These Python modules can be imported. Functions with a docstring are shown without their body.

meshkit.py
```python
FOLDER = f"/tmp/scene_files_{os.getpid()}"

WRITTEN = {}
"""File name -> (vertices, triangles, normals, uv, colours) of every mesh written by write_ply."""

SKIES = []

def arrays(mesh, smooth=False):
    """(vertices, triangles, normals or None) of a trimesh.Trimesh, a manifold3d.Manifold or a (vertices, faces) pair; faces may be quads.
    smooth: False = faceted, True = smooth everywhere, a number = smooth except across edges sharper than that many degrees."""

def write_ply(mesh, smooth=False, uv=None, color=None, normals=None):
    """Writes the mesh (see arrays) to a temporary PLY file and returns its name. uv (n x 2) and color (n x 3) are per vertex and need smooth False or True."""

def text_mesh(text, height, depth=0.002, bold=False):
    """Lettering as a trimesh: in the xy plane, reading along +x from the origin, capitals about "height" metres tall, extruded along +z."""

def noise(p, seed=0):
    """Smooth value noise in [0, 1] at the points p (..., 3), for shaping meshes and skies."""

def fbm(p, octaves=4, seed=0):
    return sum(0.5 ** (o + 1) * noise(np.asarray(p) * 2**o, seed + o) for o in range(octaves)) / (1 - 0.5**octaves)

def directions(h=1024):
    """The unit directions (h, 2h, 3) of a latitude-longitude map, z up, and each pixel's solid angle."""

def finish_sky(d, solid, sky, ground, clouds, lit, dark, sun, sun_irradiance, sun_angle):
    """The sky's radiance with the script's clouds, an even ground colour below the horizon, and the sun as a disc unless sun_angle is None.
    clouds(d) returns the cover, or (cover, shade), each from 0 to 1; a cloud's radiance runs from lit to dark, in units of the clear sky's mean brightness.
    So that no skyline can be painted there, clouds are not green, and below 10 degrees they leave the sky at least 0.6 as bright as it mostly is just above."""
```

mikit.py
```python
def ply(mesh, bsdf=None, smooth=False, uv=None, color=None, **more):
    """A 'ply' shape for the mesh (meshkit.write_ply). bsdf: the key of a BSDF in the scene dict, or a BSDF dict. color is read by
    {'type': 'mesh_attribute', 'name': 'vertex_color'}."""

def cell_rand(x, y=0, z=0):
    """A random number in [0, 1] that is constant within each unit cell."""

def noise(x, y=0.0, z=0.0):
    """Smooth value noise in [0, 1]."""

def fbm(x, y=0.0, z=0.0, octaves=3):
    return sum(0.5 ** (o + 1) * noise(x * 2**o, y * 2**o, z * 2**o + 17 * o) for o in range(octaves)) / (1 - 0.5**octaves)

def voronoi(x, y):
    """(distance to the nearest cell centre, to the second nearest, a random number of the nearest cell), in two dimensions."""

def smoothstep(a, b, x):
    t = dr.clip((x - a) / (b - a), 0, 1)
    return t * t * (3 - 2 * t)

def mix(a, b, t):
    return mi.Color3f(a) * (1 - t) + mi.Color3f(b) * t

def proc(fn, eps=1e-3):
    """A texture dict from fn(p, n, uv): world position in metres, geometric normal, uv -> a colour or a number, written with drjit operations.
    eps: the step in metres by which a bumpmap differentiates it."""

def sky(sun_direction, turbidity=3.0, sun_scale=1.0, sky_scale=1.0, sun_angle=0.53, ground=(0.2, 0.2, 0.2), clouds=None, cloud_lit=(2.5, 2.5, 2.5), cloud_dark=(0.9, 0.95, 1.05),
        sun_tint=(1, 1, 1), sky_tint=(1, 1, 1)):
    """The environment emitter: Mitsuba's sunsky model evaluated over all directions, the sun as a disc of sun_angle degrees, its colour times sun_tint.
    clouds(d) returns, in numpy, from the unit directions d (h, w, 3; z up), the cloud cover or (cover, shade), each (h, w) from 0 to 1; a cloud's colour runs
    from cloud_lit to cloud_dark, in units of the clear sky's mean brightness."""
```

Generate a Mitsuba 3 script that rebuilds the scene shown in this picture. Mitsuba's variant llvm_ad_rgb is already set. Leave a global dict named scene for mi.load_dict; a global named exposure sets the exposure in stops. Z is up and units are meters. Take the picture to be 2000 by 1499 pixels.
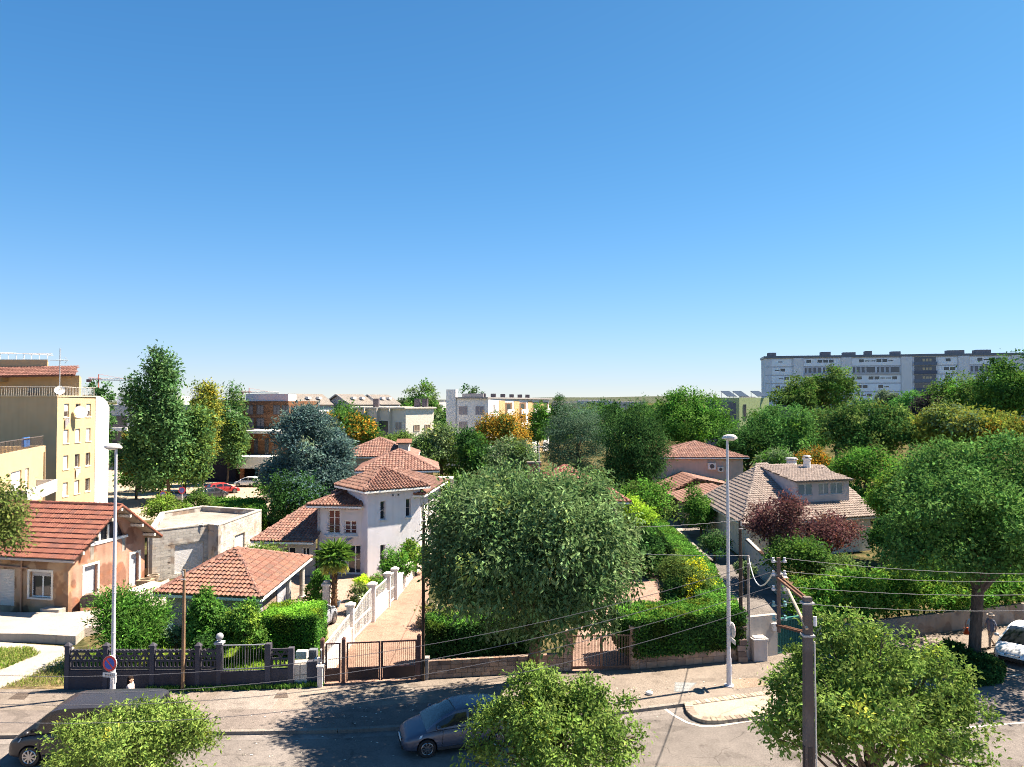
import math, random
import numpy as np, trimesh, manifold3d, mitsuba as mi, drjit as dr, mikit, meshkit
from shapely.geometry import Polygon, Point
from shapely.prepared import prep
from mikit import noise, fbm, voronoi, cell_rand, smoothstep

T = mi.ScalarTransform4f
scene, labels = {}, {}
random.seed(7)
V = lambda *a: np.array(a, float)

# ---------------------------------------------------------------- camera, sky, exposure
EYE, FOCAL, PITCH = V(0, 0, 12.5), 1400.0, math.atan(35.5 / 1400)          # a fourth-floor window; x right, y away, z up
LOOK = V(0, math.cos(PITCH), math.sin(PITCH))
scene['camera'] = {'type': 'perspective', 'fov': 2 * math.degrees(math.atan(1000 / FOCAL)), 'fov_axis': 'x', 'near_clip': 0.5, 'far_clip': 30000.0,
                   'to_world': T().look_at(origin=EYE.tolist(), target=(EYE + LOOK).tolist(), up=[0, 0, 1])}
SUN = V(0.545, 0.186, 0.817)
def horizon_veil(d):                                                        # pale summer haze low in the sky, the same all round
    el = np.degrees(np.arcsin(np.clip(d[..., 2], 0, 1))); return 0.78 * np.exp(-el / 4.6)
scene['sky_light'] = mikit.sky(SUN.tolist(), turbidity=3.0, sky_tint=(0.148, 0.298, 0.366), sun_tint=(0.94, 0.97, 1.02), clouds=horizon_veil, cloud_lit=(3.0, 2.8, 2.5))
exposure = 3.7

# ---------------------------------------------------------------- materials (colour comes with each mesh)
def two(b): return {'type': 'twosided', 'bsdf': b}

def unpack(uv):                                                          # the piece's colour and its wear, carried in uv
    r = dr.floor((uv.x + 0.5) / 256); g = uv.x - 256 * r
    s = dr.floor((uv.y + 0.5) / 256); b = uv.y - 256 * s
    q = lambda x: dr.square(dr.clip(x / 255, 0, 1))
    return mi.Color3f(q(r), q(g), q(b)), s / 15

def flat_fn(p, n, uv): return unpack(uv)[0]                                  # one colour per piece (each leaf, tile, bar its own)

def wall_fn(p, n, uv):                                                    # rendered masonry: cloudy tone, rain streaks, worn patches by strength s
    c, s = unpack(uv)
    a = fbm(p.x * 0.9, p.y * 0.9, p.z * 0.9, 3) - 0.5
    b = noise(p.x * 5 + p.y * 4, p.z * 0.5, 3.0) - 0.5
    g = noise(p.x * 14, p.y * 14, p.z * 14) - 0.5
    patch = smoothstep(0.52, 0.62, fbm(p.x * 1.1 + 5, p.y * 1.1, p.z * 1.3, 3))
    k = 1 + s * (0.9 * a + 0.45 * b + 0.12 * g)
    bare = smoothstep(0.55, 0.60, fbm(p.x * 0.8 - 9, p.y * 0.8 + p.z * 0.15, p.z * 0.55 + 4, 4)) * smoothstep(0.3, 0.7, s)    # fallen render on the worst walls
    warm = mi.Color3f(1.12, 0.98, 0.84) * patch * s + mi.Color3f(1) * (1 - patch * s)
    return c * k * warm * (mi.Color3f(0.62, 0.55, 0.52) * bare + mi.Color3f(1) * (1 - bare))

def ground_fn(p, n, uv):                                                  # asphalt, concrete, earth: aggregate, patches, fine cracks by strength s
    c, s = unpack(uv)
    a = fbm(p.x * 0.35, p.y * 0.35, 1.0, 4) - 0.5
    d = noise(p.x * 3.1, p.y * 3.1, 2.0) - 0.5
    g = noise(p.x * 22, p.y * 22, 5.0) - 0.5
    wx, wy = p.x + 0.5 * noise(p.x * 2, p.y * 2, 7.0), p.y + 0.5 * noise(p.x * 2, p.y * 2, 9.0)
    f1, f2, k3 = voronoi(wx * 0.33, wy * 0.33)
    crack = (1 - smoothstep(0.0, 0.018, f2 - f1)) * smoothstep(0.5, 0.6, noise(p.x * 0.6, p.y * 0.6, 4.0))
    spot = smoothstep(0.74, 0.8, noise(p.x * 1.7, p.y * 1.7, 11.0))
    oil = smoothstep(0.66, 0.72, fbm(p.x * 0.9 + 3, p.y * 1.5, 21.0, 3)); seam = smoothstep(0.60, 0.61, noise(p.x * 0.11, p.y * 0.5, 31.0))
    k = 1 + s * (0.85 * a + 0.28 * d + 0.40 * g - 0.55 * crack - 0.18 * spot - 0.30 * oil - 0.14 * seam)
    return c * k

def turf_fn(p, n, uv):
    c, s = unpack(uv)
    a = fbm(p.x * 0.7, p.y * 0.7, 1.0, 4)
    g = noise(p.x * 9, p.y * 9, 5.0) - 0.5
    dry = smoothstep(0.45, 0.62, a)
    return (c * (1 - dry * s) + mi.Color3f(0.26, 0.19, 0.10) * dry * s) * (1 + 0.7 * g)

def bark_fn(p, n, uv):
    c, s = unpack(uv)
    a = noise(p.x * 14, p.y * 14, p.z * 2.5) - 0.5
    b = noise(p.x * 40, p.y * 40, p.z * 9) - 0.5
    return c * (1 + s * (1.1 * a + 0.7 * b))

def wood_fn(p, n, uv):
    c, s = unpack(uv)
    a = noise(p.x * 0.7 + p.y * 0.5, p.y * 0.3, p.z * 9) - 0.5
    b = noise(p.x * 0.25, p.y * 0.25, p.z * 3.3) - 0.5
    return c * (1 + s * (1.0 * a + 0.8 * b))

BASE = {'ground': .66, 'wall': .92, 'paint': .98, 'tile': .50, 'turf': .62, 'matte': .85, 'leaf': V(1.5, 2.0, 1.5)}                   # from the sunlit tones first read off the photograph down to base colours
PACKED = {'wall': wall_fn, 'ground': ground_fn, 'turf': turf_fn, 'bark': bark_fn, 'wood': wood_fn}
for _k, _f in PACKED.items():
    scene['mat_' + _k] = two({'type': 'diffuse', 'reflectance': mikit.proc(_f)})
scene['mat_matte'] = two({'type': 'diffuse', 'reflectance': mikit.proc(flat_fn)})
scene['mat_paint'] = two({'type': 'principled', 'base_color': mikit.proc(flat_fn), 'roughness': 0.42, 'specular': 0.45})
scene['mat_tile'] = two({'type': 'principled', 'base_color': mikit.proc(flat_fn), 'roughness': 0.62, 'specular': 0.3})
scene['mat_glass'] = two({'type': 'principled', 'base_color': mikit.proc(flat_fn), 'roughness': 0.05, 'specular': 0.75})
scene['mat_carpaint'] = two({'type': 'principled', 'base_color': mikit.proc(flat_fn), 'roughness': 0.32, 'metallic': 0.35, 'clearcoat': 1.0, 'clearcoat_gloss': 0.95})
scene['mat_chrome'] = two({'type': 'principled', 'base_color': mikit.proc(flat_fn), 'roughness': 0.22, 'metallic': 0.9})
scene['mat_leaf'] = {'type': 'principledthin', 'base_color': mikit.proc(flat_fn), 'roughness': 0.36, 'spec_trans': 0.0, 'diff_trans': 0.55, 'eta': 1.5}

# ---------------------------------------------------------------- survey helpers: the photograph's pixels (2000 x 1499) to points of the place
def ray(px, py):
    a, b = (px - 1000) / FOCAL, -(py - 749.5) / FOCAL
    c, s = math.cos(PITCH), math.sin(PITCH)
    return V(a, c - s * b, s + c * b)
def G(px, py, z=0.0):
    d = ray(px, py); return EYE + d * ((z - EYE[2]) / d[2])
def at(px, py, D):
    d = ray(px, py); return EYE + d * (D / d[1])

# ---------------------------------------------------------------- mesh building
class MB:
    def __init__(self, col=(0.5, 0.5, 0.5)):
        self.v, self.f, self.c, self.n, self.col, self.M = [], [], [], 0, np.array(col, float), None
    def add(self, v, f, col=None):
        v = np.asarray(v, float); f = np.asarray(f, int)
        if f.ndim == 2 and f.shape[1] == 4: f = np.vstack([f[:, [0, 1, 2]], f[:, [0, 2, 3]]])
        if self.M is not None: v = v @ self.M[:3, :3].T + self.M[:3, 3]
        c = self.col if col is None else np.asarray(col, float)
        self.v.append(v); self.f.append(f + self.n); self.c.append(np.broadcast_to(c, (len(v), 3))); self.n += len(v)
        return self
    def mesh(self, m, col=None):
        if hasattr(m, 'to_mesh'):
            q = m.to_mesh(); return self.add(q.vert_properties[:, :3], q.tri_verts, col)
        return self.add(m.vertices, m.faces, col)
    def hexa(self, p, col=None):                                           # 8 corners: bottom 4 then top 4, counter-clockwise from above
        q = np.asarray(p, float)[[0, 3, 2, 1, 4, 5, 6, 7, 0, 1, 5, 4, 1, 2, 6, 5, 2, 3, 7, 6, 3, 0, 4, 7]]
        return self.add(q, np.arange(24).reshape(6, 4), col)
    def box(self, c, s, rz=0.0, col=None, rx=0.0, ry=0.0):
        x, y, z = np.asarray(s, float) / 2
        p = np.array([[-x, -y, -z], [x, -y, -z], [x, y, -z], [-x, y, -z], [-x, -y, z], [x, -y, z], [x, y, z], [-x, y, z]])
        return self.hexa(p @ rot(rx, ry, rz).T + np.asarray(c, float), col)
    def beam(self, a, b, w, h, col=None, up=(0, 0, 1)):                    # a box from a to b
        a, b = np.asarray(a, float), np.asarray(b, float); d = unit(b - a)
        s = np.cross(d, up); s = unit(s) if np.linalg.norm(s) > 1e-6 else V(1, 0, 0); u = np.cross(s, d)
        s, u = s * w / 2, u * h / 2
        return self.hexa([a - s - u, a + s - u, b + s - u, b - s - u, a - s + u, a + s + u, b + s + u, b - s + u], col)
    def tube(self, pts, r, sides=8, col=None, cap=True):
        p = np.asarray(pts, float); r = np.broadcast_to(np.asarray(r, float), (len(p),))
        t = np.gradient(p, axis=0); t /= np.linalg.norm(t, axis=1, keepdims=True) + 1e-12
        ref = V(1, 0, 0) if abs(t[0, 2]) > 0.85 else V(0, 0, 1)
        a = np.cross(t, ref); a /= np.linalg.norm(a, axis=1, keepdims=True) + 1e-12; b = np.cross(t, a)
        g = np.arange(sides) * 2 * np.pi / sides
        v = (p[:, None] + r[:, None, None] * (np.cos(g)[None, :, None] * a[:, None] + np.sin(g)[None, :, None] * b[:, None])).reshape(-1, 3)
        i, j = np.meshgrid(np.arange(len(p) - 1), np.arange(sides), indexing='ij')
        q = np.stack([i * sides + j, i * sides + (j + 1) % sides, (i + 1) * sides + (j + 1) % sides, (i + 1) * sides + j], -1).reshape(-1, 4)
        f = np.vstack([q[:, [0, 2, 1]], q[:, [0, 3, 2]]])
        if cap:
            k = len(p) * sides; v = np.vstack([v, p[:1], p[-1:]]); m = np.arange(sides)
            f = np.vstack([f, np.stack([m, (m + 1) % sides, m * 0 + k], 1), np.stack([k - sides + (m + 1) % sides, k - sides + m, m * 0 + k + 1], 1)])
        return self.add(v, f, col)
    def prism(self, poly, z0, z1, col=None):
        P = poly if isinstance(poly, Polygon) else Polygon([tuple(q[:2]) for q in poly])
        m = trimesh.creation.extrude_polygon(P, z1 - z0, engine='earcut'); m.apply_translation([0, 0, z0])
        return self.mesh(m, col)
    def slab(self, poly, off, col=None):                                   # a flat polygon in space thickened by the vector off
        p = np.asarray(poly, float); n = len(p); q = p + np.asarray(off, float); m = np.arange(1, n - 1)
        self.add(p, np.stack([m * 0, m, m + 1], 1), col); self.add(q, np.stack([m * 0, m + 1, m], 1), col)
        for i in range(n):
            j = (i + 1) % n; self.add([p[i], p[j], q[j], q[i]], [[0, 1, 2, 3]], col)
        return self
    def sphere(self, c, r, col=None, sub=2):
        m = trimesh.creation.icosphere(sub, 1.0); return self.add(m.vertices * np.asarray(r, float) + np.asarray(c, float), m.faces, col)
    def loft(self, rings, col=None, closed=True):                           # rings of equal length, capped
        r = np.asarray(rings, float); n, k = r.shape[:2]; v = r.reshape(-1, 3); f = []
        for i in range(n - 1):
            for j in range(k):
                a, b = i * k + j, i * k + (j + 1) % k; f.append([a, b, b + k, a + k])
        f = np.array(f); f = np.vstack([f[:, [0, 1, 2]], f[:, [0, 2, 3]]]); m = np.arange(1, k - 1)
        f = np.vstack([f, np.stack([m * 0, m + 1, m], 1), np.stack([m * 0 + (n - 1) * k, m + (n - 1) * k, m + 1 + (n - 1) * k], 1)])
        return self.add(v, f, col)
    def data(self): return np.vstack(self.v), np.vstack(self.f), np.vstack(self.c)

def unit(v): return np.asarray(v, float) / (np.linalg.norm(v) + 1e-12)
def rot(rx, ry, rz):
    return trimesh.transformations.euler_matrix(rx, ry, rz)[:3, :3]
def frame(o, ang=0.0):                                                      # local frame: origin o (x, y or x, y, z), turned by ang radians
    M = np.eye(4); M[:3, :3] = rot(0, 0, ang); M[:len(o), 3] = o; return M

COUNT = {}
def numbered(key):
    n = COUNT.get(key, -1) + 1; COUNT[key] = n
    return key if n == 0 else f'{key}_{n:03d}'
def thing(name, label, cat, group=None):
    key = numbered(name); labels[key] = {'label': label, 'category': cat}
    if group: labels[key]['group'] = group
    return key
def creased(v, f, deg):
    """Corner normals: faces that meet below the angle are averaged."""
    _, vid = np.unique(np.round(v, 4), axis=0, return_inverse=True); c = vid.ravel()[f.ravel()]; fn = np.cross(v[f[:, 1]] - v[f[:, 0]], v[f[:, 2]] - v[f[:, 0]]); un = nrm_(fn)
    order = np.argsort(c, kind='stable'); start = np.r_[0, np.flatnonzero(np.diff(c[order])) + 1]; size = np.diff(np.r_[start, len(order)]); out = np.zeros((len(c), 3)); cs = math.cos(math.radians(deg))
    for k in np.unique(size):
        g = order[start[size == k][:, None] + np.arange(k)]; F = g // 3; w = (np.einsum('nij,nkj->nik', un[F], un[F]) > cs).astype(float); out[g] = np.einsum('nik,nkj->nij', w, fn[F])
    return v[f.ravel()], np.arange(len(c)).reshape(-1, 3), nrm_(out)
def nrm_(v): return v / (np.linalg.norm(v, axis=1, keepdims=True) + 1e-20)
def shape(mb, mat, s=0.35, smooth=False):
    v, f, c = mb.data(); n = None
    if smooth: fo = f; v, f, n = creased(v, f, 180 if smooth is True else smooth); c = c[fo.ravel()]
    q = np.round(np.sqrt(np.clip(c * BASE.get(mat, 1.0), 0, 1)) * 255); uv = np.stack([q[:, 0] * 256 + q[:, 1], q[:, 2] + 256 * round(s * 15)], 1)
    path = meshkit.write_ply((v, f), False, uv, None, normals=n)
    return {'type': 'ply', 'filename': path, 'face_normals': n is None, 'bsdf': {'type': 'ref', 'id': 'mat_' + mat}}
def obj(name, mb, mat, parent=None, s=0.35, smooth=False, label=None, cat=None, group=None, kind=None, to_world=None):
    key = numbered(f'{parent}__{name}' if parent else name)
    d = shape(mb, mat, s, smooth) if isinstance(mb, MB) else dict(mb)
    if to_world is not None: d['to_world'] = T(to_world)
    scene[key] = d; L = {}
    if label: L['label'] = label
    if cat: L['category'] = cat
    if group: L['group'] = group
    if kind: L['kind'] = kind
    if L: labels[key] = L
    return key
def struct(name, mb, mat, s=0.35): return obj(name, mb, mat, None, s, kind='structure')

# ---------------------------------------------------------------- roof tiles: every tile a shell with its own lip, curve and overlap
def tile_mesh(w, l, style, col, thick=1.0):
    if style == 'pan': a = [0, .10, .25, .40, .5, .52, 1.0]; h = [.012, .055, .078, .055, .012, 0.004, 0.012]
    elif style == 'wave': a = [0, .16, .34, .5, .66, .84, 1.0]; h = [.0, .022, .045, .052, .045, .022, .0]
    else: a = [0, .09, .13, .45, .49, .55, .59, .93, 1.0]; h = [.028, .028, .006, .006, .016, .016, .006, .006, .026]
    a, h = np.array(a) * w, np.array(h) * thick; n = len(a); lip = 0.058 * thick
    top0 = np.stack([a, a * 0 - 0.03, h + lip], 1); top1 = np.stack([a, a * 0 + l, h + 0.012], 1); low = np.stack([a, a * 0 - 0.03, a * 0 - 0.005], 1)
    v = np.vstack([top0, top1, low]); i = np.arange(n - 1)
    q = np.vstack([np.stack([i, i + 1, i + 1 + n, i + n], 1), np.stack([i + 2 * n, i + 1 + 2 * n, i + 1, i], 1)])
    m = MB(col); m.add(v, q); return m
def tiled(parent, poly, w, l, cols, style='pan', parts=0, thick=1.0, rng=random):
    p = [np.asarray(q, float) for q in poly]; e = unit(p[1] - p[0]); n = unit(np.cross(p[1] - p[0], p[2] - p[0])); n = n if n[2] > 0 else -n
    s = np.cross(n, e)
    if s[2] < 0: e, s = -e, -s
    o = p[0]; ab = [((q - o) @ e, (q - o) @ s) for q in p]; P = prep(Polygon(ab).buffer(0.06))
    a0, a1, b0, b1 = min(x for x, _ in ab), max(x for x, _ in ab), min(y for _, y in ab), max(y for _, y in ab)
    spots = []
    for j in range(int((b1 - b0) / l) + 1):
        for i in range(int((a1 - a0) / w) + 1):
            a, b = a0 + i * w, b0 + j * l
            if P.contains(Point(a + w / 2, b + l / 2)): spots.append((a, b))
    spots.sort(key=lambda q: np.linalg.norm(o + q[0] * e + q[1] * s - EYE))
    var = [tile_mesh(w, l, style, c, thick) for c in cols]; shapes = [shape(m, 'tile') for m in var] if parts else None
    rest = MB()
    for k, (a, b) in enumerate(spots):
        M = np.eye(4); M[:3, 0], M[:3, 1], M[:3, 2] = e, s, n; M[:3, 3] = o + (a + rng.uniform(-.008, .008)) * e + (b + rng.uniform(-.012, .012)) * s + n * (0.02 + rng.uniform(0, .012))
        if np.linalg.det(M[:3, :3]) < 0: M[:3, 0] *= -1; M[:3, 3] += w * e
        i = rng.randrange(len(cols))
        if k < parts: obj('tile', shapes[i], None, parent, to_world=M)
        else:
            v, f, c = var[i].data(); rest.add(v @ M[:3, :3].T + M[:3, 3], f, c[0] * rng.uniform(.86, 1.12))
    if rest.n: obj('tiles' if not parts else 'far_tiles', rest, 'tile', parent, kind='stuff')
def ridge(mb, a, b, cols, r=0.12, l=0.4, rng=random):
    a, b = np.asarray(a, float), np.asarray(b, float); n = max(1, int(np.linalg.norm(b - a) / l)); d = (b - a) / n; up = V(0, 0, .03)
    for i in range(n):
        mb.tube([a + d * i - d * .04 + up, a + d * (i + 1.06) + up * .6], [r, r * .86], 7, col=np.array(rng.choice(cols)) * rng.uniform(.9, 1.1))

# ---------------------------------------------------------------- walls with real openings, windows
def wall(mb, a, b, z0, z1, holes=(), t=0.25, col=None, gable=None, inward=None):
    """A wall from a to b (x, y), outer face on the line seen with a on the left; holes (u0, u1, z0, z1); gable: extra (u, z) points over the top."""
    a, b = np.asarray(a, float)[:2], np.asarray(b, float)[:2]; L = np.linalg.norm(b - a); u = (b - a) / L; nn = V(u[1], -u[0])
    top = [(L, z1)] + (list(gable) if gable else []) + [(0, z1)]
    P = Polygon([(0, z0), (L, z0)] + top)
    for h in holes: P = P.difference(Polygon([(h[0], h[2]), (h[1], h[2]), (h[1], h[3]), (h[0], h[3])]))
    for g in getattr(P, 'geoms', [P]):
        m = trimesh.creation.extrude_polygon(g, t, engine='earcut'); q = np.array(m.vertices)
        w = np.stack([a[0] + q[:, 0] * u[0] - q[:, 2] * nn[0], a[1] + q[:, 0] * u[1] - q[:, 2] * nn[1], q[:, 1]], 1)
        mb.add(w, m.faces[:, ::-1] if False else m.faces, col)
    return u, nn
def on_wall(a, b, u, z, out=0.0):
    a, b = np.asarray(a, float)[:2], np.asarray(b, float)[:2]; d = unit(b - a); n = V(d[1], -d[0])
    q = a + d * u + n * out; return V(q[0], q[1], z)
def wbox(mb, a, b, u0, u1, z0, z1, o0, o1, col=None):                       # a box on a wall's plane: along u, up z, from o0 to o1 outward
    P = lambda u, z, o: on_wall(a, b, u, z, o)
    lo, hi = min(o0, o1), max(o0, o1)
    mb.hexa([P(u0, z0, hi), P(u1, z0, hi), P(u1, z0, lo), P(u0, z0, lo), P(u0, z1, hi), P(u1, z1, hi), P(u1, z1, lo), P(u0, z1, lo)], col)
WHITE, GLASS = (.74, .74, .72), (.025, .03, .04)
def window(parent, a, b, h, frame_col=WHITE, pane_col=GLASS, recess=0.14, bars=(1, 0), sill=None, shutter=None, surround=None, blind=0.0, name='window', fw=0.06, label=None):
    """A window in the opening h of the wall a-b; shutter: colour of a closed roller shutter; blind: the share of the height under a half-lowered shutter."""
    u0, u1, z0, z1 = h; m = MB(frame_col)
    for (x0, x1, y0, y1) in ((u0, u0 + fw, z0, z1), (u1 - fw, u1, z0, z1), (u0 + fw, u1 - fw, z0, z0 + fw), (u0 + fw, u1 - fw, z1 - fw, z1)): wbox(m, a, b, x0, x1, y0, y1, -recess - .05, -recess)
    for i in range(bars[0]):
        x = u0 + (u1 - u0) * (i + 1) / (bars[0] + 1); wbox(m, a, b, x - fw * .7, x + fw * .7, z0 + fw, z1 - fw, -recess - .05, -recess - .003)
    for i in range(bars[1]):
        z = z0 + (z1 - z0) * (i + 1) / (bars[1] + 1); wbox(m, a, b, u0 + fw, u1 - fw, z - .02, z + .02, -recess - .05, -recess - .006)
    k = obj(name, m, 'paint', parent, label=label)
    if shutter is None or blind > 0:
        p = MB(pane_col); wbox(p, a, b, u0 + .02, u1 - .02, z0 + .02, z1 - .02, -recess - .035, -recess - .025); obj('pane', p, 'glass', k)
    if shutter is not None:
        s = MB(shutter); zb = z1 - (z1 - z0) * (blind if blind > 0 else 1.0); n = max(3, int((z1 - zb) / .09)); dz = (z1 - zb) / n
        for i in range(n): wbox(s, a, b, u0 + .03, u1 - .03, zb + dz * i, zb + dz * (i + .86), -recess - .02, -recess + .028)
        obj('roller_shutter', s, 'paint', k)
    if sill is not None:
        s = MB(sill); wbox(s, a, b, u0 - .1, u1 + .1, z0 - .09, z0, -recess, .07); obj('sill', s, 'paint', k)
    if surround is not None:
        s = MB(surround); w = .13
        for (x0, x1, y0, y1) in ((u0 - w, u0, z0 - w * .6, z1 + w), (u1, u1 + w, z0 - w * .6, z1 + w), (u0, u1, z1, z1 + w)): wbox(s, a, b, x0, x1, y0, y1, -.05, .035)
        obj('surround', s, 'paint', k)
    return k
def hip_roof(parent, q, ridge_pts, cols, w=.24, l=.36, style='pan', over=0.5, parts=0, fascia=WHITE, ez=None, rcols=None, thick=1.0, deck=(.3, .2, .16)):
    """Hip roof over four eave corners q (counter-clockwise from above, front-left first) to one or two ridge points."""
    q = [np.asarray(x, float) for x in q]; r = [np.asarray(x, float) for x in ridge_pts]
    f = MB(deck); r0, r1 = r[0], r[-1]; drop = V(0, 0, -.1)
    faces = [[q[0], q[1], r1, r0] if len(r) > 1 else [q[0], q[1], r0], [q[1], q[2], r1], [q[2], q[3], r0, r1] if len(r) > 1 else [q[2], q[3], r0], [q[3], q[0], r0]]
    for p in faces: f.slab([x + V(0, 0, -.02) for x in p], drop)
    key = obj('roof', f, 'tile', parent)
    g = MB(fascia)
    for i in range(4):
        a, b = q[i], q[(i + 1) % 4]; g.beam(a + V(0, 0, -.1), b + V(0, 0, -.1), .1, .13)
    obj('gutter', g, 'paint', parent)
    left = parts
    for p in faces:
        c = sum(p) / len(p); n = np.cross(p[1] - p[0], p[2] - p[0])
        if n @ (EYE - c) < 0 and c[1] > 60: continue
        k = 0
        if left > 0 and n @ (EYE - c) > 0: k = min(left, parts // 2); left -= k
        tiled(key, p, w, l, cols, style, k, thick)
    rm = MB()
    hips = [(q[0], r0), (q[1], r1), (q[2], r1), (q[3], r0)] + ([(r0, r1)] if len(r) > 1 else [])
    for a, b in hips: ridge(rm, a, b, rcols or cols)
    obj('ridge', rm, 'tile', key)
    return key
# ================================================================ THE SETTING
FENCE = [G(*q)[:2] for q in ((-420, 1352), (-60, 1347), (135, 1346), (385, 1346), (570, 1341), (635, 1336), (830, 1327), (1040, 1315), (1110, 1311), (1235, 1308.5), (1440, 1291), (1511, 1278.5), (1600, 1265), (1780, 1243), (2000, 1215), (2250, 1186))]
KERB = [G(*q)[:2] for q in ((-420, 1446), (0, 1434), (430, 1427), (660, 1424), (960, 1408), (1215, 1387), (1500, 1352), (1700, 1318), (1780, 1302), (1860, 1286), (2000, 1262), (2250, 1225))]
def sheet(name, poly, z, col, mat='ground', s=0.35):
    P = Polygon([tuple(q[:2]) for q in poly]).buffer(0); v, f = trimesh.creation.triangulate_polygon(P, engine='earcut')
    m = MB(col); m.add(np.c_[v, np.full(len(v), z)], f); return struct(name, m, mat, s)
kl = [tuple(q) for q in KERB]; R, NEAR = 14000.0, Polygon([(-260, -120), (260, -120), (260, 420), (-260, 420)])
def land(name, poly, z, col, mat, s):                                       # a fine sheet near by, a coarse ring of the same out to the horizon
    P = Polygon([tuple(q[:2]) for q in poly]).buffer(0); m = MB(col)
    cells = [P.intersection(Polygon([(x, y), (x + 52, y), (x + 52, y + 54), (x, y + 54)])) for x in range(-260, 260, 52) for y in range(-120, 420, 54)] + [P.difference(NEAR)]
    for c in cells:
        for g in getattr(c, 'geoms', [c]):
            if g.geom_type == 'Polygon' and g.area > 1e-3: v, f = trimesh.creation.triangulate_polygon(g, engine='earcut'); m.add(np.c_[v, np.full(len(v), z)], f)
    return struct(name, m, mat, s)
land('ground', kl + [(kl[-1][0] + 300, kl[-1][1] + 60), (R, 60), (R, R), (-R, R), (-R, 25), (kl[0][0] - 300, 25)], -0.008, (.075, .078, .035), 'turf', .3)
land('road', [(-R, -R), (R, -R), (R, 80), (kl[-1][0] + 300, kl[-1][1] + 63), (kl[-1][0] + .3, kl[-1][1] + .5)] + [(x, y + .3) for x, y in kl[::-1]] + [(kl[0][0] - 300, 25.5), (-R, 25.5)], -0.13, (.245, .222, .212), 'ground', .5)
m = MB((.30, .255, .225)); m.prism([tuple(q) for q in FENCE] + kl[::-1], -0.3, 0.0); struct('pavement', m, 'ground', .5)
m = MB((.34, .31, .28))                                                      # kerb stones, one by one
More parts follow.
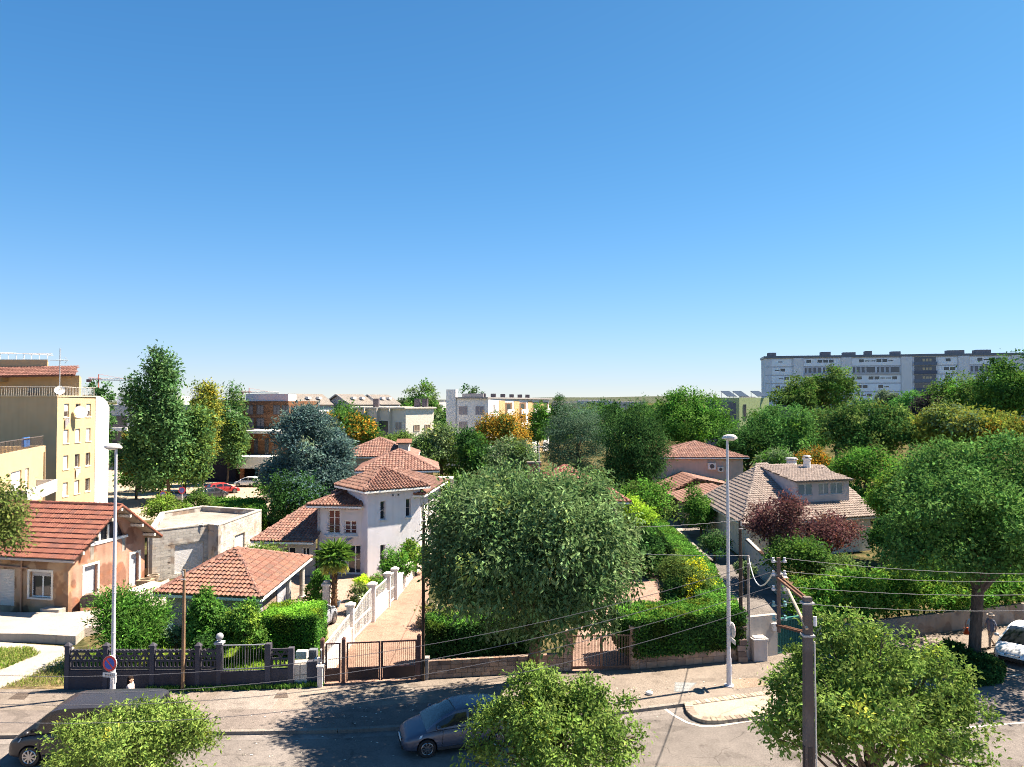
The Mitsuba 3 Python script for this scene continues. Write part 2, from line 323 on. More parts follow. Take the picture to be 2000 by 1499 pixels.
for a, b in zip(KERB[:-1], KERB[1:]):
    L = np.linalg.norm(b - a); n = max(1, int(L))
    for i in range(n):
        p0, p1 = a + (b - a) * (i + .006) / n, a + (b - a) * (i + .994) / n
        c = np.array((.34, .305, .275)) * random.uniform(.82, 1.12); d = unit(b - a); nn = V(d[1], -d[0])
        mid = (p0 + p1) / 2
        if -24 < mid[0] < 30:
            k = MB(c); k.box([mid[0] + nn[0] * .02, mid[1] + nn[1] * .02, -.1], [np.linalg.norm(p1 - p0), .2, .206 + random.uniform(0, .008)], math.atan2(d[1], d[0])); obj('kerb_stone', k, 'ground', 'pavement', s=.4)
m = MB((.29, .25, .225)); m.prism([(-90, 3), (90, 9), (90, 26), (28, 20.8), (8, 19.6), (-20, 19.4), (-90, 21)], -.3, 0.0); struct('near_pavement', m, 'ground', .5)
# strips in the pavement: the darker asphalt near the kerb, repair patches, a plinth of concrete along the walls
sheet('gutter_strip', [tuple(q + V(0, -.02)) for q in KERB] + [tuple(q + V(0, -.55)) for q in KERB[::-1]], -0.126, (.29, .265, .25), 'ground', .55)
sheet('pavement_strip', [G(x, y) for x, y in ((-60, 1388), (420, 1388), (640, 1384), (860, 1372), (860, 1411), (660, 1422), (430, 1425), (-60, 1432))], 0.004, (.25, .22, .20), 'ground', .6)
sheet('pavement_patch', [G(x, y) for x, y in ((1420, 1328), (1478, 1324), (1500, 1340), (1436, 1346))], 0.004, (.38, .29, .23), 'ground', .5)
sheet('pavement_patch', [G(x, y) for x, y in ((700, 1341), (800, 1335), (845, 1372), (720, 1380))], 0.004, (.31, .27, .24), 'ground', .5)
sheet('pavement_patch', [G(x, y) for x, y in ((440, 1347), (560, 1344), (530, 1386), (380, 1387))], 0.004, (.325, .285, .26), 'ground', .5)
# build-out of pale slabs at the road's edge, with a border of setts
isl = [G(x, y)[:2] for x, y in ((1337, 1372), (1341, 1388), (1353, 1400), (1375, 1408), (1410, 1408), (1500, 1397), (1640, 1372), (1690, 1338), (1640, 1331), (1500, 1350))]
m = MB((.52, .44, .36)); m.prism(isl, -.3, -.012); struct('traffic_island', m, 'ground', .45)
P = Polygon([tuple(q) for q in isl]); ring = P.exterior
for i in range(int(ring.length / .22)):
    a, b = np.array(ring.interpolate(i * .22).coords[0]), np.array(ring.interpolate(i * .22 + .2).coords[0])
    if a[1] > 31.6 or a[0] > 11.6: continue
    d = unit(b - a); c = (a + b) / 2; nn = V(-d[1], d[0])
    if not P.contains(Point(*(c + nn * .1))): nn = -nn
    c = c + nn * .15
    k = MB(np.array(random.choice([(.47, .40, .32), (.55, .47, .38), (.36, .30, .25)]))); k.box([c[0], c[1], -.05], [.19, .34, .13 + random.uniform(0, .015)], math.atan2(d[1], d[0])); obj('border_sett', k, 'ground', 'traffic_island', s=.4)
def strip(pts, w, z):
    p = np.array([q[:2] for q in pts]); t = np.gradient(p, axis=0); t /= np.linalg.norm(t, axis=1, keepdims=True); n = np.stack([-t[:, 1], t[:, 0]], 1)
    return list(p + n * w / 2) + list((p - n * w / 2)[::-1])
sheet('road_marking', strip([G(x, y, -.13) for x, y in ((1299, 1385), (1318, 1399), (1342, 1412), (1370, 1419), (1405, 1418), (1480, 1406), (1600, 1386))], .13, 0), -.122, (.72, .70, .66), 'ground', .5)
sheet('road_marking', strip([G(x, y, -.13) for x, y in ((1352, 1406), (1380, 1414))], .12, 0), -.121, (.66, .64, .6), 'ground', .6)
sheet('road_marking', strip([G(x, y, -.13) for x, y in ((1735, 1433), (1850, 1425), (2000, 1412), (2150, 1396))], .11, 0), -.122, (.62, .60, .58), 'ground', .7)
sheet('road_marking', strip([G(x, y, -.13) for x, y in ((1968, 1322), (1992, 1318))], .13, 0), -.122, (.68, .66, .62), 'ground', .5)
# covers set into the pavement
for (q, col, lab) in ((((534, 1365), (563, 1363), (560, 1353), (541, 1354)), (.16, .13, .115), 'brown square manhole cover in the pavement below the meter cupboard'),
                      (((16, 1366), (47, 1367), (62, 1352), (36, 1352)), (.16, .13, .115), 'brown manhole cover in the pavement at the left edge of the photo'),
                      (((1317, 1352), (1342, 1352), (1361, 1334), (1318, 1333)), (.34, .35, .36), 'light grey metal utility cover in the pavement left of the right street lamp')):
    p = [G(*x) for x in q]; c = sum(p) / 4; fr = MB(np.array(col) * .8); fr.prism([x[:2] for x in p], -.05, .007)
    k = thing('manhole_cover', lab, 'manhole cover'); obj('frame', fr, 'ground', k)
    pl = MB(col)
    for i in range(3):
        for j in range(3):
            f = lambda a, b: c + ((p[0] + (p[1] - p[0]) * a) * (1 - b) + (p[3] + (p[2] - p[3]) * a) * b - c) * .9
            a0, a1, b0, b1 = i / 3 + .015, (i + 1) / 3 - .015, j / 3 + .015, (j + 1) / 3 - .015
            pl.prism([f(a0, b0)[:2], f(a1, b0)[:2], f(a1, b1)[:2], f(a0, b1)[:2]], 0, .013)
    obj('plate', pl, 'ground', k)
# private grounds
sheet('driveway', [G(x, y) for x, y in ((625, 1345), (830, 1327), (838, 1250), (838, 1150), (856, 1060), (845, 1040), (770, 1173), (684, 1258))], 0.0, (.40, .265, .205), 'ground', .45)
for a, b in (((690, 1257), (838, 1247)), ((760, 1300), (846, 1120))):
    sheet('expansion_joint', strip([G(*a), (G(*a) + G(*b)) / 2, G(*b)], .05, 0), 0.004, (.26, .17, .13), 'ground', .3)
sheet('terrace', [G(x, y) for x, y in ((600, 1285), (684, 1258), (770, 1173), (850, 1060), (640, 1090), (560, 1110), (560, 1215), (640, 1250))], 0.0, (.44, .325, .265), 'ground', .35)
sheet('lawn', [G(x, y) for x, y in ((150, 1343), (560, 1340), (640, 1270), (640, 1230), (500, 1262), (170, 1272))], 0.0, (.16, .22, .035), 'turf', .35)
sheet('garden_path', [G(x, y) for x, y in ((1110, 1311), (1232, 1308), (1290, 1182), (1285, 1100), (1262, 1085), (1200, 1120), (1140, 1190))], 0.0, (.40, .275, .225), 'ground', .4)
sheet('side_drive', [G(x, y) for x, y in ((1505, 1276), (1600, 1264), (1480, 1120), (1330, 1000), (1285, 985), (1283, 1000), (1395, 1100), (1440, 1190))], 0.0, (.235, .215, .205), 'ground', .5)
sheet('side_path', [G(x, y) for x, y in ((1276, 1012), (1300, 1035), (1430, 1180), (1455, 1180), (1330, 1030), (1296, 985), (1282, 985))], 0.004, (.40, .36, .32), 'ground', .4)
sheet('car_park', [at(x, 900, D) * V(1, 1, 0) for x, D in ((190, 76), (520, 76), (560, 112), (520, 118), (190, 140), (150, 100))], 0.0, (.52, .43, .33), 'ground', .3)
m = MB((.50, .44, .385)); fc = [G(x, y, .45)[:2] for x, y in ((-160, 1196), (140, 1196), (200, 1190), (330, 1130), (345, 1190), (165, 1228), (148, 1243), (60, 1238), (-160, 1236))]
m.prism(fc, -.05, .45); struct('forecourt', m, 'ground', .3)
m = MB((.52, .46, .40)); p = [G(-160, 1247, .25), G(0, 1247, .25), G(145, 1264, .05), G(135, 1290, 0.02), G(0, 1345, 0.02), G(-60, 1345, .02), G(-60, 1312, .05), G(70, 1274, .1), G(-20, 1268, .2), G(-160, 1266, .25)]
m.prism([q[:2] for q in p], -.1, .05); struct('ramp_path', m, 'ground', .3)
sheet('front_garden', [G(x, y) for x, y in ((-200, 1262), (0, 1258), (136, 1268), (136, 1345), (-200, 1349))], 0.0, (.21, .165, .10), 'turf', .7)
# hills on the horizon
rng = np.random.default_rng(5)
x = np.linspace(-9000, 9000, 160); prof = 60 + 40 * np.sin(x / 1900 + 1.1) + 25 * np.sin(x / 700) + 12 * np.sin(x / 210.) + 40 * np.exp(-((x - 1900) / 1200) ** 2)
v = np.vstack([np.c_[x, x * 0 + 6500, x * 0 - 5], np.c_[x, x * 0 + 7500, prof * .38 + 8], np.c_[x, x * 0 + 9500, x * 0 - 5]]); i = np.arange(159)
m = MB((.075, .085, .06)); m.add(v, np.vstack([np.stack([i, i + 1, i + 161, i + 160], 1), np.stack([i + 160, i + 161, i + 321, i + 320], 1)])); struct('hills', m, 'matte')
# ================================================================ BUILDINGS
TERRA = [(.36, .165, .11), (.41, .195, .13), (.31, .135, .095), (.39, .20, .145), (.35, .18, .13), (.28, .15, .115)]
TERRA2 = [(.40, .215, .165), (.36, .185, .145), (.43, .245, .19), (.33, .165, .125), (.30, .17, .14)]
BRICK_RED = [(.37, .140, .095), (.40, .155, .105), (.34, .125, .087), (.42, .17, .115), (.31, .13, .1)]
GREYBROWN = [(.52, .425, .37), (.48, .39, .34), (.55, .45, .395), (.50, .41, .36)]
def XY(*q): return V(*q)
def vent(mb, c, r=.1, h=.5, col=(.4, .4, .4)):
    mb.tube([c, c + V(0, 0, h)], r, 8, col); mb.tube([c + V(0, 0, h + .06), c + V(0, 0, h + .12)], [r * 1.6, r * .3], 8, col)

# ---- pink house at the left, gable to the right
k = thing('gabled_house', 'old pink and ochre rendered house with red tiled gable roof and white window surrounds', 'house')
A = V(-25.7, 41.8); g = V(math.sin(.20), math.cos(.20)); fr = V(-g[1], g[0]); Wd, Ln, EZ, RZ = 6.3, 13.0, 3.85, 6.05
B = A + g * Wd; A2 = A + fr * Ln; B2 = B + fr * Ln
m = MB((.40, .275, .18)); m2 = MB((.40, .24, .185))
fh = (Ln - 2.65, Ln - 1.15, 1.05, 2.55)
wall(m, A2, A, 0, EZ, [fh, (Ln - 4.9, Ln - 3.7, .45, 2.6)], .3)
dh, dh2, ah = (1.15, 2.2, .48, 2.65), (5.0, 5.75, .48, 2.6), (1.9, 4.3, 3.95, 4.85)
P = Polygon([(0, 0), (Wd, 0), (Wd, EZ), (Wd / 2, RZ - .15), (0, EZ)])
for h in (dh, dh2): P = P.difference(Polygon([(h[0], h[2]), (h[1], h[2]), (h[1], h[3]), (h[0], h[3])]))
P = P.difference(Polygon([(1.75, 3.95), (4.55, 3.95), (4.1, 4.85), (3.15, 5.2), (2.2, 4.85)]))
tm = trimesh.creation.extrude_polygon(P, .3, engine='earcut'); q = np.array(tm.vertices)
m2.add(np.stack([A[0] + q[:, 0] * g[0] - q[:, 2] * g[1], A[1] + q[:, 0] * g[1] + q[:, 2] * g[0], q[:, 1]], 1), tm.faces)
wall(m2, B, B2, 0, EZ, [], .3); wall(m2, B2, A2, 0, EZ, [], .3)
obj('front_wall', m, 'wall', k, s=.95, label='ochre front wall with brown worn patches'); obj('gable_wall', m2, 'wall', k, s=.85, label='salmon pink patched gable wall')
window(k, A2, A, fh, bars=(1, 0), surround=(.66, .60, .52), sill=(.6, .55, .48), shutter=(.45, .42, .4), blind=.18, recess=.18)
window(k, A2, A, (Ln - 4.9, Ln - 3.7, .45, 2.6), shutter=(.62, .58, .52), name='door')
window(k, A, B, dh, shutter=(.42, .45, .50), surround=(.72, .68, .62), sill=(.6, .55, .48), name='door', recess=.2, label='door opening closed by a grey roller shutter')
window(k, A, B, dh2, shutter=(.42, .45, .50), surround=(.72, .68, .62), name='door', recess=.2)
m = MB(WHITE); wbox(m, A, B, 1.6, 4.7, 3.8, 3.95, -.2, .05)
for u in (2.45, 3.15, 3.85): wbox(m, A, B, u - .06, u + .06, 3.95, 4.85, -.15, -.08)
w = obj('attic_window', m, 'paint', k); m = MB(GLASS); wbox(m, A, B, 1.7, 4.6, 3.95, 5.2, -.26, -.24); obj('pane', m, 'glass', w)
m = MB((.30, .29, .27))
for u in (1.75, 4.35): wbox(m, A, B, u - .14, u + .14, 2.95, 3.8, -.02, .012)
obj('cement_patch', m, 'wall', k, s=.6)
ov, n3 = .85, V(fr[0], fr[1], 0)
def rp(u, z, o):  # point over the gable line: u along the gable, o out of the gable face
    q = A + g * u - fr * o; return V(q[0], q[1], z)
sl = (RZ - EZ) / (Wd / 2); e0 = -.55
fa = [rp(e0, EZ + sl * e0, -Ln), rp(e0, EZ + sl * e0, ov), rp(Wd / 2, RZ, ov), rp(Wd / 2, RZ, -Ln)]
fb = [rp(Wd - e0, EZ + sl * e0, ov), rp(Wd - e0, EZ + sl * e0, -Ln), rp(Wd / 2, RZ, -Ln), rp(Wd / 2, RZ, ov)]
m = MB((.30, .25, .21)); m.slab(fa, V(0, 0, -.12)); m.slab(fb, V(0, 0, -.12)); rk = obj('roof', m, 'wall', k, s=.3)
tiled(rk, [q + V(0, 0, .01) for q in fa], .36, .40, BRICK_RED, 'flat', 300, 1.15); tiled(rk, [q + V(0, 0, .01) for q in fb], .36, .40, BRICK_RED, 'flat', 0, 1.15)
m = MB(); ridge(m, fa[3], fa[2], BRICK_RED, .13)
for pa, pb in ((fa[1], fa[2]), (fb[0], fb[3])): ridge(m, pa, pb, BRICK_RED, .09)
obj('ridge', m, 'tile', rk)
m = MB((.62, .58, .52))
for u in (.15, 1.3, 2.4, Wd / 2, Wd - 2.4, Wd - 1.3, Wd - .15):
    z = EZ + sl * min(u, Wd - u) - .24; m = MB((.62, .58, .52)); m.beam(rp(u, z, -.2), rp(u, z, ov + .04), .13, .17); obj('rafter', m, 'paint', k)
m = MB((.42, .36, .32)); m.beam(fa[0] + V(0, 0, -.1), fa[1] + V(0, 0, -.1), .13, .12); m.tube([on_wall(A2, A, Ln - 4.15 + 1.0, 3.5, .08), on_wall(A2, A, Ln - 3.15, .1, .08)], .05, 8, (.35, .2, .13))
m.tube([on_wall(A2, A, Ln - 6.5, 2.85, .07), on_wall(A2, A, Ln - 2.7, 2.75, .07)], .05, 8, (.35, .2, .13)); obj('gutter', m, 'paint', k)
m = MB((.55, .50, .43)); wbox(m, A2, A, Ln - 1.35, Ln - .1, 0, .6, 0, .55); obj('door_step', m, 'ground', k)

# ---- unrendered concrete block building with flat roof
k = thing('flat_roofed_annex', 'low unrendered concrete block building with flat parapet roof and grey roller doors', 'building')
c = [V(-25.2, 49.9), V(-22.2, 52.6), V(-21.3, 52.2), V(-20.75, 59.6), V(-26.6, 61.8), V(-28.4, 58.2)]; Z = 3.5
m = MB((.42, .40, .375)); L0 = np.linalg.norm(c[1] - c[0]); L2 = np.linalg.norm(c[3] - c[2])
h0, h2 = (1.75, 3.75, .3, 2.35), (2.6, 4.3, .6, 2.3)
for i in range(6): wall(m, c[i], c[(i + 1) % 6], 0, Z, [h0] if i == 0 else [h2] if i == 2 else [], .28)
obj('wall', m, 'wall', k, s=.8)
for (a, b, Lw, holes) in ((c[0], c[1], L0, h0), (c[2], c[3], L2, h2)):       # courses of blocks standing a little proud, row by row
    for r in range(17):
        z0 = .02 + r * .2; u = -.2 * (r % 2)
        while u < Lw:
            u0, u1 = max(u, .01), min(u + .49, Lw - .01); u += .5
            if u1 - u0 < .1 or (z0 + .2 > holes[2] and z0 < holes[3] and u1 > holes[0] and u0 < holes[1]): continue
            q = MB(np.array((.45, .43, .405)) * random.uniform(.82, 1.15)); wbox(q, a, b, u0, u1, z0, z0 + .19, -.05, .012 + random.uniform(0, .012)); obj('block', q, 'wall', k, s=.5)
m = MB((.62, .58, .53))
for i in range(6):
    a, b = c[i], c[(i + 1) % 6]; wbox(m, a, b, 0, np.linalg.norm(b - a), Z, Z + .08, -.32, .05)
obj('coping', m, 'ground', k)
m = MB((.40, .37, .33)); m.prism(c, Z - .45, Z - .35); r = obj('roof', m, 'ground', k, s=.7)
m = MB(WHITE); q = on_wall(c[0], c[1], 2.2, Z + .05); m.tube([q + V(-.6, .3, 0), q + V(1.2, .9, .15), q + V(1.2, .9, -.3)], .05, 6); obj('roof_pipe', m, 'paint', r)
window(k, c[0], c[1], h0, shutter=(.62, .62, .64), name='garage_door', recess=.16); window(k, c[2], c[3], h2, shutter=(.55, .57, .60), sill=(.6, .56, .5), surround=(.5, .4, .32))

# ---- small pavilion with a pyramid roof
k = thing('garage_pavilion', 'single-storey grey garage with red pantiled pyramid roof behind the dark front fence', 'garage')
q = [V(-18.7, 37.7, 2.5), V(-12.75, 36.7, 2.5), V(-12.9, 46.4, 2.5), V(-18.9, 46.6, 2.5)]; ap = V(-15.75, 41.2, 4.1)
m = MB((.36, .36, .40)); ins = [q[0] + V(.45, .45, 0), q[1] + V(-.4, .45, 0), q[2] + V(-.4, -3.3, 0), q[3] + V(.45, -.4, 0)]
wall(m, ins[0], ins[1], 0, 2.42, [], .2); wall(m, ins[1], ins[2], 0, 2.42, [(1.0, 3.6, .1, 2.1)], .2); wall(m, ins[3], ins[0], 0, 2.42, [], .2); obj('wall', m, 'wall', k, s=.3)
m = MB((.27, .20, .16))
for i in range(9): wbox(m, ins[1], ins[2], 1.02 + i * .285, 1.27 + i * .285, .1, 2.1, -.1, -.05)
obj('door', m, 'wood', k)
m = MB((.55, .53, .5))
for pq in (V(-13.3, 45.7, 0), V(-13.2, 42.6, 0)): m.tube([pq, pq + V(0, 0, 2.4)], .16, 12); m.box(pq + V(0, 0, .1), [.45, .45, .2]); m.box(pq + V(0, 0, 2.36), [.42, .42, .1])
obj('column', m, 'wall', k, s=.3)
hip_roof(k, q, [ap], TERRA, .25, .34, 'wave', parts=300, rcols=TERRA2, thick=1.2)

# ---- tower house
k = thing('tower_house', 'pale grey rendered villa with square corner tower and pantiled hip roofs', 'house')
C = V(-10.3, 51.4); be = .66; u = V(math.cos(be), math.sin(be)); v = V(-u[1], u[0]); TW, TD, TZ = 4.3, 3.9, 6.3
t = [C, C + u * TW, C + u * TW + v * TD, C + v * TD]
hs = [(1.0, 1.42, 3.95, 5.3), (3.1, 3.52, 3.95, 5.3), (1.0, 1.42, .75, 2.15), (3.1, 3.52, .95, 2.3)]
m = MB((.68, .67, .72)); wall(m, t[0], t[1], 0, TZ, hs, .28); wall(m, t[3], t[0], 0, TZ, [(1.9, 2.15, 3.6, 5.0), (1.1, 2.4, .05, 2.25)], .28); wall(m, t[1], t[2], 0, TZ, [], .28); wall(m, t[2], t[3], 0, TZ, [], .28)
obj('tower_wall', m, 'wall', k, s=.18)
for h in hs: window(k, t[0], t[1], h, bars=(0, 1), sill=(.55, .54, .54), frame_col=(.5, .48, .48), recess=.16)
window(k, t[3], t[0], (1.9, 2.15, 3.6, 5.0), bars=(0, 0), sill=(.55, .54, .54), recess=.16)
window(k, t[3], t[0], (1.1, 2.4, .05, 2.25), frame_col=(.25, .22, .2), pane_col=(.06, .05, .05), bars=(1, 1), name='door')
m = MB((.06, .07, .08))
for du in (2.0, 2.45): wbox(m, t[0], t[1], du - .06, du + .06, 5.6, 5.72, 0, .03)
obj('wall_vents', m, 'paint', k)
m = MB((.30, .30, .33)); a, b = on_wall(t[3], t[0], 1.0, 2.85, .02), on_wall(t[3], t[0], 2.6, 2.85, .02); o = on_wall(t[3], t[0], 1.8, 2.45, .85) - on_wall(t[3], t[0], 1.8, 2.85, 0)
m.slab([a, b, b + o, a + o], V(0, 0, .06)); obj('canopy', m, 'paint', k)
e = .54; P3 = lambda a, b, z: V(*(C + u * a + v * b), z)
hip_roof(k, [P3(-e, -e, TZ - .12), P3(TW + e, -e, TZ - .12), P3(TW + e, TD + e, TZ - .12), P3(-e, TD + e, TZ - .12)], [P3(TW / 2, TD / 2, 7.55)], TERRA2, .25, .36, 'pan', rcols=TERRA2, thick=1.25)
# two-storey wing left of the tower
W0, W1, WD = V(-14.2, 52.6), V(-9.6, 52.0), 7.0; wu = unit(W1 - W0); wv = V(-wu[1], wu[0]); WL = np.linalg.norm(W1 - W0); WZ = 5.0
m = MB((.68, .655, .66)); hw = [(.8, 1.7, 2.9, 4.6), (2.05, 2.95, 2.9, 3.85), (2.3, 3.4, .05, 2.1), (1.2, 1.8, .05, 2.1)]
wall(m, W0, W1, 0, WZ, hw, .28); wall(m, W0 + wv * WD, W0, 0, WZ, [], .28); wall(m, W1, W1 + wv * WD, 0, WZ, [], .28); wall(m, W1 + wv * WD, W0 + wv * WD, 0, WZ, [], .28); obj('wing_wall', m, 'wall', k, s=.2)
for h in hw[:2]: window(k, W0, W1, h, bars=(1, 2), pane_col=(.10, .035, .035), sill=(.6, .58, .56), recess=.1)
window(k, W0, W1, hw[2], bars=(1, 1), recess=.1, name='glass_door'); window(k, W0, W1, hw[3], bars=(0, 1), recess=.1, name='glass_door')
m = MB((.20, .08, .06)); wbox(m, W0, W1, .6, 3.1, 4.7, 4.88, -.02, .12); obj('awning_box', m, 'paint', k)
m = MB((.62, .6, .58)); wbox(m, W0, W1, .6, 3.1, 2.68, 2.8, 0, .16); obj('balcony_ledge', m, 'paint', k)
m = MB((.12, .1, .1))
for zz in (3.1, 3.3, 3.5): wbox(m, W0, W1, .72, 1.78, zz, zz + .03, .06, .09); wbox(m, W0, W1, 2.0, 3.0, zz - .1, zz - .07, .06, .09)
obj('window_rail', m, 'paint', k)
e = .6; Q = lambda a, b, z: V(*(W0 + wu * a + wv * b), z)
hip_roof(k, [Q(-e, -e, WZ), Q(3.45, -e, WZ), Q(3.45, WD + e, WZ), Q(-e, WD + e, WZ)], [Q(2.6, 2.9, 6.15), Q(2.6, WD - 2.9, 6.15)], TERRA2, .25, .36, 'pan', rcols=TERRA2, thick=1.25)
# low wing further left with its own roof
L0, L1 = V(-18.2, 52.2), V(-14.2, 51.8); lu = unit(L1 - L0); lv = V(-lu[1], lu[0]); LL = np.linalg.norm(L1 - L0)
m = MB((.48, .45, .43)); hl = [(1.6, 2.6, .9, 2.0), (3.1, 3.65, .9, 2.0)]
wall(m, L0, L1, 0, 2.55, hl, .25); wall(m, L0 + lv * 8, L0, 0, 2.55, [], .25); obj('low_wing_wall', m, 'wall', k, s=.25)
for h in hl: window(k, L0, L1, h, bars=(1, 0), recess=.1)
e = .5; Q2 = lambda a, b, z: V(*(L0 + lu * a + lv * b), z); fa = [Q2(-e, -e, 2.5), Q2(LL + .1, -e, 2.5), Q2(LL + .1, 4.2, 4.3), Q2(1.6, 4.2, 4.3)]; fb = [Q2(-e, 8.5, 2.5), Q2(-e, -e, 2.5), Q2(1.6, 4.2, 4.3)]
m = MB((.3, .2, .16)); m.slab([x + V(0, 0, -.02) for x in fa], V(0, 0, -.1)); m.slab([x + V(0, 0, -.02) for x in fb], V(0, 0, -.1)); m.slab([Q2(1.6, 4.2, 4.28), Q2(LL + .1, 4.2, 4.28), Q2(LL + .1, 8.5, 2.5), Q2(-e, 8.5, 2.5)], V(0, 0, -.1)); rk = obj('low_roof', m, 'tile', k)
tiled(rk, fa, .25, .36, TERRA2, 'pan'); m = MB(); ridge(m, fa[0], fa[3], TERRA2); ridge(m, fa[3], fa[2], TERRA2); obj('ridge', m, 'tile', rk)
m = MB(WHITE); m.beam(fa[0] + V(0, 0, -.1), fa[1] + V(0, 0, -.1), .1, .13); obj('gutter', m, 'paint', k)
# main body behind, facing the drive
M0 = C + u * TW + v * .3; M1 = M0 + V(.75, 8.5); mu = unit(M1 - M0); mv = V(-mu[1], mu[0]); ML = np.linalg.norm(M1 - M0)
m = MB((.66, .63, .60)); hm = [(1.2, 2.2, 3.3, 4.6), (3.6, 4.4, 2.9, 4.8), (5.9, 6.7, 3.3, 4.6), (1.4, 2.2, .1, 2.2), (4.2, 5.2, .1, 2.2)]
wall(m, M0, M1, 0, 5.6, hm, .28); wall(m, M1, M1 + mv * 6, 0, 5.6, [], .28); wall(m, M0 + mv * 6, M0, 0, 5.6, [], .28); obj('side_wall', m, 'wall', k, s=.2)
for h in hm: window(k, M0, M1, h, bars=(1, 0), recess=.12, sill=(.6, .58, .56))
m = MB((.3, .3, .32)); m.tube([on_wall(M0, M1, ML - .2, 5.4, .08), on_wall(M0, M1, ML - .2, 0, .08)], .06, 8); m.tube([on_wall(W0, W1, .12, 4.9, .08), on_wall(W0, W1, .12, 0, .08)], .05, 8); obj('downpipe', m, 'paint', k)
e = .6; R4 = lambda a, b, z: V(*(M0 + mu * a + mv * b), z)
hip_roof(k, [R4(ML + e, -e, 5.55), R4(ML + e, 6.5, 5.55), R4(-e, 6.5, 5.55), R4(-e, -e, 5.55)], [R4(ML - 2.9, 3, 6.9), R4(2.4, 3, 6.9)], TERRA2, .25, .36, 'pan', rcols=TERRA2, thick=1.25)

# ---- two more hip-roofed houses behind the tower house
def hip_house(label, x0, x1, D0, D1, ez, rz, wcol, cols, sk=0.0, over=.55, wins=(), ridge_in=.5, name='house', style='wave', w=.3, l=.4):
    k = thing(name, label, 'house'); cx, cy = (x0 + x1) / 2, (D0 + D1) / 2; Mf = frame((cx, cy), sk); a, b = (x1 - x0) / 2, (D1 - D0) / 2
    P = lambda x, y, z=0: (Mf @ V(x, y, z, 1))[:3]
    c = [P(-a, -b), P(a, -b), P(a, b), P(-a, b)]; m = MB(wcol); ho = {i: [h for j, h in wins if j == i] for i in range(4)}
    for i in range(4): wall(m, c[i], c[(i + 1) % 4], 0, ez, ho[i], .25)
    obj('wall', m, 'wall', k, s=.2)
    for i, h in wins: window(k, c[i], c[(i + 1) % 4], h, bars=(1, 0), recess=.1)
    o = over
    ri = min(a, b) * 2 * ridge_in
    rp = [P(-a + ri, 0, rz), P(a - ri, 0, rz)] if a > b else [P(0, -b + ri, rz), P(0, b - ri, rz)]
    if abs(a - b) < .4: rp = [P(0, 0, rz)]
    e = [P(-a - o, -b - o, ez), P(a + o, -b - o, ez), P(a + o, b + o, ez), P(-a - o, b + o, ez)]
    if a <= b and len(rp) == 2: e = [e[1], e[2], e[3], e[0]]
    hip_roof(k, e, rp, cols, w, l, style, rcols=cols)
    return k, P
k, P = hip_house('ochre-walled house with rose pantiled roof directly behind the tower house', -14.6, -7.9, 68, 75, 6.0, 7.75, (.50, .36, .19), TERRA2, .12)
m = MB((.62, .6, .57)); q = P(3.7, 1.5); m.box(q + V(.9, 0, 2.1 + 2.6), [1.6, 2.2, .12]); m.box(q + V(1.6, -1, 2.3), [.14, .14, 4.6]); m.box(q + V(1.6, 1, 2.3), [.14, .14, 4.6]); obj('porch', m, 'paint', k)
k, P = hip_house('farther hip-roofed house with small dormer and white chimney behind the ochre house', -20.4, -12.0, 84, 92, 6.1, 8.1, (.52, .42, .35), TERRA2, .1, wins=((0, (3.2, 4.4, 4.2, 5.5)),))
m = MB((.62, .56, .5)); m.box(P(3.1, -2.9, 6.9), [1.2, 1.6, 1.3]); m.slab([P(2.2, -3.9, 7.55), P(4.0, -3.9, 7.55), P(4.0, -1.6, 7.9), P(2.2, -1.6, 7.9)], V(0, 0, .12), (.20, .11, .085)); obj('dormer', m, 'wall', k, s=.2)
m = MB((.66, .62, .58)); m.box(P(-4.6, -4.3, 3.6), [.9, .7, 7.2]); m.box(P(-4.6, -4.3, 7.3), [1.1, .9, .15]); obj('chimney', m, 'wall', k, s=.3)

# ---- house hidden by the big tree: chimney with aerial and a bit of roof
k, P = hip_house('red-roofed house mostly hidden behind the large central tree', .3, 8.6, 57, 65, 4.6, 7.1, (.50, .36, .28), [(.30, .10, .075), (.34, .12, .085), (.27, .09, .07)], .05)
m = MB((.34, .15, .11)); b = at(1043, 925, 58); b0 = V(b[0], 58, 4.8); cnt = 0
for z in range(14):
    for sx in range(3): m.box(b0 + V((sx - 1) * .33 + (.08 if z % 2 else 0), 0, .12 + z * .19), [.31, .75, .175], col=np.array((.36, .16, .12)) * random.uniform(.75, 1.2))
m.box(b0 + V(0, 0, 2.8), [1.15, .9, .12], col=(.2, .18, .17)); obj('chimney', m, 'matte', k)
m = MB((.5, .5, .52)); q = at(1053, 915, 57.6); m.tube([q + V(0, 0, -.3), q + V(0, 0, 1.9)], .03, 6)
for i in range(6): m.tube([q + V(-.35 + .1 * i, -.25, 1.75), q + V(-.35 + .1 * i, .25, 1.75)], .012, 5)
m.tube([q + V(-.5, 0, 1.75), q + V(.35, 0, 1.75)], .018, 5); obj('aerial', m, 'paint', k)
k2 = thing('domed_outbuilding', 'small outbuilding with rounded salmon roof right of the hidden house', 'outbuilding'); q = at(1160, 950, 60)
m = MB((.46, .25, .17)); rr = []
for i in range(9):
    a = math.pi * (.08 + .5 * i / 8); rr.append([V(q[0] + .2 - 2.6 * math.cos(a) * -1 - 1.6, 59 + yy, 5.0 + 1.7 * math.sin(a) - 1.6 + (0 if sgn else -.15)) for yy, sgn in ((0, 1), (4, 1), (4, 0), (0, 0))])
m.loft(rr[::-1]); obj('roof', m, 'wall', k2, s=.4); m = MB((.5, .4, .33)); m.box([q[0] - .3, 61, 2.2], [3.4, 4, 4.4]); obj('wall', m, 'wall', k2, s=.3)

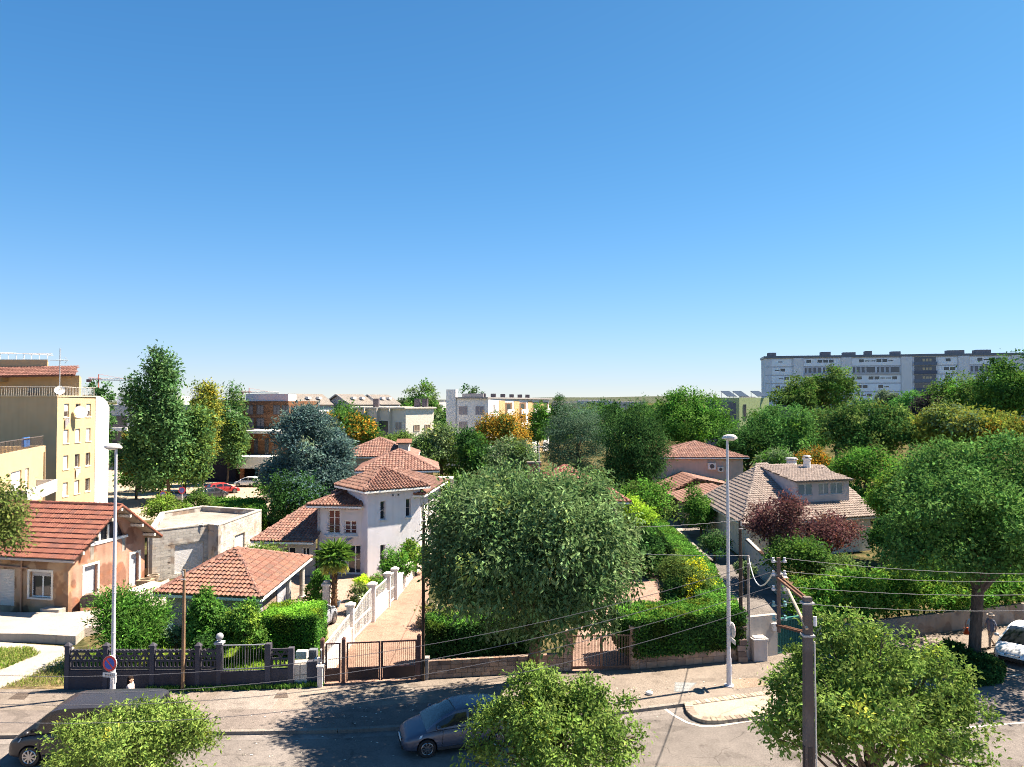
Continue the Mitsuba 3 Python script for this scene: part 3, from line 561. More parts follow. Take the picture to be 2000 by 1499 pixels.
# ---- right house: wide grey-brown hip roof with a shed dormer
k = thing('dormer_house', 'white rendered house with wide grey-brown tiled hip roof, shed dormer and two chimneys', 'house')
q = [V(18.0, 55.8, 2.95), V(30.9, 60.3, 2.95), V(30.4, 73.5, 2.95), V(18.3, 70.4, 2.95)]; r0, r1 = V(22.75, 67.2, 6.35), V(30.0 - .3, 68.6, 6.35)
ins = [q[0] + V(.45, .6, 0), q[1] + V(-.7, .4, 0), q[2] + V(-.5, -.6, 0), q[3] + V(.45, -.5, 0)]
m = MB((.56, .52, .45)); wall(m, ins[3], ins[0], 0, 3.1, [], .25); wall(m, ins[0], ins[1], 0, 3.1, [(2.0, 5.2, .1, 2.3), (7, 9, .9, 2.2)], .25); wall(m, ins[1], ins[2], 0, 3.1, [], .25); obj('wall', m, 'wall', k, s=.25)
window(k, ins[0], ins[1], (2.0, 5.2, .1, 2.3), bars=(2, 0), recess=.1, name='glass_door'); window(k, ins[0], ins[1], (7, 9, .9, 2.2), bars=(1, 0), recess=.1)
rk = hip_roof(k, q, [r0, r1], GREYBROWN, .28, .34, 'wave', rcols=GREYBROWN, thick=1.2, fascia=(.5, .46, .42))
f0, f1 = V(23.8, 60.3, 4.55), V(28.9, 62.0, 4.55); fu = unit((f1 - f0)); b0, b1 = V(22.9, 66.7, 6.42), V(28.3, 68.2, 6.42)
m = MB((.42, .40, .43)); wall(m, f0, f1, 4.0, 5.72, [(.25, 1.75, 4.6, 5.58), (2.35, 3.45, 4.6, 5.58), (3.6, 4.95, 4.6, 5.58)], .2)
for a, b in ((f0, b0), (f1, b1)): m.slab([a + V(0, 0, -.6), b + V(0, 0, -.1), b, V(a[0], a[1], 5.72)], V(.15, 0, 0))
dk = obj('dormer', m, 'wall', k, s=.15)
for h in ((.25, 1.75, 4.6, 5.58), (2.35, 3.45, 4.6, 5.58), (3.6, 4.95, 4.6, 5.58)): window(k, f0, f1, h, pane_col=(.16, .21, .25), frame_col=(.45, .47, .5), recess=.06, bars=(1, 0), name='dormer_window')
fo = V(.1, -.35, 0); dp = [V(f0[0], f0[1], 5.74) + fo - V(.25, .07, 0), V(f1[0], f1[1], 5.74) + fo + V(.25, .07, 0), b1, b0]
m = MB((.33, .26, .22)); m.slab(dp, V(0, 0, .06)); d2 = obj('dormer_roof', m, 'tile', k); tiled(d2, [x + V(0, 0, .07) for x in dp], .30, .36, GREYBROWN, 'wave')
for (cx, cy, hz, w_) in ((1576, 905, 1.5, .62), (1546, 905, .9, .95)):
    b = at(cx, cy, 66.5 if w_ < .8 else 70); m = MB((.62, .60, .58)); m.tube([V(b[0], b[1], 5.3), V(b[0], b[1], 6.35 + hz * .55)], [w_ * .62, w_ * .5], 14 if w_ < .8 else 4); m.tube([V(b[0], b[1], 6.35 + hz * .55), V(b[0], b[1], 6.35 + hz * .62)], w_ * .68, 14 if w_ < .8 else 4)
    m.tube([V(b[0], b[1], 6.35 + hz * .72), V(b[0], b[1], 6.35 + hz * .8)], [w_ * .62, w_ * .4], 14, (.25, .25, .27)); m.tube([V(b[0], b[1], 6.4), V(b[0], b[1], 6.35 + hz * .75)], w_ * .25, 8, (.2, .2, .2)); obj('chimney', m, 'paint', k)

# ---- pink house behind, with its low annexes
k, P = hip_house('two-storey pale pink house with hip roof and two wall-mounted air conditioners', 18.9, 28.3, 88, 97, 5.7, 7.4, (.66, .50, .44), TERRA2, 0.0, wins=((3, (6.0, 7.0, 3.6, 5.0)),))
for i, (px, py) in enumerate(((1390, 911), (1407, 917))):
    q = at(px, py, 87.8); kk = thing('air_conditioner', ('white air conditioner unit high on the pale pink wall, the left and upper of two', 'smaller air conditioner unit on the pale pink wall, the right and lower of two')[i], 'air conditioner')
    s = 1.0 if i == 0 else .72; m = MB((.72, .71, .70)); m.box(q, [.95 * s, .34, .8 * s]); obj('casing', m, 'paint', kk)
    m = MB((.08, .08, .09)); m.tube([q + V(0, -.16, 0), q + V(0, -.19, 0)], .28 * s, 16); obj('fan_grille', m, 'paint', kk)
k = thing('low_annex', 'low cream annex with terracotta lean-to roofs beside the side drive', 'annex')
a0, a1 = V(17.3, 72.0), V(18.4, 86.0); m = MB((.58, .50, .38)); wall(m, a1, a0, 0, 2.4, [(7.2, 9.2, .05, 2.0)], .2); wall(m, a0, a0 + V(5.5, .4), 0, 2.4, [], .2); obj('wall', m, 'wall', k, s=.25)
window(k, a1, a0, (7.2, 9.2, .05, 2.0), shutter=(.52, .34, .12), name='garage_door', label='ochre garage door')
for j, (q, sty) in enumerate((([V(17.0, 78.5, 2.5), V(17.0, 87.5, 2.5), V(20.6, 87.5, 3.9), V(20.6, 80.5, 3.9)], 0), ([V(20.6, 80.5, 3.9), V(20.6, 87.5, 3.9), V(25.2, 87.5, 2.9), V(25.2, 82.5, 2.9)], 0), ([V(16.9, 71.6, 2.45), V(16.9, 78.4, 2.45), V(21.6, 80.0, 3.4), V(22.8, 72.6, 3.4)], 0))):
    m = MB((.42, .2, .14)); m.slab(q, V(0, 0, -.12)); rk = obj('roof', m, 'tile', k); tiled(rk, [x + V(0, 0, .01) for x in q], .3, .4, [(.36, .19, .145), (.40, .22, .17), (.32, .165, .125)], 'wave')
# ---- yellow apartment block at the left
k = thing('yellow_apartment_block', 'yellow rendered apartment block with terraces and a white curved end wall', 'apartment building')
YEL = (.52, .40, .25)
a, b = V(-44.0, 69.4), V(-44.15, 76.0); cols = (1.5, 3.45, 5.35); rows = (3.3, 5.95, 8.5, 11.05)
holes = [(x - .42, x + .42, z - .1, z + 1.25) for z in rows for x in cols]
m = MB(YEL); wall(m, a, b, 0, 13.0, holes, .3); wall(m, V(-60, 69.4), a, 0, 13.0, [], .3); obj('wall', m, 'wall', k, s=.22)
m = MB((.30, .22, .13)); m.prism([V(-60, 69.7), V(-44.3, 69.7), V(-44.3, 76), V(-60, 76)], 12.6, 12.75); obj('roof_terrace', m, 'ground', k)
m = MB((.62, .52, .36)); m.beam(V(-60, 69.45, 13.04), V(-43.95, 69.45, 13.04), .35, .1); m.beam(V(-44.1, 69.5, 13.05), V(-44.2, 76, 13.05), .35, .1)
m.beam(V(-60, 69.5, 13.3), V(-54.6, 69.5, 13.3), .4, .5, YEL); obj('coping', m, 'wall', k, s=.2)
opens = {6, 3, 7, 10, 11}
for i, h in enumerate(holes):
    window(k, a, b, h, bars=(0, 0), recess=.15, sill=(.66, .6, .5), shutter=None if i in (4, 5, 2, 10) else (.72, .70, .67), blind=.55 if i in (9, 11) else 0, pane_col=(.05, .04, .04))
m = MB((.62, .62, .64)); pts = [(76.0, 0), (78.5, 0), (78.55, 11.9), (78.1, 12.5), (77.4, 12.9), (76.6, 13.1), (76.0, 13.12)]
tm = trimesh.creation.extrude_polygon(Polygon(pts), 4.0, engine='earcut'); q = np.array(tm.vertices); m.add(np.c_[-48.1 + q[:, 2], q[:, 0], q[:, 1]], tm.faces); obj('white_end_wall', m, 'wall', k, s=.15)
m = MB((.52, .385, .225)); m.prism([V(-60, 76.5), V(-46.2, 76.5), V(-50.2, 83.5), V(-60, 83.5)], 12.6, 15.3); m.prism([V(-60, 78.0), V(-50.6, 78.0), V(-54.4, 84), V(-60, 84)], 15.2, 17.1)
m.prism([V(-60, 75.2), V(-53.8, 75.2), V(-53.8, 77), V(-60, 77)], 14.6, 15.25); obj('upper_storey', m, 'wall', k, s=.12)
q = [V(-60, 75.0, 15.05), V(-45.9, 75.3, 15.3), V(-47.3, 77.9, 16.3), V(-60, 77.9, 16.3)]; m = MB((.30, .13, .10)); m.slab(q, V(0, 0, -.12)); rk = obj('roof', m, 'tile', k); tiled(rk, [x + V(0, 0, .01) for x in q], .34, .5, [(.27, .13, .10), (.31, .15, .12), (.24, .11, .09)], 'wave')
m = MB((.06, .05, .05)); wbox(m, V(-60, 76.5), V(-46.2, 76.5), 8.3, 9.6, 13.0, 14.0, .0, .04); obj('terrace_door', m, 'glass', k)
m = MB((.45, .42, .38))
for i in range(26):
    x = -50 + i * .23; m.tube([V(x, 69.6, 13.05), V(x, 69.6, 13.95)], .018, 5)
for i in range(26): m.tube([V(-44.15, 69.8 + i * .24, 13.05), V(-44.15, 69.8 + i * .24, 13.95)], .018, 5)
m.tube([V(-50, 69.6, 13.95), V(-44.15, 69.6, 13.95), V(-44.15, 76, 13.95)], .03, 5); obj('terrace_railing', m, 'paint', k)
m = MB((.66, .68, .70))
for i in range(9): m.tube([V(-57.5 + i * .85, 78.1, 17.1), V(-57.5 + i * .85, 78.1, 17.75)], .03, 5)
m.tube([V(-60, 78.1, 17.75), V(-50.2, 78.1, 17.75)], .04, 5); m.tube([V(-60, 78.1, 18.1), V(-50.4, 78.6, 17.6)], .04, 5); obj('roof_railing', m, 'paint', k)
c4 = [V(-40.4, 62.2), V(-36.5, 51.0), V(-52, 46), V(-56, 58)]                     # lower wing with terrace on top and balcony
wd, wd2 = (6.1, 8.2, 5.35, 7.1), (4.7, 5.5, 5.35, 7.1)
m = MB(YEL); n0 = wall(m, c4[1], c4[0], 0, 8.7, [(10.2 - wd[0] - 1.1 + .0, 10.2 - 3.2, 5.35, 7.25), (10.2 - 2.6, 10.2 - 1.75, 5.35, 7.25)] if False else [(2.9, 5.4, 5.3, 7.2), (6.3, 7.3, 5.3, 7.2)], .3)
wall(m, V(-56, 62.2), c4[0], 0, 8.7, [], .3) if False else None; m.prism([c4[0] + V(-.3, -.1), c4[1] + V(-.32, .1), c4[2], c4[3]], 7.9, 8.05); wall(m, c4[0], c4[3], 0, 8.7, [], .3); obj('lower_wing_wall', m, 'wall', k, s=.12)
window(k, c4[1], c4[0], (2.9, 5.4, 5.3, 7.2), bars=(2, 0), name='french_door', pane_col=(.3, .3, .3), shutter=(.74, .73, .71), blind=.7); window(k, c4[1], c4[0], (6.3, 7.3, 5.3, 7.2), bars=(1, 0), name='french_door', shutter=(.74, .73, .71), blind=.8)
m = MB((.50, .49, .48)); wbox(m, c4[1], c4[0], 1.2, 9.4, 5.0, 5.18, 0, 1.5); wbox(m, c4[1], c4[0], 1.2, 9.4, 5.18, 6.0, 1.38, 1.5); wbox(m, c4[1], c4[0], 1.2, 1.32, 5.18, 6.0, .02, 1.37); wbox(m, c4[1], c4[0], 9.28, 9.4, 5.18, 6.0, .02, 1.37); obj('balcony', m, 'wall', k, s=.15)
m = MB((.10, .08, .07))
for i in range(38): p = on_wall(c4[1], c4[0], .3 + i * .3, 8.7, -.12); m.tube([p, p + V(0, 0, .85)], .02, 5)
m.tube([on_wall(c4[1], c4[0], .3, 9.55, -.12), on_wall(c4[1], c4[0], 11.6, 9.55, -.12)], .035, 5); obj('terrace_railing', m, 'paint', k)
m = MB((.32, .24, .16)); m.tube([on_wall(c4[1], c4[0], 11.3, 8.2, .1), on_wall(c4[1], c4[0], 11.3, .2, .1)], .07, 6); obj('downpipe', m, 'paint', k)
m = MB((.05, .16, .45)); q = on_wall(c4[1], c4[0], 7.3, 9.25, -.25)
m.box(q, [.14, 1.6, .75], math.atan2(-11.2, 3.9) + math.pi / 2); tag = obj('blue_cloth', m, 'matte', None, label='blue cloth hung over the terrace railing of the yellow block', cat='cloth')
def dish(q, r, aim, label, name='satellite_dish'):
    k = thing(name, label, 'satellite dish'); m = MB((.78, .77, .74)); d = unit(aim); a = unit(np.cross(d, [0, 0, 1])); u = np.cross(a, d); rr = []
    for t in (0.02, .35, .7, 1.0): rr.append([q + d * (.28 * r * t * t) + (a * math.cos(g) + u * math.sin(g)) * r * t for g in np.linspace(0, 2 * math.pi, 20, endpoint=False)])
    for t in (1.0, .7, .35, .02): rr.append([q + d * (.28 * r * t * t - .03) + (a * math.cos(g) + u * math.sin(g)) * r * t for g in np.linspace(0, 2 * math.pi, 20, endpoint=False)])
    m.loft(rr); obj('reflector', m, 'paint', k, smooth=30)
    m = MB((.5, .5, .5)); m.tube([q - u * r * .8, q + d * r * .9], .02, 5); m.sphere(q + d * r * .9, .06, sub=1); m.tube([q - d * .05, q - d * .5 - u * .2], .03, 5); obj('arm', m, 'paint', k)
dish(on_wall(a, b, 2.9, 11.45, .55), .62, (.8, -.55, .25), 'white satellite dish on the sunlit window wall of the yellow block')
dish(at(117, 763, 70.2), .45, (.5, -.8, .3), 'white satellite dish on the roof terrace of the yellow block')
k = thing('television_aerial', 'tall television aerial on the roof terrace of the yellow block', 'aerial'); q = at(116, 770, 72); m = MB((.35, .36, .38)); m.tube([q + V(0, 0, -.4), q + V(0, 0, 4.6)], .045, 6); obj('mast', m, 'paint', k)
m = MB((.35, .36, .38)); m.tube([q + V(-1.0, 0, 3.4), q + V(.8, 0, 3.4)], .03, 5)
for i in range(7): m.tube([q + V(-.2 + .15 * i, -.3, 3.4), q + V(-.2 + .15 * i, .3, 3.4)], .02, 5)
m.tube([q + V(.5, 0, 3.7), q + V(.8, 0, 3.4), q + V(.5, 0, 3.1)], .03, 5); obj('antenna', m, 'paint', k)
# laundry on the window sills
for i, (c, col, lab) in enumerate(((5, (.62, .55, .52), 'pale laundry hanging below the open middle window of the yellow block'), (0, (.35, .33, .36), 'grey laundry hanging below the top left window of the yellow block'))):
    h = holes[[4, 9][i]]; m = MB(col)
    for j in range(3): wbox(m, a, b, h[0] + .05 + j * .25, h[0] + .26 + j * .25, h[2] - 1.0 + .2 * j, h[2] - .15, .1, .13)
    obj('laundry', m, 'matte', None, label=lab, cat='laundry')

# ---- blocks in the middle distance
def block(name, label, poly, z0, z1, col, cat='apartment building', mat='wall', s=.0):
    k = thing(name, label, cat); m = MB(col); m.prism(poly, z0, z1); obj('wall', m, mat, k, s=s); return k
def face_windows(k, a, b, us, zs, w, h, frame=WHITE, pane=(.06, .07, .09), out=.03, shutter=None, name='window', sill=None):
    for z in zs:
        for u0 in us:
            m = MB(frame)
            for (x0, x1, y0, y1) in ((u0, u0 + .09, z, z + h), (u0 + w - .09, u0 + w, z, z + h), (u0 + .09, u0 + w - .09, z, z + .09), (u0 + .09, u0 + w - .09, z + h - .09, z + h), (u0 + w / 2 - .05, u0 + w / 2 + .05, z + .09, z + h - .09)): wbox(m, a, b, x0, x1, y0, y1, -.05, out + .05)
            if sill: wbox(m, a, b, u0 - .1, u0 + w + .1, z - .12, z, 0, out + .12, sill)
            q = obj(name, m, 'paint', k); m = MB(shutter or pane); wbox(m, a, b, u0 + .05, u0 + w - .05, z + .05, z + h - .05, -.05, out); obj('shutter' if shutter else 'pane', m, 'paint' if shutter else 'glass', q)
def edge(q, i): return q[i], q[(i + 1) % len(q)]

# dark and grey blocks behind the poplars
p = [V(-77, 132), V(-70.5, 134), V(-56, 139), V(-58, 152), V(-80, 148)]
k = block('grey_balcony_block', 'grey and white apartment block with dark recessed balconies behind the tall poplar', p, 0, 11.9, (.46, .46, .48))
for z in (1.6, 4.6, 7.6):
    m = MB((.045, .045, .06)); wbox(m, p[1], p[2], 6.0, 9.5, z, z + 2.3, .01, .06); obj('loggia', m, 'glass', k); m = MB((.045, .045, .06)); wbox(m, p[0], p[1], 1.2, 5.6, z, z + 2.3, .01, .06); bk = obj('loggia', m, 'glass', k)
    m = MB((.68, .68, .68)); wbox(m, p[0], p[1], .9, 5.8, z - .5, z + .1, .07, 1.3); wbox(m, p[1], p[2], 5.8, 9.7, z - .3, z + .1, .07, 1.1); obj('slab', m, 'paint', bk)
    m = MB((.55, .57, .6)); wbox(m, p[0], p[1], .9, 2.5, z + .1, z + 2.2, .9, 1.0); obj('screen', m, 'paint', bk)
m = MB((.55, .55, .56)); m.prism([V(-76, 138), V(-66, 140), V(-66, 147), V(-76, 146)], 11.9, 13.6); obj('penthouse', m, 'wall', k, s=0)
p = [V(-52.5, 117), V(-46.8, 116), V(-45.8, 121.5), V(-51.5, 123)]
k = block('charcoal_wing', 'windowless charcoal building wing behind the narrow poplar', [V(-54, 113.5), V(-43.2, 112.3), V(-42.5, 121), V(-53, 123)], 0, 8.0, (.035, .033, .045), 'building')
p = [V(-46.2, 123.0), V(-38.0, 121.8), V(-36.6, 135), V(-46, 136)]
WOOD = (.16, .085, .05)
k = block('timber_clad_building', 'brown timber-clad apartment building with a white terrace band and pale canopy', p, 7.9, 12.6, WOOD, mat='wood', s=.7)
m = MB(WOOD); m.prism([V(-43.1, 115.5), V(-36.8, 114.2), V(-36, 121), V(-43, 122.5)], 2.2, 7.4); obj('lower_wall', m, 'wood', k, s=.7)
m = MB((.70, .68, .65)); m.prism([V(-46.6, 114.6), V(-36.4, 113.4), V(-35.5, 123), V(-46, 124)], 7.45, 7.85); m.prism([V(-42.3, 109.9), V(-36.8, 109.5), V(-36.6, 114.1), V(-42.5, 114.6)], 2.3, 4.05); obj('terrace_band', m, 'wall', k, s=.1)
m = MB((.62, .62, .63)); m.prism([V(-48.3, 130), V(-40.6, 130), V(-40.6, 135), V(-46, 135)], 12.6, 13.9); obj('penthouse', m, 'wall', k, s=0)
face_windows(k, p[0], p[1], (.7, 2.6, 5.6, 7.2), (10.3,), 1.25, 1.6, frame=(.07, .06, .06)); face_windows(k, p[0], p[1], (.7, 2.6), (8.0,), 1.4, 1.7, frame=(.07, .06, .06)); face_windows(k, V(-43.1, 115.5), V(-36.8, 114.2), (1.8, 3.7), (4.0,), .7, 2.6, frame=(.07, .06, .06)); face_windows(k, V(-43.1, 115.5), V(-36.8, 114.2), (.5,), (2.3,), 1.2, 1.3)
m = MB((.20, .09, .05)); m.box([-38.7, 110.5, 1.15], [.5, .5, 2.3]); m.box([-41.5, 110.5, 1.15], [.5, .5, 2.3]); obj('post', m, 'wood', k)
# three gabled grey roofs
for A0, B0, t, lab in ((V(-49.2, 152), V(-43.1, 148), 1.0, 'nearest and leftmost of the three grey-roofed gabled blocks'), (V(-41.0, 158), V(-34.7, 154), .9, 'middle one of the three grey-roofed gabled blocks'), (V(-35.6, 166), V(-29.6, 162), .75, 'farthest and rightmost of the three grey-roofed gabled blocks')):
    k = thing('gabled_block', lab, 'apartment building'); gv = B0 - A0; sv = V(4, 6.1) * t * 1.15; C0, D0 = B0 + sv, A0 + sv; ze, zr = 12.05, 14.0; gw = np.linalg.norm(gv); mid = (A0 + B0) / 2; o = unit(gv)
    m = MB((.52, .52, .54)); wall(m, A0, B0, 0, ze, [], .3, gable=[(gw / 2, zr - .12)]); wall(m, B0, C0, 0, ze, [], .3); wall(m, C0, D0, 0, ze, [], .3, gable=[(gw / 2, zr - .12)]); wall(m, D0, A0, 0, ze, [], .3); obj('wall', m, 'wall', k, s=.12)
    e1 = -unit(sv) * .6; P = lambda q, z: V(q[0], q[1], z); m = MB((.185, .17, .16)); m.slab([P(B0 + o * .5 + e1, ze - .3), P(C0 + o * .5, ze - .3), P(mid + sv, zr), P(mid + e1, zr)], V(0, 0, .16)); m.slab([P(A0 - o * .5 + e1, ze - .3), P(D0 - o * .5, ze - .3), P(mid + sv, zr), P(mid + e1, zr)], V(0, 0, .155)); rk = obj('roof', m, 'wall', k, s=.3)
    for j in range(2): m = MB((.60, .59, .58)); q = B0 * .62 + mid * .38 + sv * (.3 + .35 * j); m.box([q[0], q[1], 13.3], [.9, .9, .5], math.atan2(sv[1], sv[0])); obj('roof_vent', m, 'paint', rk)
    m = MB((.30, .29, .29)); m.beam(P(A0 - o * .5 + e1 * 1.1, ze - .2), P(mid + e1 * 1.1, zr + .1), .1, .28); m.beam(P(B0 + o * .5 + e1 * 1.1, ze - .2), P(mid + e1 * 1.1, zr + .1), .1, .28); obj('verge', m, 'paint', rk)
    m = MB((.74, .73, .72)); wbox(m, B0, C0, 0, np.linalg.norm(sv), ze - 2.0, ze - 1.0, .0, .06); obj('white_band', m, 'paint', k)
    face_windows(k, A0, B0, (3.2,), (8.2,), 1.4, 1.5); face_windows(k, B0, C0, (1.2, 4.2), (8.0,), 1.4, 1.5)
# cream block with balconies
c0, cr, cl = V(-18.5, 125.0), V(-14.1, 129.3), V(-28.6, 128.2)
k = block('cream_balcony_block', 'cream four-storey apartment block with balconies on the left and a sunlit end wall', [c0, cr, cr + V(-9, 9), cl + V(-1, 9), cl], 0, 11.3, (.74, .68, .60))
m = MB((.66, .62, .56)); m.prism([c0 + V(-.1, -.6), cr + V(.5, 0), cr + V(-9, 9.5), cl + V(-1, 9.5), cl + V(-.4, -.4)], 11.3, 11.55); obj('roof_slab', m, 'wall', k, s=.1)
m = MB((.12, .11, .13)); [m.box([-24.5 + x, 129.5, 12.3], [1.0, 1.0, 1.5]) for x in (0, 7.4, 8.8)]; obj('roof_chimney', m, 'wall', k)
face_windows(k, c0, cr, (1.7, 4.1), (1.6, 4.4, 7.3), 1.3, 1.15, frame=(.5, .42, .34), pane=(.20, .15, .12))
face_windows(k, cl, c0, (8.6,), (2.0, 4.6, 7.6), 1.2, 1.35, frame=(.45, .4, .36), pane=(.22, .2, .2), shutter=(.3, .27, .26))
for z in (1.0, 3.9, 6.8):
    for u0 in (.4, 3.1, 5.4):
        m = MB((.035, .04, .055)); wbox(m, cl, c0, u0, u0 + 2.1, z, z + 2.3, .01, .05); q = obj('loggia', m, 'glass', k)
        m = MB((.60, .54, .46) if u0 != 5.4 else (.12, .10, .13)); wbox(m, cl, c0, u0, u0 + 2.1, z - .1, z + .85, .6, .7); wbox(m, cl, c0, u0 - .1, u0 + 2.2, z - .35, z - .1, .06, .9); obj('balcony_front', m, 'paint', q)
m = MB((.62, .56, .48))
for u0 in (.1, 2.75, 5.2, 7.65): wbox(m, cl, c0, u0, u0 + .25, 0, 11.3, .02, .95)
obj('partition', m, 'wall', k, s=.1)
# white block right of it
c0, cl, cr = V(-4.6, 140.0), V(-11.0, 141.2), V(9.6, 186)
k = block('white_apartment_block', 'white four-storey apartment block with tall chimney wall and shaded shuttered windows', [c0, cr, cr + V(-11, 3), cl + V(0, 3), cl], 0, 13.1, (.74, .72, .73))
m = MB((.76, .73, .73)); m.prism([V(-12.9, 140.4), V(-11.05, 140.9), V(-11.0, 146), V(-12.9, 146)], 0, 14.9); obj('chimney_wall', m, 'wall', k, s=0)
m = MB((.30, .29, .29)); m.prism([c0 + V(-.1, -.7), cr + V(.8, 0), cr + V(-11, 3), cl + V(-.2, 3), cl + V(0, -.5)], 13.1, 13.4)
for i in range(7): m.box(c0.tolist() + [13.7] + V(-2, 3, 0) if False else [c0[0] - 3.5 + i * 2.0, c0[1] + 6 + i * 5.8, 13.8], [1.1, 1.6, .9], col=(.14, .12, .13))
m.box([c0[0] - 3.2, c0[1] + 3.2, 13.75], [4.2, 2, .7], col=(.35, .33, .33)); obj('roof', m, 'wall', k, s=.1)
L = np.linalg.norm(c0 - cl); face_windows(k, cl, c0, (.55, 3.9), (3.9, 6.9, 9.9), 1.75, 1.75, frame=(.4, .38, .4), shutter=(.24, .22, .25))
L = np.linalg.norm(cr - c0)
for j, u0 in enumerate((6.5, 17, 28, 38)):
    m = MB((.48, .35, .20)); wbox(m, c0, cr, u0, u0 + 4.0, 0, 12.7, .01, .06); obj('ochre_panel', m, 'wall', k, s=0)
    for z in (4.2, 7.1, 10.0):
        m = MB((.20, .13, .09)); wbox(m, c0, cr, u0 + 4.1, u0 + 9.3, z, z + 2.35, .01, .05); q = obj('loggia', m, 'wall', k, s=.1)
        m = MB((.64, .62, .6)); wbox(m, c0, cr, u0 + 4.0, u0 + 9.4, z - .25, z + .85, .5, .62); wbox(m, c0, cr, u0 + 3.9, u0 + 9.5, z - .3, z - .12, .06, .5); obj('balcony_front', m, 'paint', q)
        m = MB((.05, .05, .06)); wbox(m, c0, cr, u0 + 5.2, u0 + 7.8, z, z + 2.0, .055, .08); obj('glass_door', m, 'glass', q)
face_windows(k, c0, cr, (3.0,), (4.6, 7.5, 10.4), .8, 1.6, frame=(.5, .46, .44), shutter=(.35, .3, .3))
# green building with solar panels
p = [V(42.0, 144), V(49.8, 150), V(51, 160), V(38, 158)]
p = [V(44.2, 139.5), V(51.8, 144.5), V(50, 158), V(40.5, 150)]
k = block('green_building', 'plain pale green building with tilted solar panels on its roof', p, 0, 13.3, (.36, .44, .24), 'building')
face_windows(k, p[0], p[1], (1.2,), (9.0,), .8, 3.0, frame=(.12, .12, .12)); m = MB((.16, .17, .20)); m.prism([V(40.2, 147), V(44.0, 140.2), V(44.0, 150), V(41, 152)], 0, 12.4); obj('grey_wing', m, 'wall', k, s=.1); m = MB((.16, .17, .20)); m.prism([V(52.0, 146), V(57.5, 147), V(57, 155), V(51.5, 154)], 0, 11.7); obj('grey_wing', m, 'wall', k, s=.1)
m = MB((.3, .16, .13)); m.box([53.0, 145.8, 10.3], [1.6, .4, 2.6]); obj('brown_panel', m, 'wall', k)
for i, x in enumerate((43.0, 45.4, 49.0)):
    m = MB((.04, .05, .07)); m.slab([V(x, 143, 13.5), V(x + 2.0, 143.4, 13.5), V(x + 1.0, 145.2, 14.6), V(x - .9, 144.8, 14.6)], V(0, 0, .08)); q = obj('solar_panel', m, 'glass', k)
    m = MB((.3, .3, .3)); [m.tube([V(x + d, 144.8, 13.2), V(x + d, 144.8, 14.5)], .05, 5) for d in (-.7, .9)]; obj('stand', m, 'paint', q)
# long slab block on the right
sa, sb = V(88.0, 249.0), V(205, 221); L = np.linalg.norm(sb - sa); su = unit(sb - sa); sn = V(su[1], -su[0])
k = thing('slab_block', 'long grey-blue slab apartment block on the right horizon with loggias and dark stair recess', 'apartment building')
bk_ = V(-su[1], su[0]) * 13; m = MB((.70, .72, .80)); m.prism([sa, sb, sb + bk_, sa + bk_], 0, 27.6); obj('wall', m, 'wall', k, s=0)
m = MB((.13, .15, .19)); m.prism([sa - su * .4 + sn * .5, sb + sn * .5, sb + bk_, sa + bk_ - su * .4], 27.6, 28.3); obj('roof_edge', m, 'paint', k)
m = MB((.17, .18, .21)); rnd = random.Random(3)
for u0 in (2.5, 20, 27.5, 33.5, 42, 60, 68, 83, 91, 98, 105, 112): w_ = rnd.uniform(2, 5); q = sa + su * u0 - sn * 3; m.box([q[0], q[1], 28.9], [w_, 3, rnd.uniform(.9, 1.7)], math.atan2(su[1], su[0]))
obj('roof_housing', m, 'wall', k)
piers = (9.2, 24.5, 43.0, 60.0, 75.5, 91.5, 108)
for u0 in piers:
    m = MB((.76, .76, .80)); wbox(m, sa, sb, u0, u0 + 3.2, 0, 27.5, .01, .5); obj('pier', m, 'wall', k, s=0)
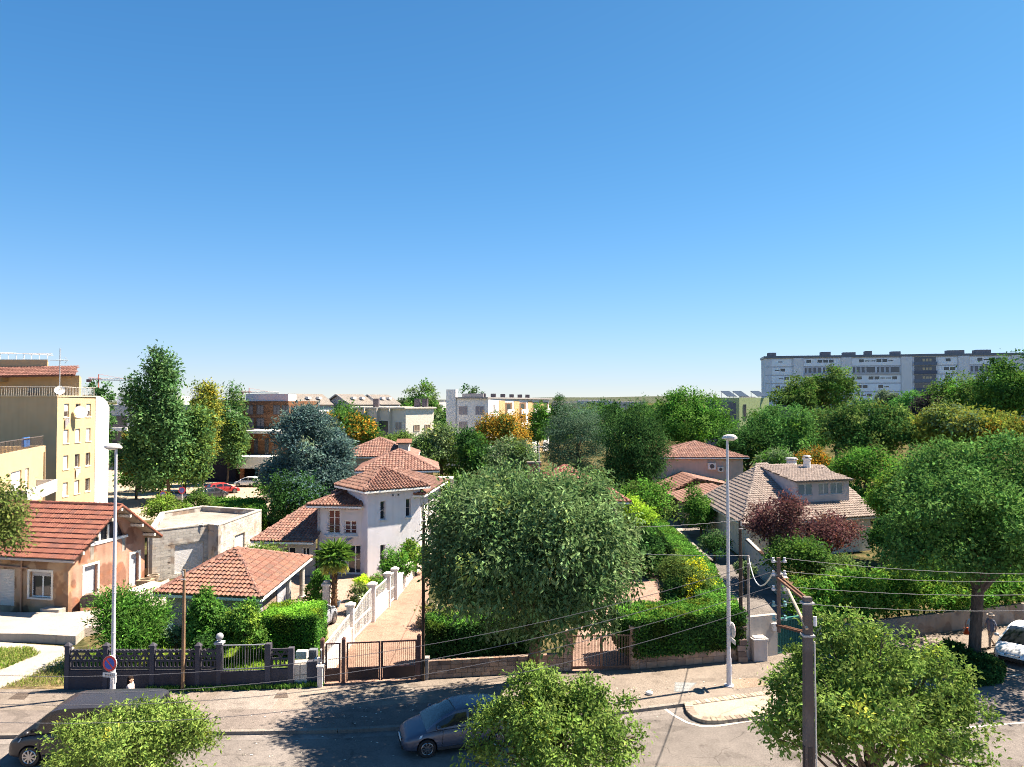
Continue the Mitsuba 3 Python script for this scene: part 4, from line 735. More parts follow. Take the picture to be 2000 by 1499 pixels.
for r in range(9):
    z = 26.0 - r * 2.9
    if z < 3: break
    m = MB((.27, .29, .34)); wbox(m, sa, sb, 0, L, z + 1.35, z + 1.5, .005, .04); obj('joint', m, 'paint', k)
    bays = [(2.2, 8.6)] + [(x + 3.4, y - .2) for x, y in zip(piers[:-1], piers[1:])]
    for j, (x0, x1) in enumerate(bays):
        if 46 < x0 < 50:
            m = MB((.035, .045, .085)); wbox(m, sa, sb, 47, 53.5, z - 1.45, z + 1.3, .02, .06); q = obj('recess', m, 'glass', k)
            m = MB((.12, .15, .22) if r % 2 == 0 else (.07, .09, .15)); wbox(m, sa, sb, 46.8, 53.7, z - 1.4, z - .3, .5, .65); obj('balcony_front', m, 'paint', q)
            m = MB((.50, .40, .26)); [wbox(m, sa, sb, 49.5 + 1.0 * c, 50.2 + 1.0 * c, z - .15, z + .7, .07, .1) for c in range(3)]; obj('curtain', m, 'paint', q)
            x0 = 54.2
        if r in (1, 5) and j not in (0, 3):
            w_ = (x1 - x0) / 2
            for c in (0, 1):
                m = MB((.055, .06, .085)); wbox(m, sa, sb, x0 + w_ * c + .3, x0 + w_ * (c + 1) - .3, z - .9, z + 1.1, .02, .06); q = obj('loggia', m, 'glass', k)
                m = MB((.42, .43, .48)); [wbox(m, sa, sb, x0 + w_ * c + .9 + d * 1.5, x0 + w_ * c + 1.5 + d * 1.5, z - .8, z + 1.0, .08, .14) for d in range(3)]; wbox(m, sa, sb, x0 + w_ * c + .2, x0 + w_ * (c + 1) - .2, z - 1.5, z - .75, .05, .5); obj('balcony_front', m, 'paint', q)
        else:
            m = MB((.76, .80, .88)); wbox(m, sa, sb, x0, x1, z - 1.25, z + 1.1, .01, .09); q = obj('facade_panel', m, 'paint', k)
            rr = random.Random(j * 31 + r); wx = x0 + .8 + rr.random() * 1.5
            while wx < x1 - 2.0:
                big = rr.random() < .68; h_ = (1.0 if big else .35); m = MB((.03, .035, .05)); wbox(m, sa, sb, wx, wx + 1.5, z - .2 if big else z + .05, z - .2 + h_ + (.0 if big else .25), .05, .12); obj('pane', m, 'glass', q)
                wx += rr.choice((1.8, 1.8, 1.8, 3.6, 4.8))
# distant skyline
rnd = random.Random(11)
for i, (x0, x1, y0, D, col, lab) in enumerate(((1128, 1196, 784, 560, (.55, .54, .56), 'long low white block on the horizon left of the dark conifer'), (1196, 1262, 786, 640, (.5, .47, .45), 'pale low block on the horizon right of the long white block'), (1448, 1478, 778, 420, (.5, .48, .46), 'pale block on the horizon left of the long slab block'), (1080, 1128, 787, 480, (.42, .36, .32), 'brownish low roofs on the horizon right of the white apartment block'), (858, 876, 786, 420, (.55, .54, .54), 'small pale block on the horizon left of the white chimney wall'))):
    a, b = at(x0, y0, D), at(x1, y0, D + 8); k = thing('distant_block', lab, 'building'); m = MB(col); m.prism([a[:2], b[:2], b[:2] + V(0, 14), a[:2] + V(0, 14)], 0, a[2]); obj('wall', m, 'wall', k, s=.2)
    m = MB((.4, .4, .42)); n = max(2, int((x1 - x0) / 7))
    for j in range(n): q = a + (b - a) * (j + .5) / n; m.box(q + V(0, 3, rnd.uniform(0, .6)), [2.2, 2, 1.6])
    obj('roof_housing', m, 'wall', k)
    Lw = np.linalg.norm((b - a)[:2]); n = int(Lw / 5); m = MB((.12, .12, .15)); [wbox(m, a, b, j * 5 + 1, j * 5 + 3.4, a[2] - 3.3, a[2] - 1.4, .0, .1) for j in range(n)]; obj('window_band', m, 'glass', k)
# two tower cranes far off
for (px, py, x1, D, col, lab) in ((172, 742, 265, 620, (.55, .16, .12), 'far red and white tower crane behind the yellow block'), (470, 767, 545, 760, (.5, .22, .18), 'far tower crane above the timber-clad building')):
    k = thing('tower_crane', lab, 'crane'); q, e = at(px, py, D), at(x1, py + 2, D); m = MB(col); mast = q + (e - q) * .22
    for i in range(14):
        p0, p1 = q + (e - q) * i / 14, q + (e - q) * (i + 1) / 14; c = col if i < 4 else (.66, .58, .56)
        m.tube([p0, p1], .28, 4, c); m.tube([p0 + V(0, 0, 1.5), p1 + V(0, 0, 1.5)], .22, 4, c); m.tube([p0, (p0 + p1) / 2 + V(0, 0, 1.5), p1], .16, 4, c)
    m.box(q + V(1, 0, -.8), [4, 2, 2.4], col=(.25, .1, .1)); obj('jib', m, 'paint', k); m = MB(col); m.tube([V(mast[0], mast[1], 0), mast + V(0, 0, 5)], [1.0, .4], 4); m.tube([mast + V(0, 0, 5), q + (e - q) * .75 + V(0, 0, 1.5)], .1, 4); obj('mast', m, 'paint', k)
# ================================================================ WALLS, FENCES, GATES
def along(poly, x):                                                              # point of a polyline at world x
    for a, b in zip(poly[:-1], poly[1:]):
        if a[0] <= x <= b[0]: return a + (b - a) * (x - a[0]) / (b[0] - a[0])
    return poly[-1]
def fpx(px): 
    lo, hi = -25.0, 35.0
    for _ in range(40):
        mid = (lo + hi) / 2; q = along(FENCE, mid); d = (q[0] / q[1]) * FOCAL + 1000
        lo, hi = (mid, hi) if d < px else (lo, mid)
    return along(FENCE, lo)
# dark precast fence at the left
k = thing('precast_fence', 'dark grey precast concrete fence with pierced lattice panels and ball-topped post', 'fence')
DK = (.058, .058, .072)
xs = [141, 215, 305, 393, 434]; posts = [fpx(x) for x in xs]
def fence_wall(a, b, z0, z1, t, col, mat='wall', name='base_wall', parent=k, s=.4, off=0.0):
    m = MB(col); d = unit(b - a); n = V(-d[1], d[0]); a, b = a + n * off, b + n * off; m.beam(V(*a, (z0 + z1) / 2), V(*b, (z0 + z1) / 2), t, z1 - z0); return obj(name, m, mat, parent, s=s)
for i, (a, b) in enumerate(zip(posts[:-1], posts[1:])):
    fence_wall(a, b, -.1, .82, .16, DK)
    d = unit(b - a); L = np.linalg.norm(b - a); n = max(1, round(L / 1.0)); m = MB(np.array(DK) * 1.15)
    P = lambda u, z: V(*(a + d * u), z)
    for z, h in ((.92, .07), (1.22, .06), (1.62, .09)): m.beam(P(.1, z), P(L - .1, z), .09, h)
    nb = int(L / .19)
    for j in range(nb): m.beam(P(.1 + (L - .2) * (j + .5) / nb, .93), P(.1 + (L - .2) * (j + .5) / nb, 1.21), .07, .07, up=(0, 1, 0))
    nx = int(L / .42)
    for j in range(nx):
        u0, u1 = .1 + (L - .2) * j / nx, .1 + (L - .2) * (j + 1) / nx; um = (u0 + u1) / 2
        m.beam(P(u0, 1.24), P(um, 1.6), .06, .06); m.beam(P(um, 1.6), P(u1, 1.24), .06, .06); m.beam(P(um, 1.24), P(um, 1.6), .05, .05, up=(0, 1, 0)); m.beam(P((u0 + um) / 2 - .1, 1.42), P((u1 + um) / 2 + .1, 1.42), .05, .06)
    for j in range(int(L / .16)): m.box(P(.1 + .16 * j, 1.68), [.09, .1, .06], math.atan2(d[1], d[0]))
    obj('lattice_panel', m, 'wall', k, s=.3)
for i, q in enumerate(posts):
    m = MB(np.array(DK) * 1.3); m.box([*q, .88], [.2, .2, 1.9]); m.box([*q, 1.86], [.26, .26, .07]); m.hexa([V(*q, 1.89) + V(x, y, 0) for x, y in ((-.12, -.12), (.12, -.12), (.12, .12), (-.12, .12))] + [V(*q, 2.0) + V(x, y, 0) for x, y in ((-.03, -.03), (.03, -.03), (.03, .03), (-.03, .03))]); obj('post', m, 'wall', k, s=.3)
m = MB((.34, .35, .38)); q = fpx(434); m.box([*q, 1.98], [.36, .36, .1]); m.tube([V(*q, 2.03), V(*q, 2.1)], .07, 10); m.sphere(V(*q, 2.24), .16); obj('ball_cap', m, 'wall', k, s=.2, smooth=40)
# plain wall with a light metal railing, then a last lattice panel
k2 = thing('railed_wall', 'low dark wall topped by thin vertical bars beside the ball-topped post', 'wall'); a, b = fpx(438), fpx(529); c = fpx(573)
fence_wall(a, b, -.1, .72, .18, DK, parent=k2); fence_wall(b, c, -.1, .8, .18, np.array(DK) * 1.1, parent=k2)
m = MB((.20, .21, .24)); d = b - a
m.tube([V(*a, 1.85), V(*b, 1.85)], .03, 6); m.tube([V(*a, .82), V(*b, .82)], .025, 6); obj('rail', m, 'paint', k2)
for j in range(17):
    q = a + d * (j + .5) / 17; m = MB((.10, .10, .12)); m.tube([V(*q, .72), V(*q, 1.84)], .012 if j % 8 else .025, 5); obj('bar', m, 'paint', k2)
m = MB(np.array(DK) * 1.15); d = unit(c - b); L = np.linalg.norm(c - b); P = lambda u, z: V(*(b + d * u), z)
for z, h in ((.92, .07), (1.22, .06), (1.62, .09)): m.beam(P(.1, z), P(L - .1, z), .09, h)
for j in range(5): m.beam(P(.15 + .18 * j, .93), P(.15 + .18 * j, 1.21), .07, .07, up=(0, 1, 0))
for u0 in (.1, .52): m.beam(P(u0, 1.24), P(u0 + .2, 1.6), .06, .06); m.beam(P(u0 + .2, 1.6), P(u0 + .42, 1.24), .06, .06); m.beam(P(u0, 1.42), P(u0 + .4, 1.42), .05, .05)
obj('lattice_panel', m, 'wall', k2, s=.3)
for q, h in ((b, 1.95), (c, 1.75)):
    m = MB(np.array(DK) * 1.4); m.box([*q, h / 2 - .05], [.24, .24, h]); obj('post', m, 'wall', k2, s=.3)
# meter cupboard and corner wall
k = thing('meter_cupboard', 'pale grey meter cupboard with four doors at the corner of the white wall', 'cupboard'); a, b = fpx(576), fpx(604)
m = MB((.40, .36, .32)); d = unit(b - a); n = V(-d[1], d[0]); m.beam(V(*(a + n * .3), .45), V(*(b + n * .3), .45), .5, 1.0); obj('body', m, 'wall', k, s=.2)
for i in range(2):
    for j in range(2):
        m = MB((.50, .46, .41)); u0 = np.linalg.norm(b - a) * i / 2 + .02; wbox(m, a, b, u0, u0 + np.linalg.norm(b - a) / 2 - .04, .03 + j * .46, .46 + j * .46, -.05, .0); obj('door', m, 'paint', k)
k = thing('corner_wall', 'short dark wall with a white post between the meter cupboard and the small gate', 'wall'); a, b = fpx(604), fpx(623)
fence_wall(a, b, -.1, 1.0, .3, (.09, .09, .11), parent=k, name='wall', off=.15); m = MB((.62, .58, .55)); m.box([*(b + V(.02, .1)), .5], [.2, .2, 1.1]); m.box([*(b + V(.02, .1)), 1.08], [.3, .3, .08]); obj('post', m, 'wall', k, s=.2)
kk = thing('letter_box', 'white letter boxes behind the meter cupboard', 'letter box'); q = at(590, 1288, 33.5); m = MB((.60, .60, .62)); m.box([q[0], 33.5, .8], [.5, .3, .34]); m.box([q[0] + .6, 33.2, .9], [.36, .3, .5], col=(.14, .15, .17)); obj('box', m, 'paint', kk); m = MB((.3, .3, .32)); m.tube([V(q[0], 33.5, 0), V(q[0], 33.5, .7)], .05, 6); m.tube([V(q[0] + .6, 33.2, 0), V(q[0] + .6, 33.2, .8)], .05, 6); obj('post', m, 'paint', kk)
# white boundary wall running back along the drive
k = thing('white_boundary_wall', 'white boundary wall with railings and a curved white gate along the left of the drive', 'wall')
WH = (.66, .61, .57); w = [G(624, 1343)[:2], G(684, 1258)[:2], G(727, 1214)[:2], G(757, 1184)[:2], G(771, 1171)[:2], G(856, 1062)[:2]]
def rails(a, b, z0, z1, parent, n, col=(.68, .66, .64), top=None):
    d = b - a; m = MB(col)
    m.beam(V(*a, z0), V(*b, z0), .05, .06); m.beam(V(*a, z1), V(*b, z1), .06, .07); obj('rail', m, 'paint', parent)
    for j in range(n):
        q = a + d * (j + .5) / n; m = MB(col); m.tube([V(*q, z0), V(*q, z1)], .018, 5); obj('baluster', m, 'paint', parent)
fence_wall(w[0], w[1], -.1, .85, .22, WH, parent=k, name='low_wall', s=.2); rails(w[0] + V(0, .2), w[1], .98, 1.55, k, 34)
fence_wall(w[2], w[3], -.1, .95, .22, WH, parent=k, name='low_wall', s=.2); rails(w[2], w[3], 1.1, 1.7, k, 16); fence_wall(w[4], w[5], -.1, 1.15, .22, WH, parent=k, name='low_wall', s=.2)
for i in range(6):
    a = w[4] + (w[5] - w[4]) * i / 6; b = w[4] + (w[5] - w[4]) * (i + .99) / 6; m = MB((.70, .66, .62)); m.beam(V(*a, 1.18), V(*b, 1.18), .32, .08); obj('coping_stone', m, 'wall', k, s=.15)
m = MB((.70, .66, .62)); m.beam(V(*w[0], .88), V(*w[1], .88), .3, .07); m.beam(V(*w[2], .98), V(*w[3], .98), .3, .07); obj('coping_stone', m, 'wall', k, s=.15)
for q, h, wd_ in ((w[1], 1.95, .34), (w[2], 2.05, .36), (w[3], 1.9, .34), (w[4], 1.85, .34)):
    m = MB((.62, .58, .56)); m.box([*q, h / 2], [wd_, wd_, h]); m.box([*q, h + .05], [wd_ + .14, wd_ + .14, .1]); m.hexa([V(*q, h + .1) + V(x, y, 0) * (wd_ + .1) / 2 for x, y in ((-1, -1), (1, -1), (1, 1), (-1, 1))] + [V(*q, h + .2) + V(x, y, 0) * .06 for x, y in ((-1, -1), (1, -1), (1, 1), (-1, 1))]); obj('pillar', m, 'wall', k, s=.2)
for (a, b, hs, nm, lab) in ((w[1], w[2], (1.35, 1.9), 'sliding_gate', 'white double gate with curved top rail in the white boundary wall'), (w[3], w[4], (1.75, 1.75), 'garden_door', 'small white gate at the far end of the railings')):
    g = thing(nm, lab, 'gate'); d = b - a; a0, b0 = a + d * .08, b - d * .08; n = 24 if nm == 'sliding_gate' else 7; m = MB((.70, .69, .68)); crv = [V(*(a0 + (b0 - a0) * t), hs[0] + (hs[1] - hs[0]) * math.sin(t * math.pi / 2)) for t in np.linspace(0, 1, 9)]
    m.tube(crv, .04, 6)
    for z in (.12, .85): m.beam(V(*a0, z), V(*b0, z), .06, .08)
    for t in (0, .5, 1) if n > 10 else (0, 1): q = a0 + (b0 - a0) * t; m.beam(V(*q, .08), V(*q, hs[0] + (hs[1] - hs[0]) * math.sin(t * math.pi / 2)), .07, .07, up=(0, 1, 0))
    obj('frame', m, 'paint', g)
    for j in range(n):
        t = (j + .5) / n; q = a0 + (b0 - a0) * t; m = MB((.68, .67, .66)); m.tube([V(*q, .12), V(*q, hs[0] + (hs[1] - hs[0]) * math.sin(t * math.pi / 2))], .016, 5); obj('bar', m, 'paint', g)
# brown steel gates to the drive
def bar_gate(name, label, a, b, n, h=1.75, panel=.62, col=(.115, .055, .045), mid=True):
    g = thing(name, label, 'gate'); m = MB(col); d = b - a
    for z in (.12, panel + .02, h): m.beam(V(*a, z), V(*b, z), .045, .06)
    for t in ((0, 1)): q = a + d * t; m.beam(V(*q, .05), V(*q, h + .03), .06, .06, up=(0, 1, 0))
    obj('frame', m, 'paint', g); m = MB(np.array(col) * .55)
    m.beam(V(*(a + d * .03), (panel + .14) / 2), V(*(b - d * .03), (panel + .14) / 2), .02, panel - .14); obj('lower_panel', m, 'paint', g)
    for j in range(n):
        q = a + d * (j + .5) / n; m = MB(np.array(col) * random.uniform(.9, 1.15)); m.tube([V(*q, panel), V(*q, h)], .0125, 5); obj('bar', m, 'paint', g)
    return g
bar_gate('pedestrian_gate', 'narrow brown steel barred gate between the white post and the double gate', fpx(640), fpx(667), 7)
bar_gate('drive_gate', 'left leaf of the brown steel double gate to the drive', fpx(681), fpx(744), 17); bar_gate('drive_gate', 'right leaf of the brown steel double gate, partly in tree shade', fpx(748), fpx(815), 17)
for x, lab in ((633, 'brown steel gate post left of the narrow gate'), (674, 'brown steel gate post between narrow gate and double gate'), (820, 'dark steel gate post at the right end of the double gate')):
    kk = thing('gate_post', lab, 'post'); q = fpx(x); m = MB((.10, .05, .045)); m.box([*q, .95], [.16, .16, 2.0]); obj('shaft', m, 'paint', kk); m = MB((.12, .06, .05)); m.hexa([V(*q, 1.95) + V(a_, b_, 0) for a_, b_ in ((-.1, -.1), (.1, -.1), (.1, .1), (-.1, .1))] + [V(*q, 2.05) + V(a_, b_, 0) for a_, b_ in ((-.02, -.02), (.02, -.02), (.02, .02), (-.02, .02))]); obj('cap', m, 'paint', kk)
# stone walls of the middle and right gardens, stone by stone
def stone_wall(parent, a, b, z1, hrow=.2, t=.32, lo=.35, hi=.55, cols=((.26, .19, .15), (.30, .225, .18), (.22, .165, .14), (.33, .25, .20)), z0=0.0):
    L = np.linalg.norm(b - a); n = int(round((z1 - z0) / hrow)); m = MB((.16, .13, .11)); d = unit(b - a); nn = V(-d[1], d[0]); ct = nn * t / 2
    m.beam(V(*(a + ct), (z0 + z1) / 2 - .02), V(*(b + ct), (z0 + z1) / 2 - .02), t - .05, z1 - z0); obj('mortar_core', m, 'wall', parent)
    for r in range(n):
        u = -random.uniform(0, .3)
        while u < L:
            w_ = random.uniform(lo, hi); u0, u1 = max(u, 0), min(u + w_ - .018, L); u += w_
            if u1 - u0 < .08: continue
            m = MB(np.array(random.choice(cols)) * random.uniform(.85, 1.15)); z = z0 + r * hrow; o = random.uniform(0, .02); wbox(m, a, b, u0, u1, z + .008, z + hrow - .008, -.12, o); obj('stone', m, 'wall', parent, s=.5)
def pillar(label, q, h, w_=.42, rows=9):
    kk = thing('stone_pillar', label, 'pillar'); m = MB((.17, .14, .12)); m.box([*q, h / 2], [w_ - .05, w_ - .05, h]); obj('mortar_core', m, 'wall', kk)
    for r in range(rows):
        z, dz, s = h * (r + .5) / rows, h / rows - .016, .4 if r % 2 else .6
        for x0, x1 in ((0, s), (s, 1)):
            m = MB(np.array((.31, .235, .19)) * random.uniform(.75, 1.25)); m.box([q[0] + w_ * ((x0 + x1) / 2 - .5), q[1], z], [w_ * (x1 - x0) - .012, w_ + random.uniform(-.006, .012), dz]); obj('stone', m, 'wall', kk, s=.5)
    m = MB((.33, .26, .21)); m.box([*q, h + .05], [w_ + .1, w_ + .1, .1]); obj('cap_stone', m, 'wall', kk, s=.4)
k = thing('garden_wall', 'shaded low stone garden wall below the central tree', 'wall'); a, b, c = fpx(838), fpx(1040), fpx(1098)
stone_wall(k, a, b, .8); stone_wall(k, b, c, .8)
k = thing('hedge_base_wall', 'low stone block wall under the clipped front hedge on the right', 'wall'); stone_wall(k, fpx(1247), fpx(1438), .62, hrow=.31, lo=.4, hi=.62)
pillar('stone gate pillar left of the garden gate, under the tree', fpx(1108) + V(0, .2), 1.75); pillar('tall stone gate pillar right of the garden gate', fpx(1238) + V(0, .2), 1.9); pillar('dark stone gate pillar beside the right end of the front hedge', fpx(1444) + V(0, .15), 1.55, .38)
kk = thing('concrete_post', 'short concrete post beside the dark pole at the right end of the double gate', 'post'); q = fpx(833); m = MB((.30, .28, .27)); m.box([*q, .45], [.24, .24, .95]); m.box([*q, .95], [.34, .34, .08]); obj('shaft', m, 'wall', kk)
bar_gate('garden_gate', 'left leaf of the rusty barred garden gate with the sunlit path behind it', fpx(1116), fpx(1172), 20, 1.6, .16, (.16, .075, .055)); bar_gate('garden_gate', 'right leaf of the rusty barred garden gate, in the hedge shade', fpx(1174), fpx(1228), 18, 1.6, .16, (.10, .06, .05))  # right leaf darker than the left: hedge shade put into its colour
# grey wall, utility cabinet, green gate at the side drive
k = thing('grey_wall', 'smooth grey rendered wall with a small meter box left of the green gate', 'wall'); a, b = fpx(1450), fpx(1511)
m = MB((.36, .335, .315)); L = np.linalg.norm(b - a); d = unit(b - a); nn = V(-d[1], d[0]) * .12; m.hexa([V(*(a - nn), -.1), V(*(b - nn), -.1), V(*(b + nn), -.1), V(*(a + nn), -.1), V(*(a - nn), 2.05), V(*(b - nn), 1.98), V(*(b + nn), 1.98), V(*(a + nn), 2.05)]); obj('render', m, 'wall', k, s=.35)
m = MB((.45, .44, .44)); wbox(m, a, b, L - .42, L - .12, 1.25, 1.6, .12, .28); obj('meter_box', m, 'paint', k)
k = thing('utility_cabinet', 'rounded pale concrete utility cabinet on the pavement in front of the grey wall', 'cabinet'); q = G(1478, 1285); m = MB((.50, .45, .43)); pr = Polygon([(-.3, -.2), (.3, -.2), (.3, .2), (-.3, .2)]).buffer(.05); m.M = frame((q[0], q[1] - .28), .12); m.prism(pr, 0, 1.0); obj('body', m, 'wall', k, s=.4)
m = MB((.58, .54, .52)); m.M = frame((q[0], q[1] - .28), .12); m.prism(pr.buffer(.04), 1.0, 1.07); m.prism(pr.buffer(-.05), 1.07, 1.13); obj('lid', m, 'wall', k, s=.3)
k = thing('stone_planter', 'stack of rough dark stones on the pavement beside the street lamp', 'stones'); q = G(1445, 1288)
for i in range(4): m = MB(np.array((.22, .17, .15)) * random.uniform(.7, 1.3)); m.box([q[0] + random.uniform(-.04, .04), q[1] - .25, .13 + i * .27], [.44 - .03 * i, .4, .25], random.uniform(-.1, .1)); obj('stone', m, 'wall', k, s=.6)
k = thing('green_gate', 'dark green ribbed metal gate to the side drive', 'gate'); a, b = fpx(1514), fpx(1580); L = np.linalg.norm(b - a); m = MB((.022, .10, .085))
for j in range(int(L / .1)): wbox(m, a, b, .02 + j * .1, .09 + j * .1, .08, 1.62, .0, .03)
wbox(m, a, b, 0, L, .08, 1.62, -.03, 0); obj('panel', m, 'paint', k); m = MB((.04, .17, .14)); wbox(m, a, b, -.03, L + .03, 1.62, 1.74, -.05, .06); wbox(m, a, b, -.03, L + .03, .02, .08, -.04, .04); obj('frame', m, 'paint', k)
# right boundary wall of the side drive, brick with a sloping top
k = thing('drive_side_wall', 'white rendered wall along the right of the side drive with brown coping', 'wall'); pw = [G(1602, 1262)[:2], G(1560, 1205)[:2], G(1500, 1140)[:2], G(1458, 1098)[:2]]; zt = (1.45, 1.5, 1.7, 1.9)
for i in range(3):
    a, b = pw[i], pw[i + 1]; d = unit(b - a); n = V(-d[1], d[0]) * .12; m = MB((.50, .475, .45)); m.hexa([V(*(a - n), -.1), V(*(b - n), -.1), V(*(b + n), -.1), V(*(a + n), -.1), V(*(a - n), zt[i]), V(*(b - n), zt[i + 1]), V(*(b + n), zt[i + 1]), V(*(a + n), zt[i])]); obj('render', m, 'wall', k, s=.3)
    L = np.linalg.norm(b - a)
    for j in range(int(L / .4)): q = a + (b - a) * (j + .5) * .4 / L; m = MB(np.array((.13, .085, .065)) * random.uniform(.75, 1.2)); m.box([*q, zt[i] + .04], [.385, .3, .06 + random.uniform(0, .012)], math.atan2(d[1], d[0])); obj('coping_brick', m, 'wall', k, s=.4)
# low rendered wall under the right-hand hedge
k = thing('roadside_wall', 'long low grey-brown rendered wall under the bright hedge at the right', 'wall'); pts = [fpx(x) for x in (1606, 1690, 1780)] + [q for q in FENCE if q[0] > 27.7]
pts = sorted(pts, key=lambda q: q[0])
for a, b in zip(pts[:-1], pts[1:]): fence_wall(a, b, -.1, 1.02, .25, (.30, .255, .225), parent=k, name='render', s=.5, off=.12)
# paper and litter, patches of weeds come with the plants

# ================================================================ POLES, LAMPS, SIGNS, WIRES
def disc(mb, c, r, n, th, col, sides=28, rin=0.0):
    n = unit(n); a = unit(np.cross(n, [0, 0, 1])); u = np.cross(a, n); g = np.linspace(0, 2 * math.pi, sides, endpoint=False)
    P = Polygon([(r * math.cos(x), r * math.sin(x)) for x in g]); P = P.difference(Polygon([(rin * math.cos(x), rin * math.sin(x)) for x in g])) if rin else P
    tm = trimesh.creation.extrude_polygon(P, th, engine='earcut'); q = np.array(tm.vertices); mb.add(c + q[:, :1] * a + q[:, 1:2] * u + q[:, 2:] * n, tm.faces, col)
def street_lamp(label, base, h, lean=0, head_dir=(-1, -.1, .12)):
    k = thing('street_lamp', label, 'street lamp', None); b = base; t = b + V(0, 0, h); m = MB((.50, .50, .55)); m.tube([b, b + V(0, 0, 1.2), b + V(0, 0, 1.25), t], [.115, .105, .09, .055], 14); m.tube([b, b + V(0, 0, .05)], .2, 14); m.box(b + V(.11, 0, .7), [.04, .1, .4]); obj('pole', m, 'paint', k, smooth=40)
    m = MB((.45, .45, .48)); [m.tube([b + V(0, 0, z), b + V(0, 0, z + .04)], .11 - z * .005, 14) for z in (2.6, 4.3, 4.6)]; obj('band', m, 'paint', k)
    d = unit(head_dir); s = unit(np.cross(d, [0, 0, 1])); u = np.cross(s, d); rr = []
    for x, w, hh in ((-.22, .10, .06), (-.12, .17, .15), (.08, .21, .19), (.32, .20, .17), (.46, .12, .09)): rr.append([t + d * x + s * (w * math.cos(g)) + u * (max(0, math.sin(g)) * hh + min(0, math.sin(g)) * .03 + .03) for g in np.linspace(0, 2 * math.pi, 16, endpoint=False)])
    m = MB((.60, .56, .53)); m.loft(rr); obj('lamp_head', m, 'paint', k, smooth=50); rr = []
    for x, w, hh in ((-.05, .12, .03), (.08, .17, .08), (.28, .17, .09), (.42, .09, .03)): rr.append([t + d * x + s * (w * math.cos(g)) + u * (-abs(math.sin(g)) * hh * (1 if math.sin(g) < 0 else -.1) ) for g in np.linspace(0, 2 * math.pi, 16, endpoint=False)])
    m = MB((.55, .54, .5)); m.loft(rr); obj('lens', m, 'glass', k, smooth=50); return k
bl = G(220, 1357); street_lamp('tall pale street lamp at the left carrying the round no-parking sign', bl, at(229, 876, bl[1])[2], head_dir=(-1, -.15, .05))
br = G(1424, 1340); street_lamp('tall pale street lamp on the pavement at the right beside the front hedge', br, at(1423, 858, br[1])[2], head_dir=(.6, -.8, .05))
def parking_sign(label, c, n, plate=True):
    k = thing('no_parking_sign', label, 'traffic sign'); n = unit(n); m = MB((.55, .55, .55)); disc(m, c - n * .035, .335, n, .03, (.62, .61, .60)); obj('backing', m, 'paint', k)
    m = MB(); disc(m, c, .325, n, .004, (.62, .05, .045)); disc(m, c + n * .004, .235, n, .004, (.03, .09, .42)); a = unit(np.cross(n, [0, 0, 1])); u = np.cross(a, n); e = unit(-a + u * -1.0) if False else unit(a * -1 + u)
    side = V(a[0], a[1], a[2]); dg = unit(-side * 0 + (a * (1) + u * (1)))
    dg = unit(u - a if (a[0] > 0) else u + a)
    m.beam(c + n * .009 - dg * .25, c + n * .009 + dg * .25, .068, .004, (.62, .05, .045), up=n); obj('face', m, 'paint', k)
    m = MB((.62, .61, .59)); q = c - u * .47 - a * .0; w_ = .30; m.hexa([q - a * w_ - u * .1 - n * .02, q + a * w_ - u * .1 - n * .02, q + a * w_ - u * .1 + n * 0, q - a * w_ - u * .1, q - a * w_ + u * .1 - n * .02, q + a * w_ + u * .1 - n * .02, q + a * w_ + u * .1, q - a * w_ + u * .1]); obj('plate', m, 'paint', k)
    ax = a if a[0] > 0 else -a; m = MB((.06, .06, .07)); M = np.eye(4); M[:3, 0], M[:3, 1], M[:3, 2] = ax, u, n; M[:3, 3] = q - ax * .20 - u * .045 + n * .001; m.M = M
    x = 0.0
    for w1, w2 in ((.07, 0), (.05, 1), (.09, 0), (.06, 1), (.07, 0)):                       # unreadable dark strokes as on the photo's plate
        m.box([x + w1 / 2, .045, .002], [w1 * .8, .07 if w2 else .05, .003]); x += w1 + .012
    obj('lettering', m, 'paint', k)
parking_sign('round red and blue no-parking sign with white plate on the left street lamp', V(bl[0] - .06, bl[1] - .16, at(218, 1294, bl[1])[2]), (-.18, -1, .06))
parking_sign('no-parking sign seen edge-on on the right street lamp', V(br[0] + .17, br[1] - .02, 2.45), (1, .12, 0))
def wood_pole(label, base, h, r=.11, col=(.13, .085, .055), lean=(0, 0)):
    k = thing('wooden_pole', label, 'utility pole'); m = MB(col); m.tube([base, base + V(lean[0], lean[1], h)], [r, r * .72], 10); obj('shaft', m, 'bark', k, s=.5, smooth=40); m = MB((.3, .3, .31)); t = base + V(lean[0], lean[1], h)
    m.tube([t + V(0, -.12, -.25), t + V(0, -.12, -.05)], .035, 6); m.tube([t + V(-.1, -.1, -.4), t + V(.1, -.1, -.4)], .03, 6); obj('insulator', m, 'paint', k); return t
tops = {}
q = fpx(369) + V(0, -.25); tops['l'] = wood_pole('slim brown wooden pole in front of the dark lattice fence', V(*q, 0), at(367, 1113, q[1])[2], .085, (.24, .16, .10))
q = fpx(829) + V(0, -.15); tops['m'] = wood_pole('dark wooden pole at the right end of the double gate', V(*q, 0), at(833, 1000, q[1])[2], .085, (.06, .045, .035))
q = G(1451, 1290); tops['a'] = wood_pole('taller dark wooden pole, the left one of the pair at the side drive', q + V(0, .25, 0), at(1451, 1018, q[1])[2], .10, (.07, .055, .05))
q = G(1463, 1288); tops['b'] = wood_pole('shorter grey pole, the right one of the pair at the side drive', q, at(1464, 1085, q[1])[2], .085, (.25, .22, .215))
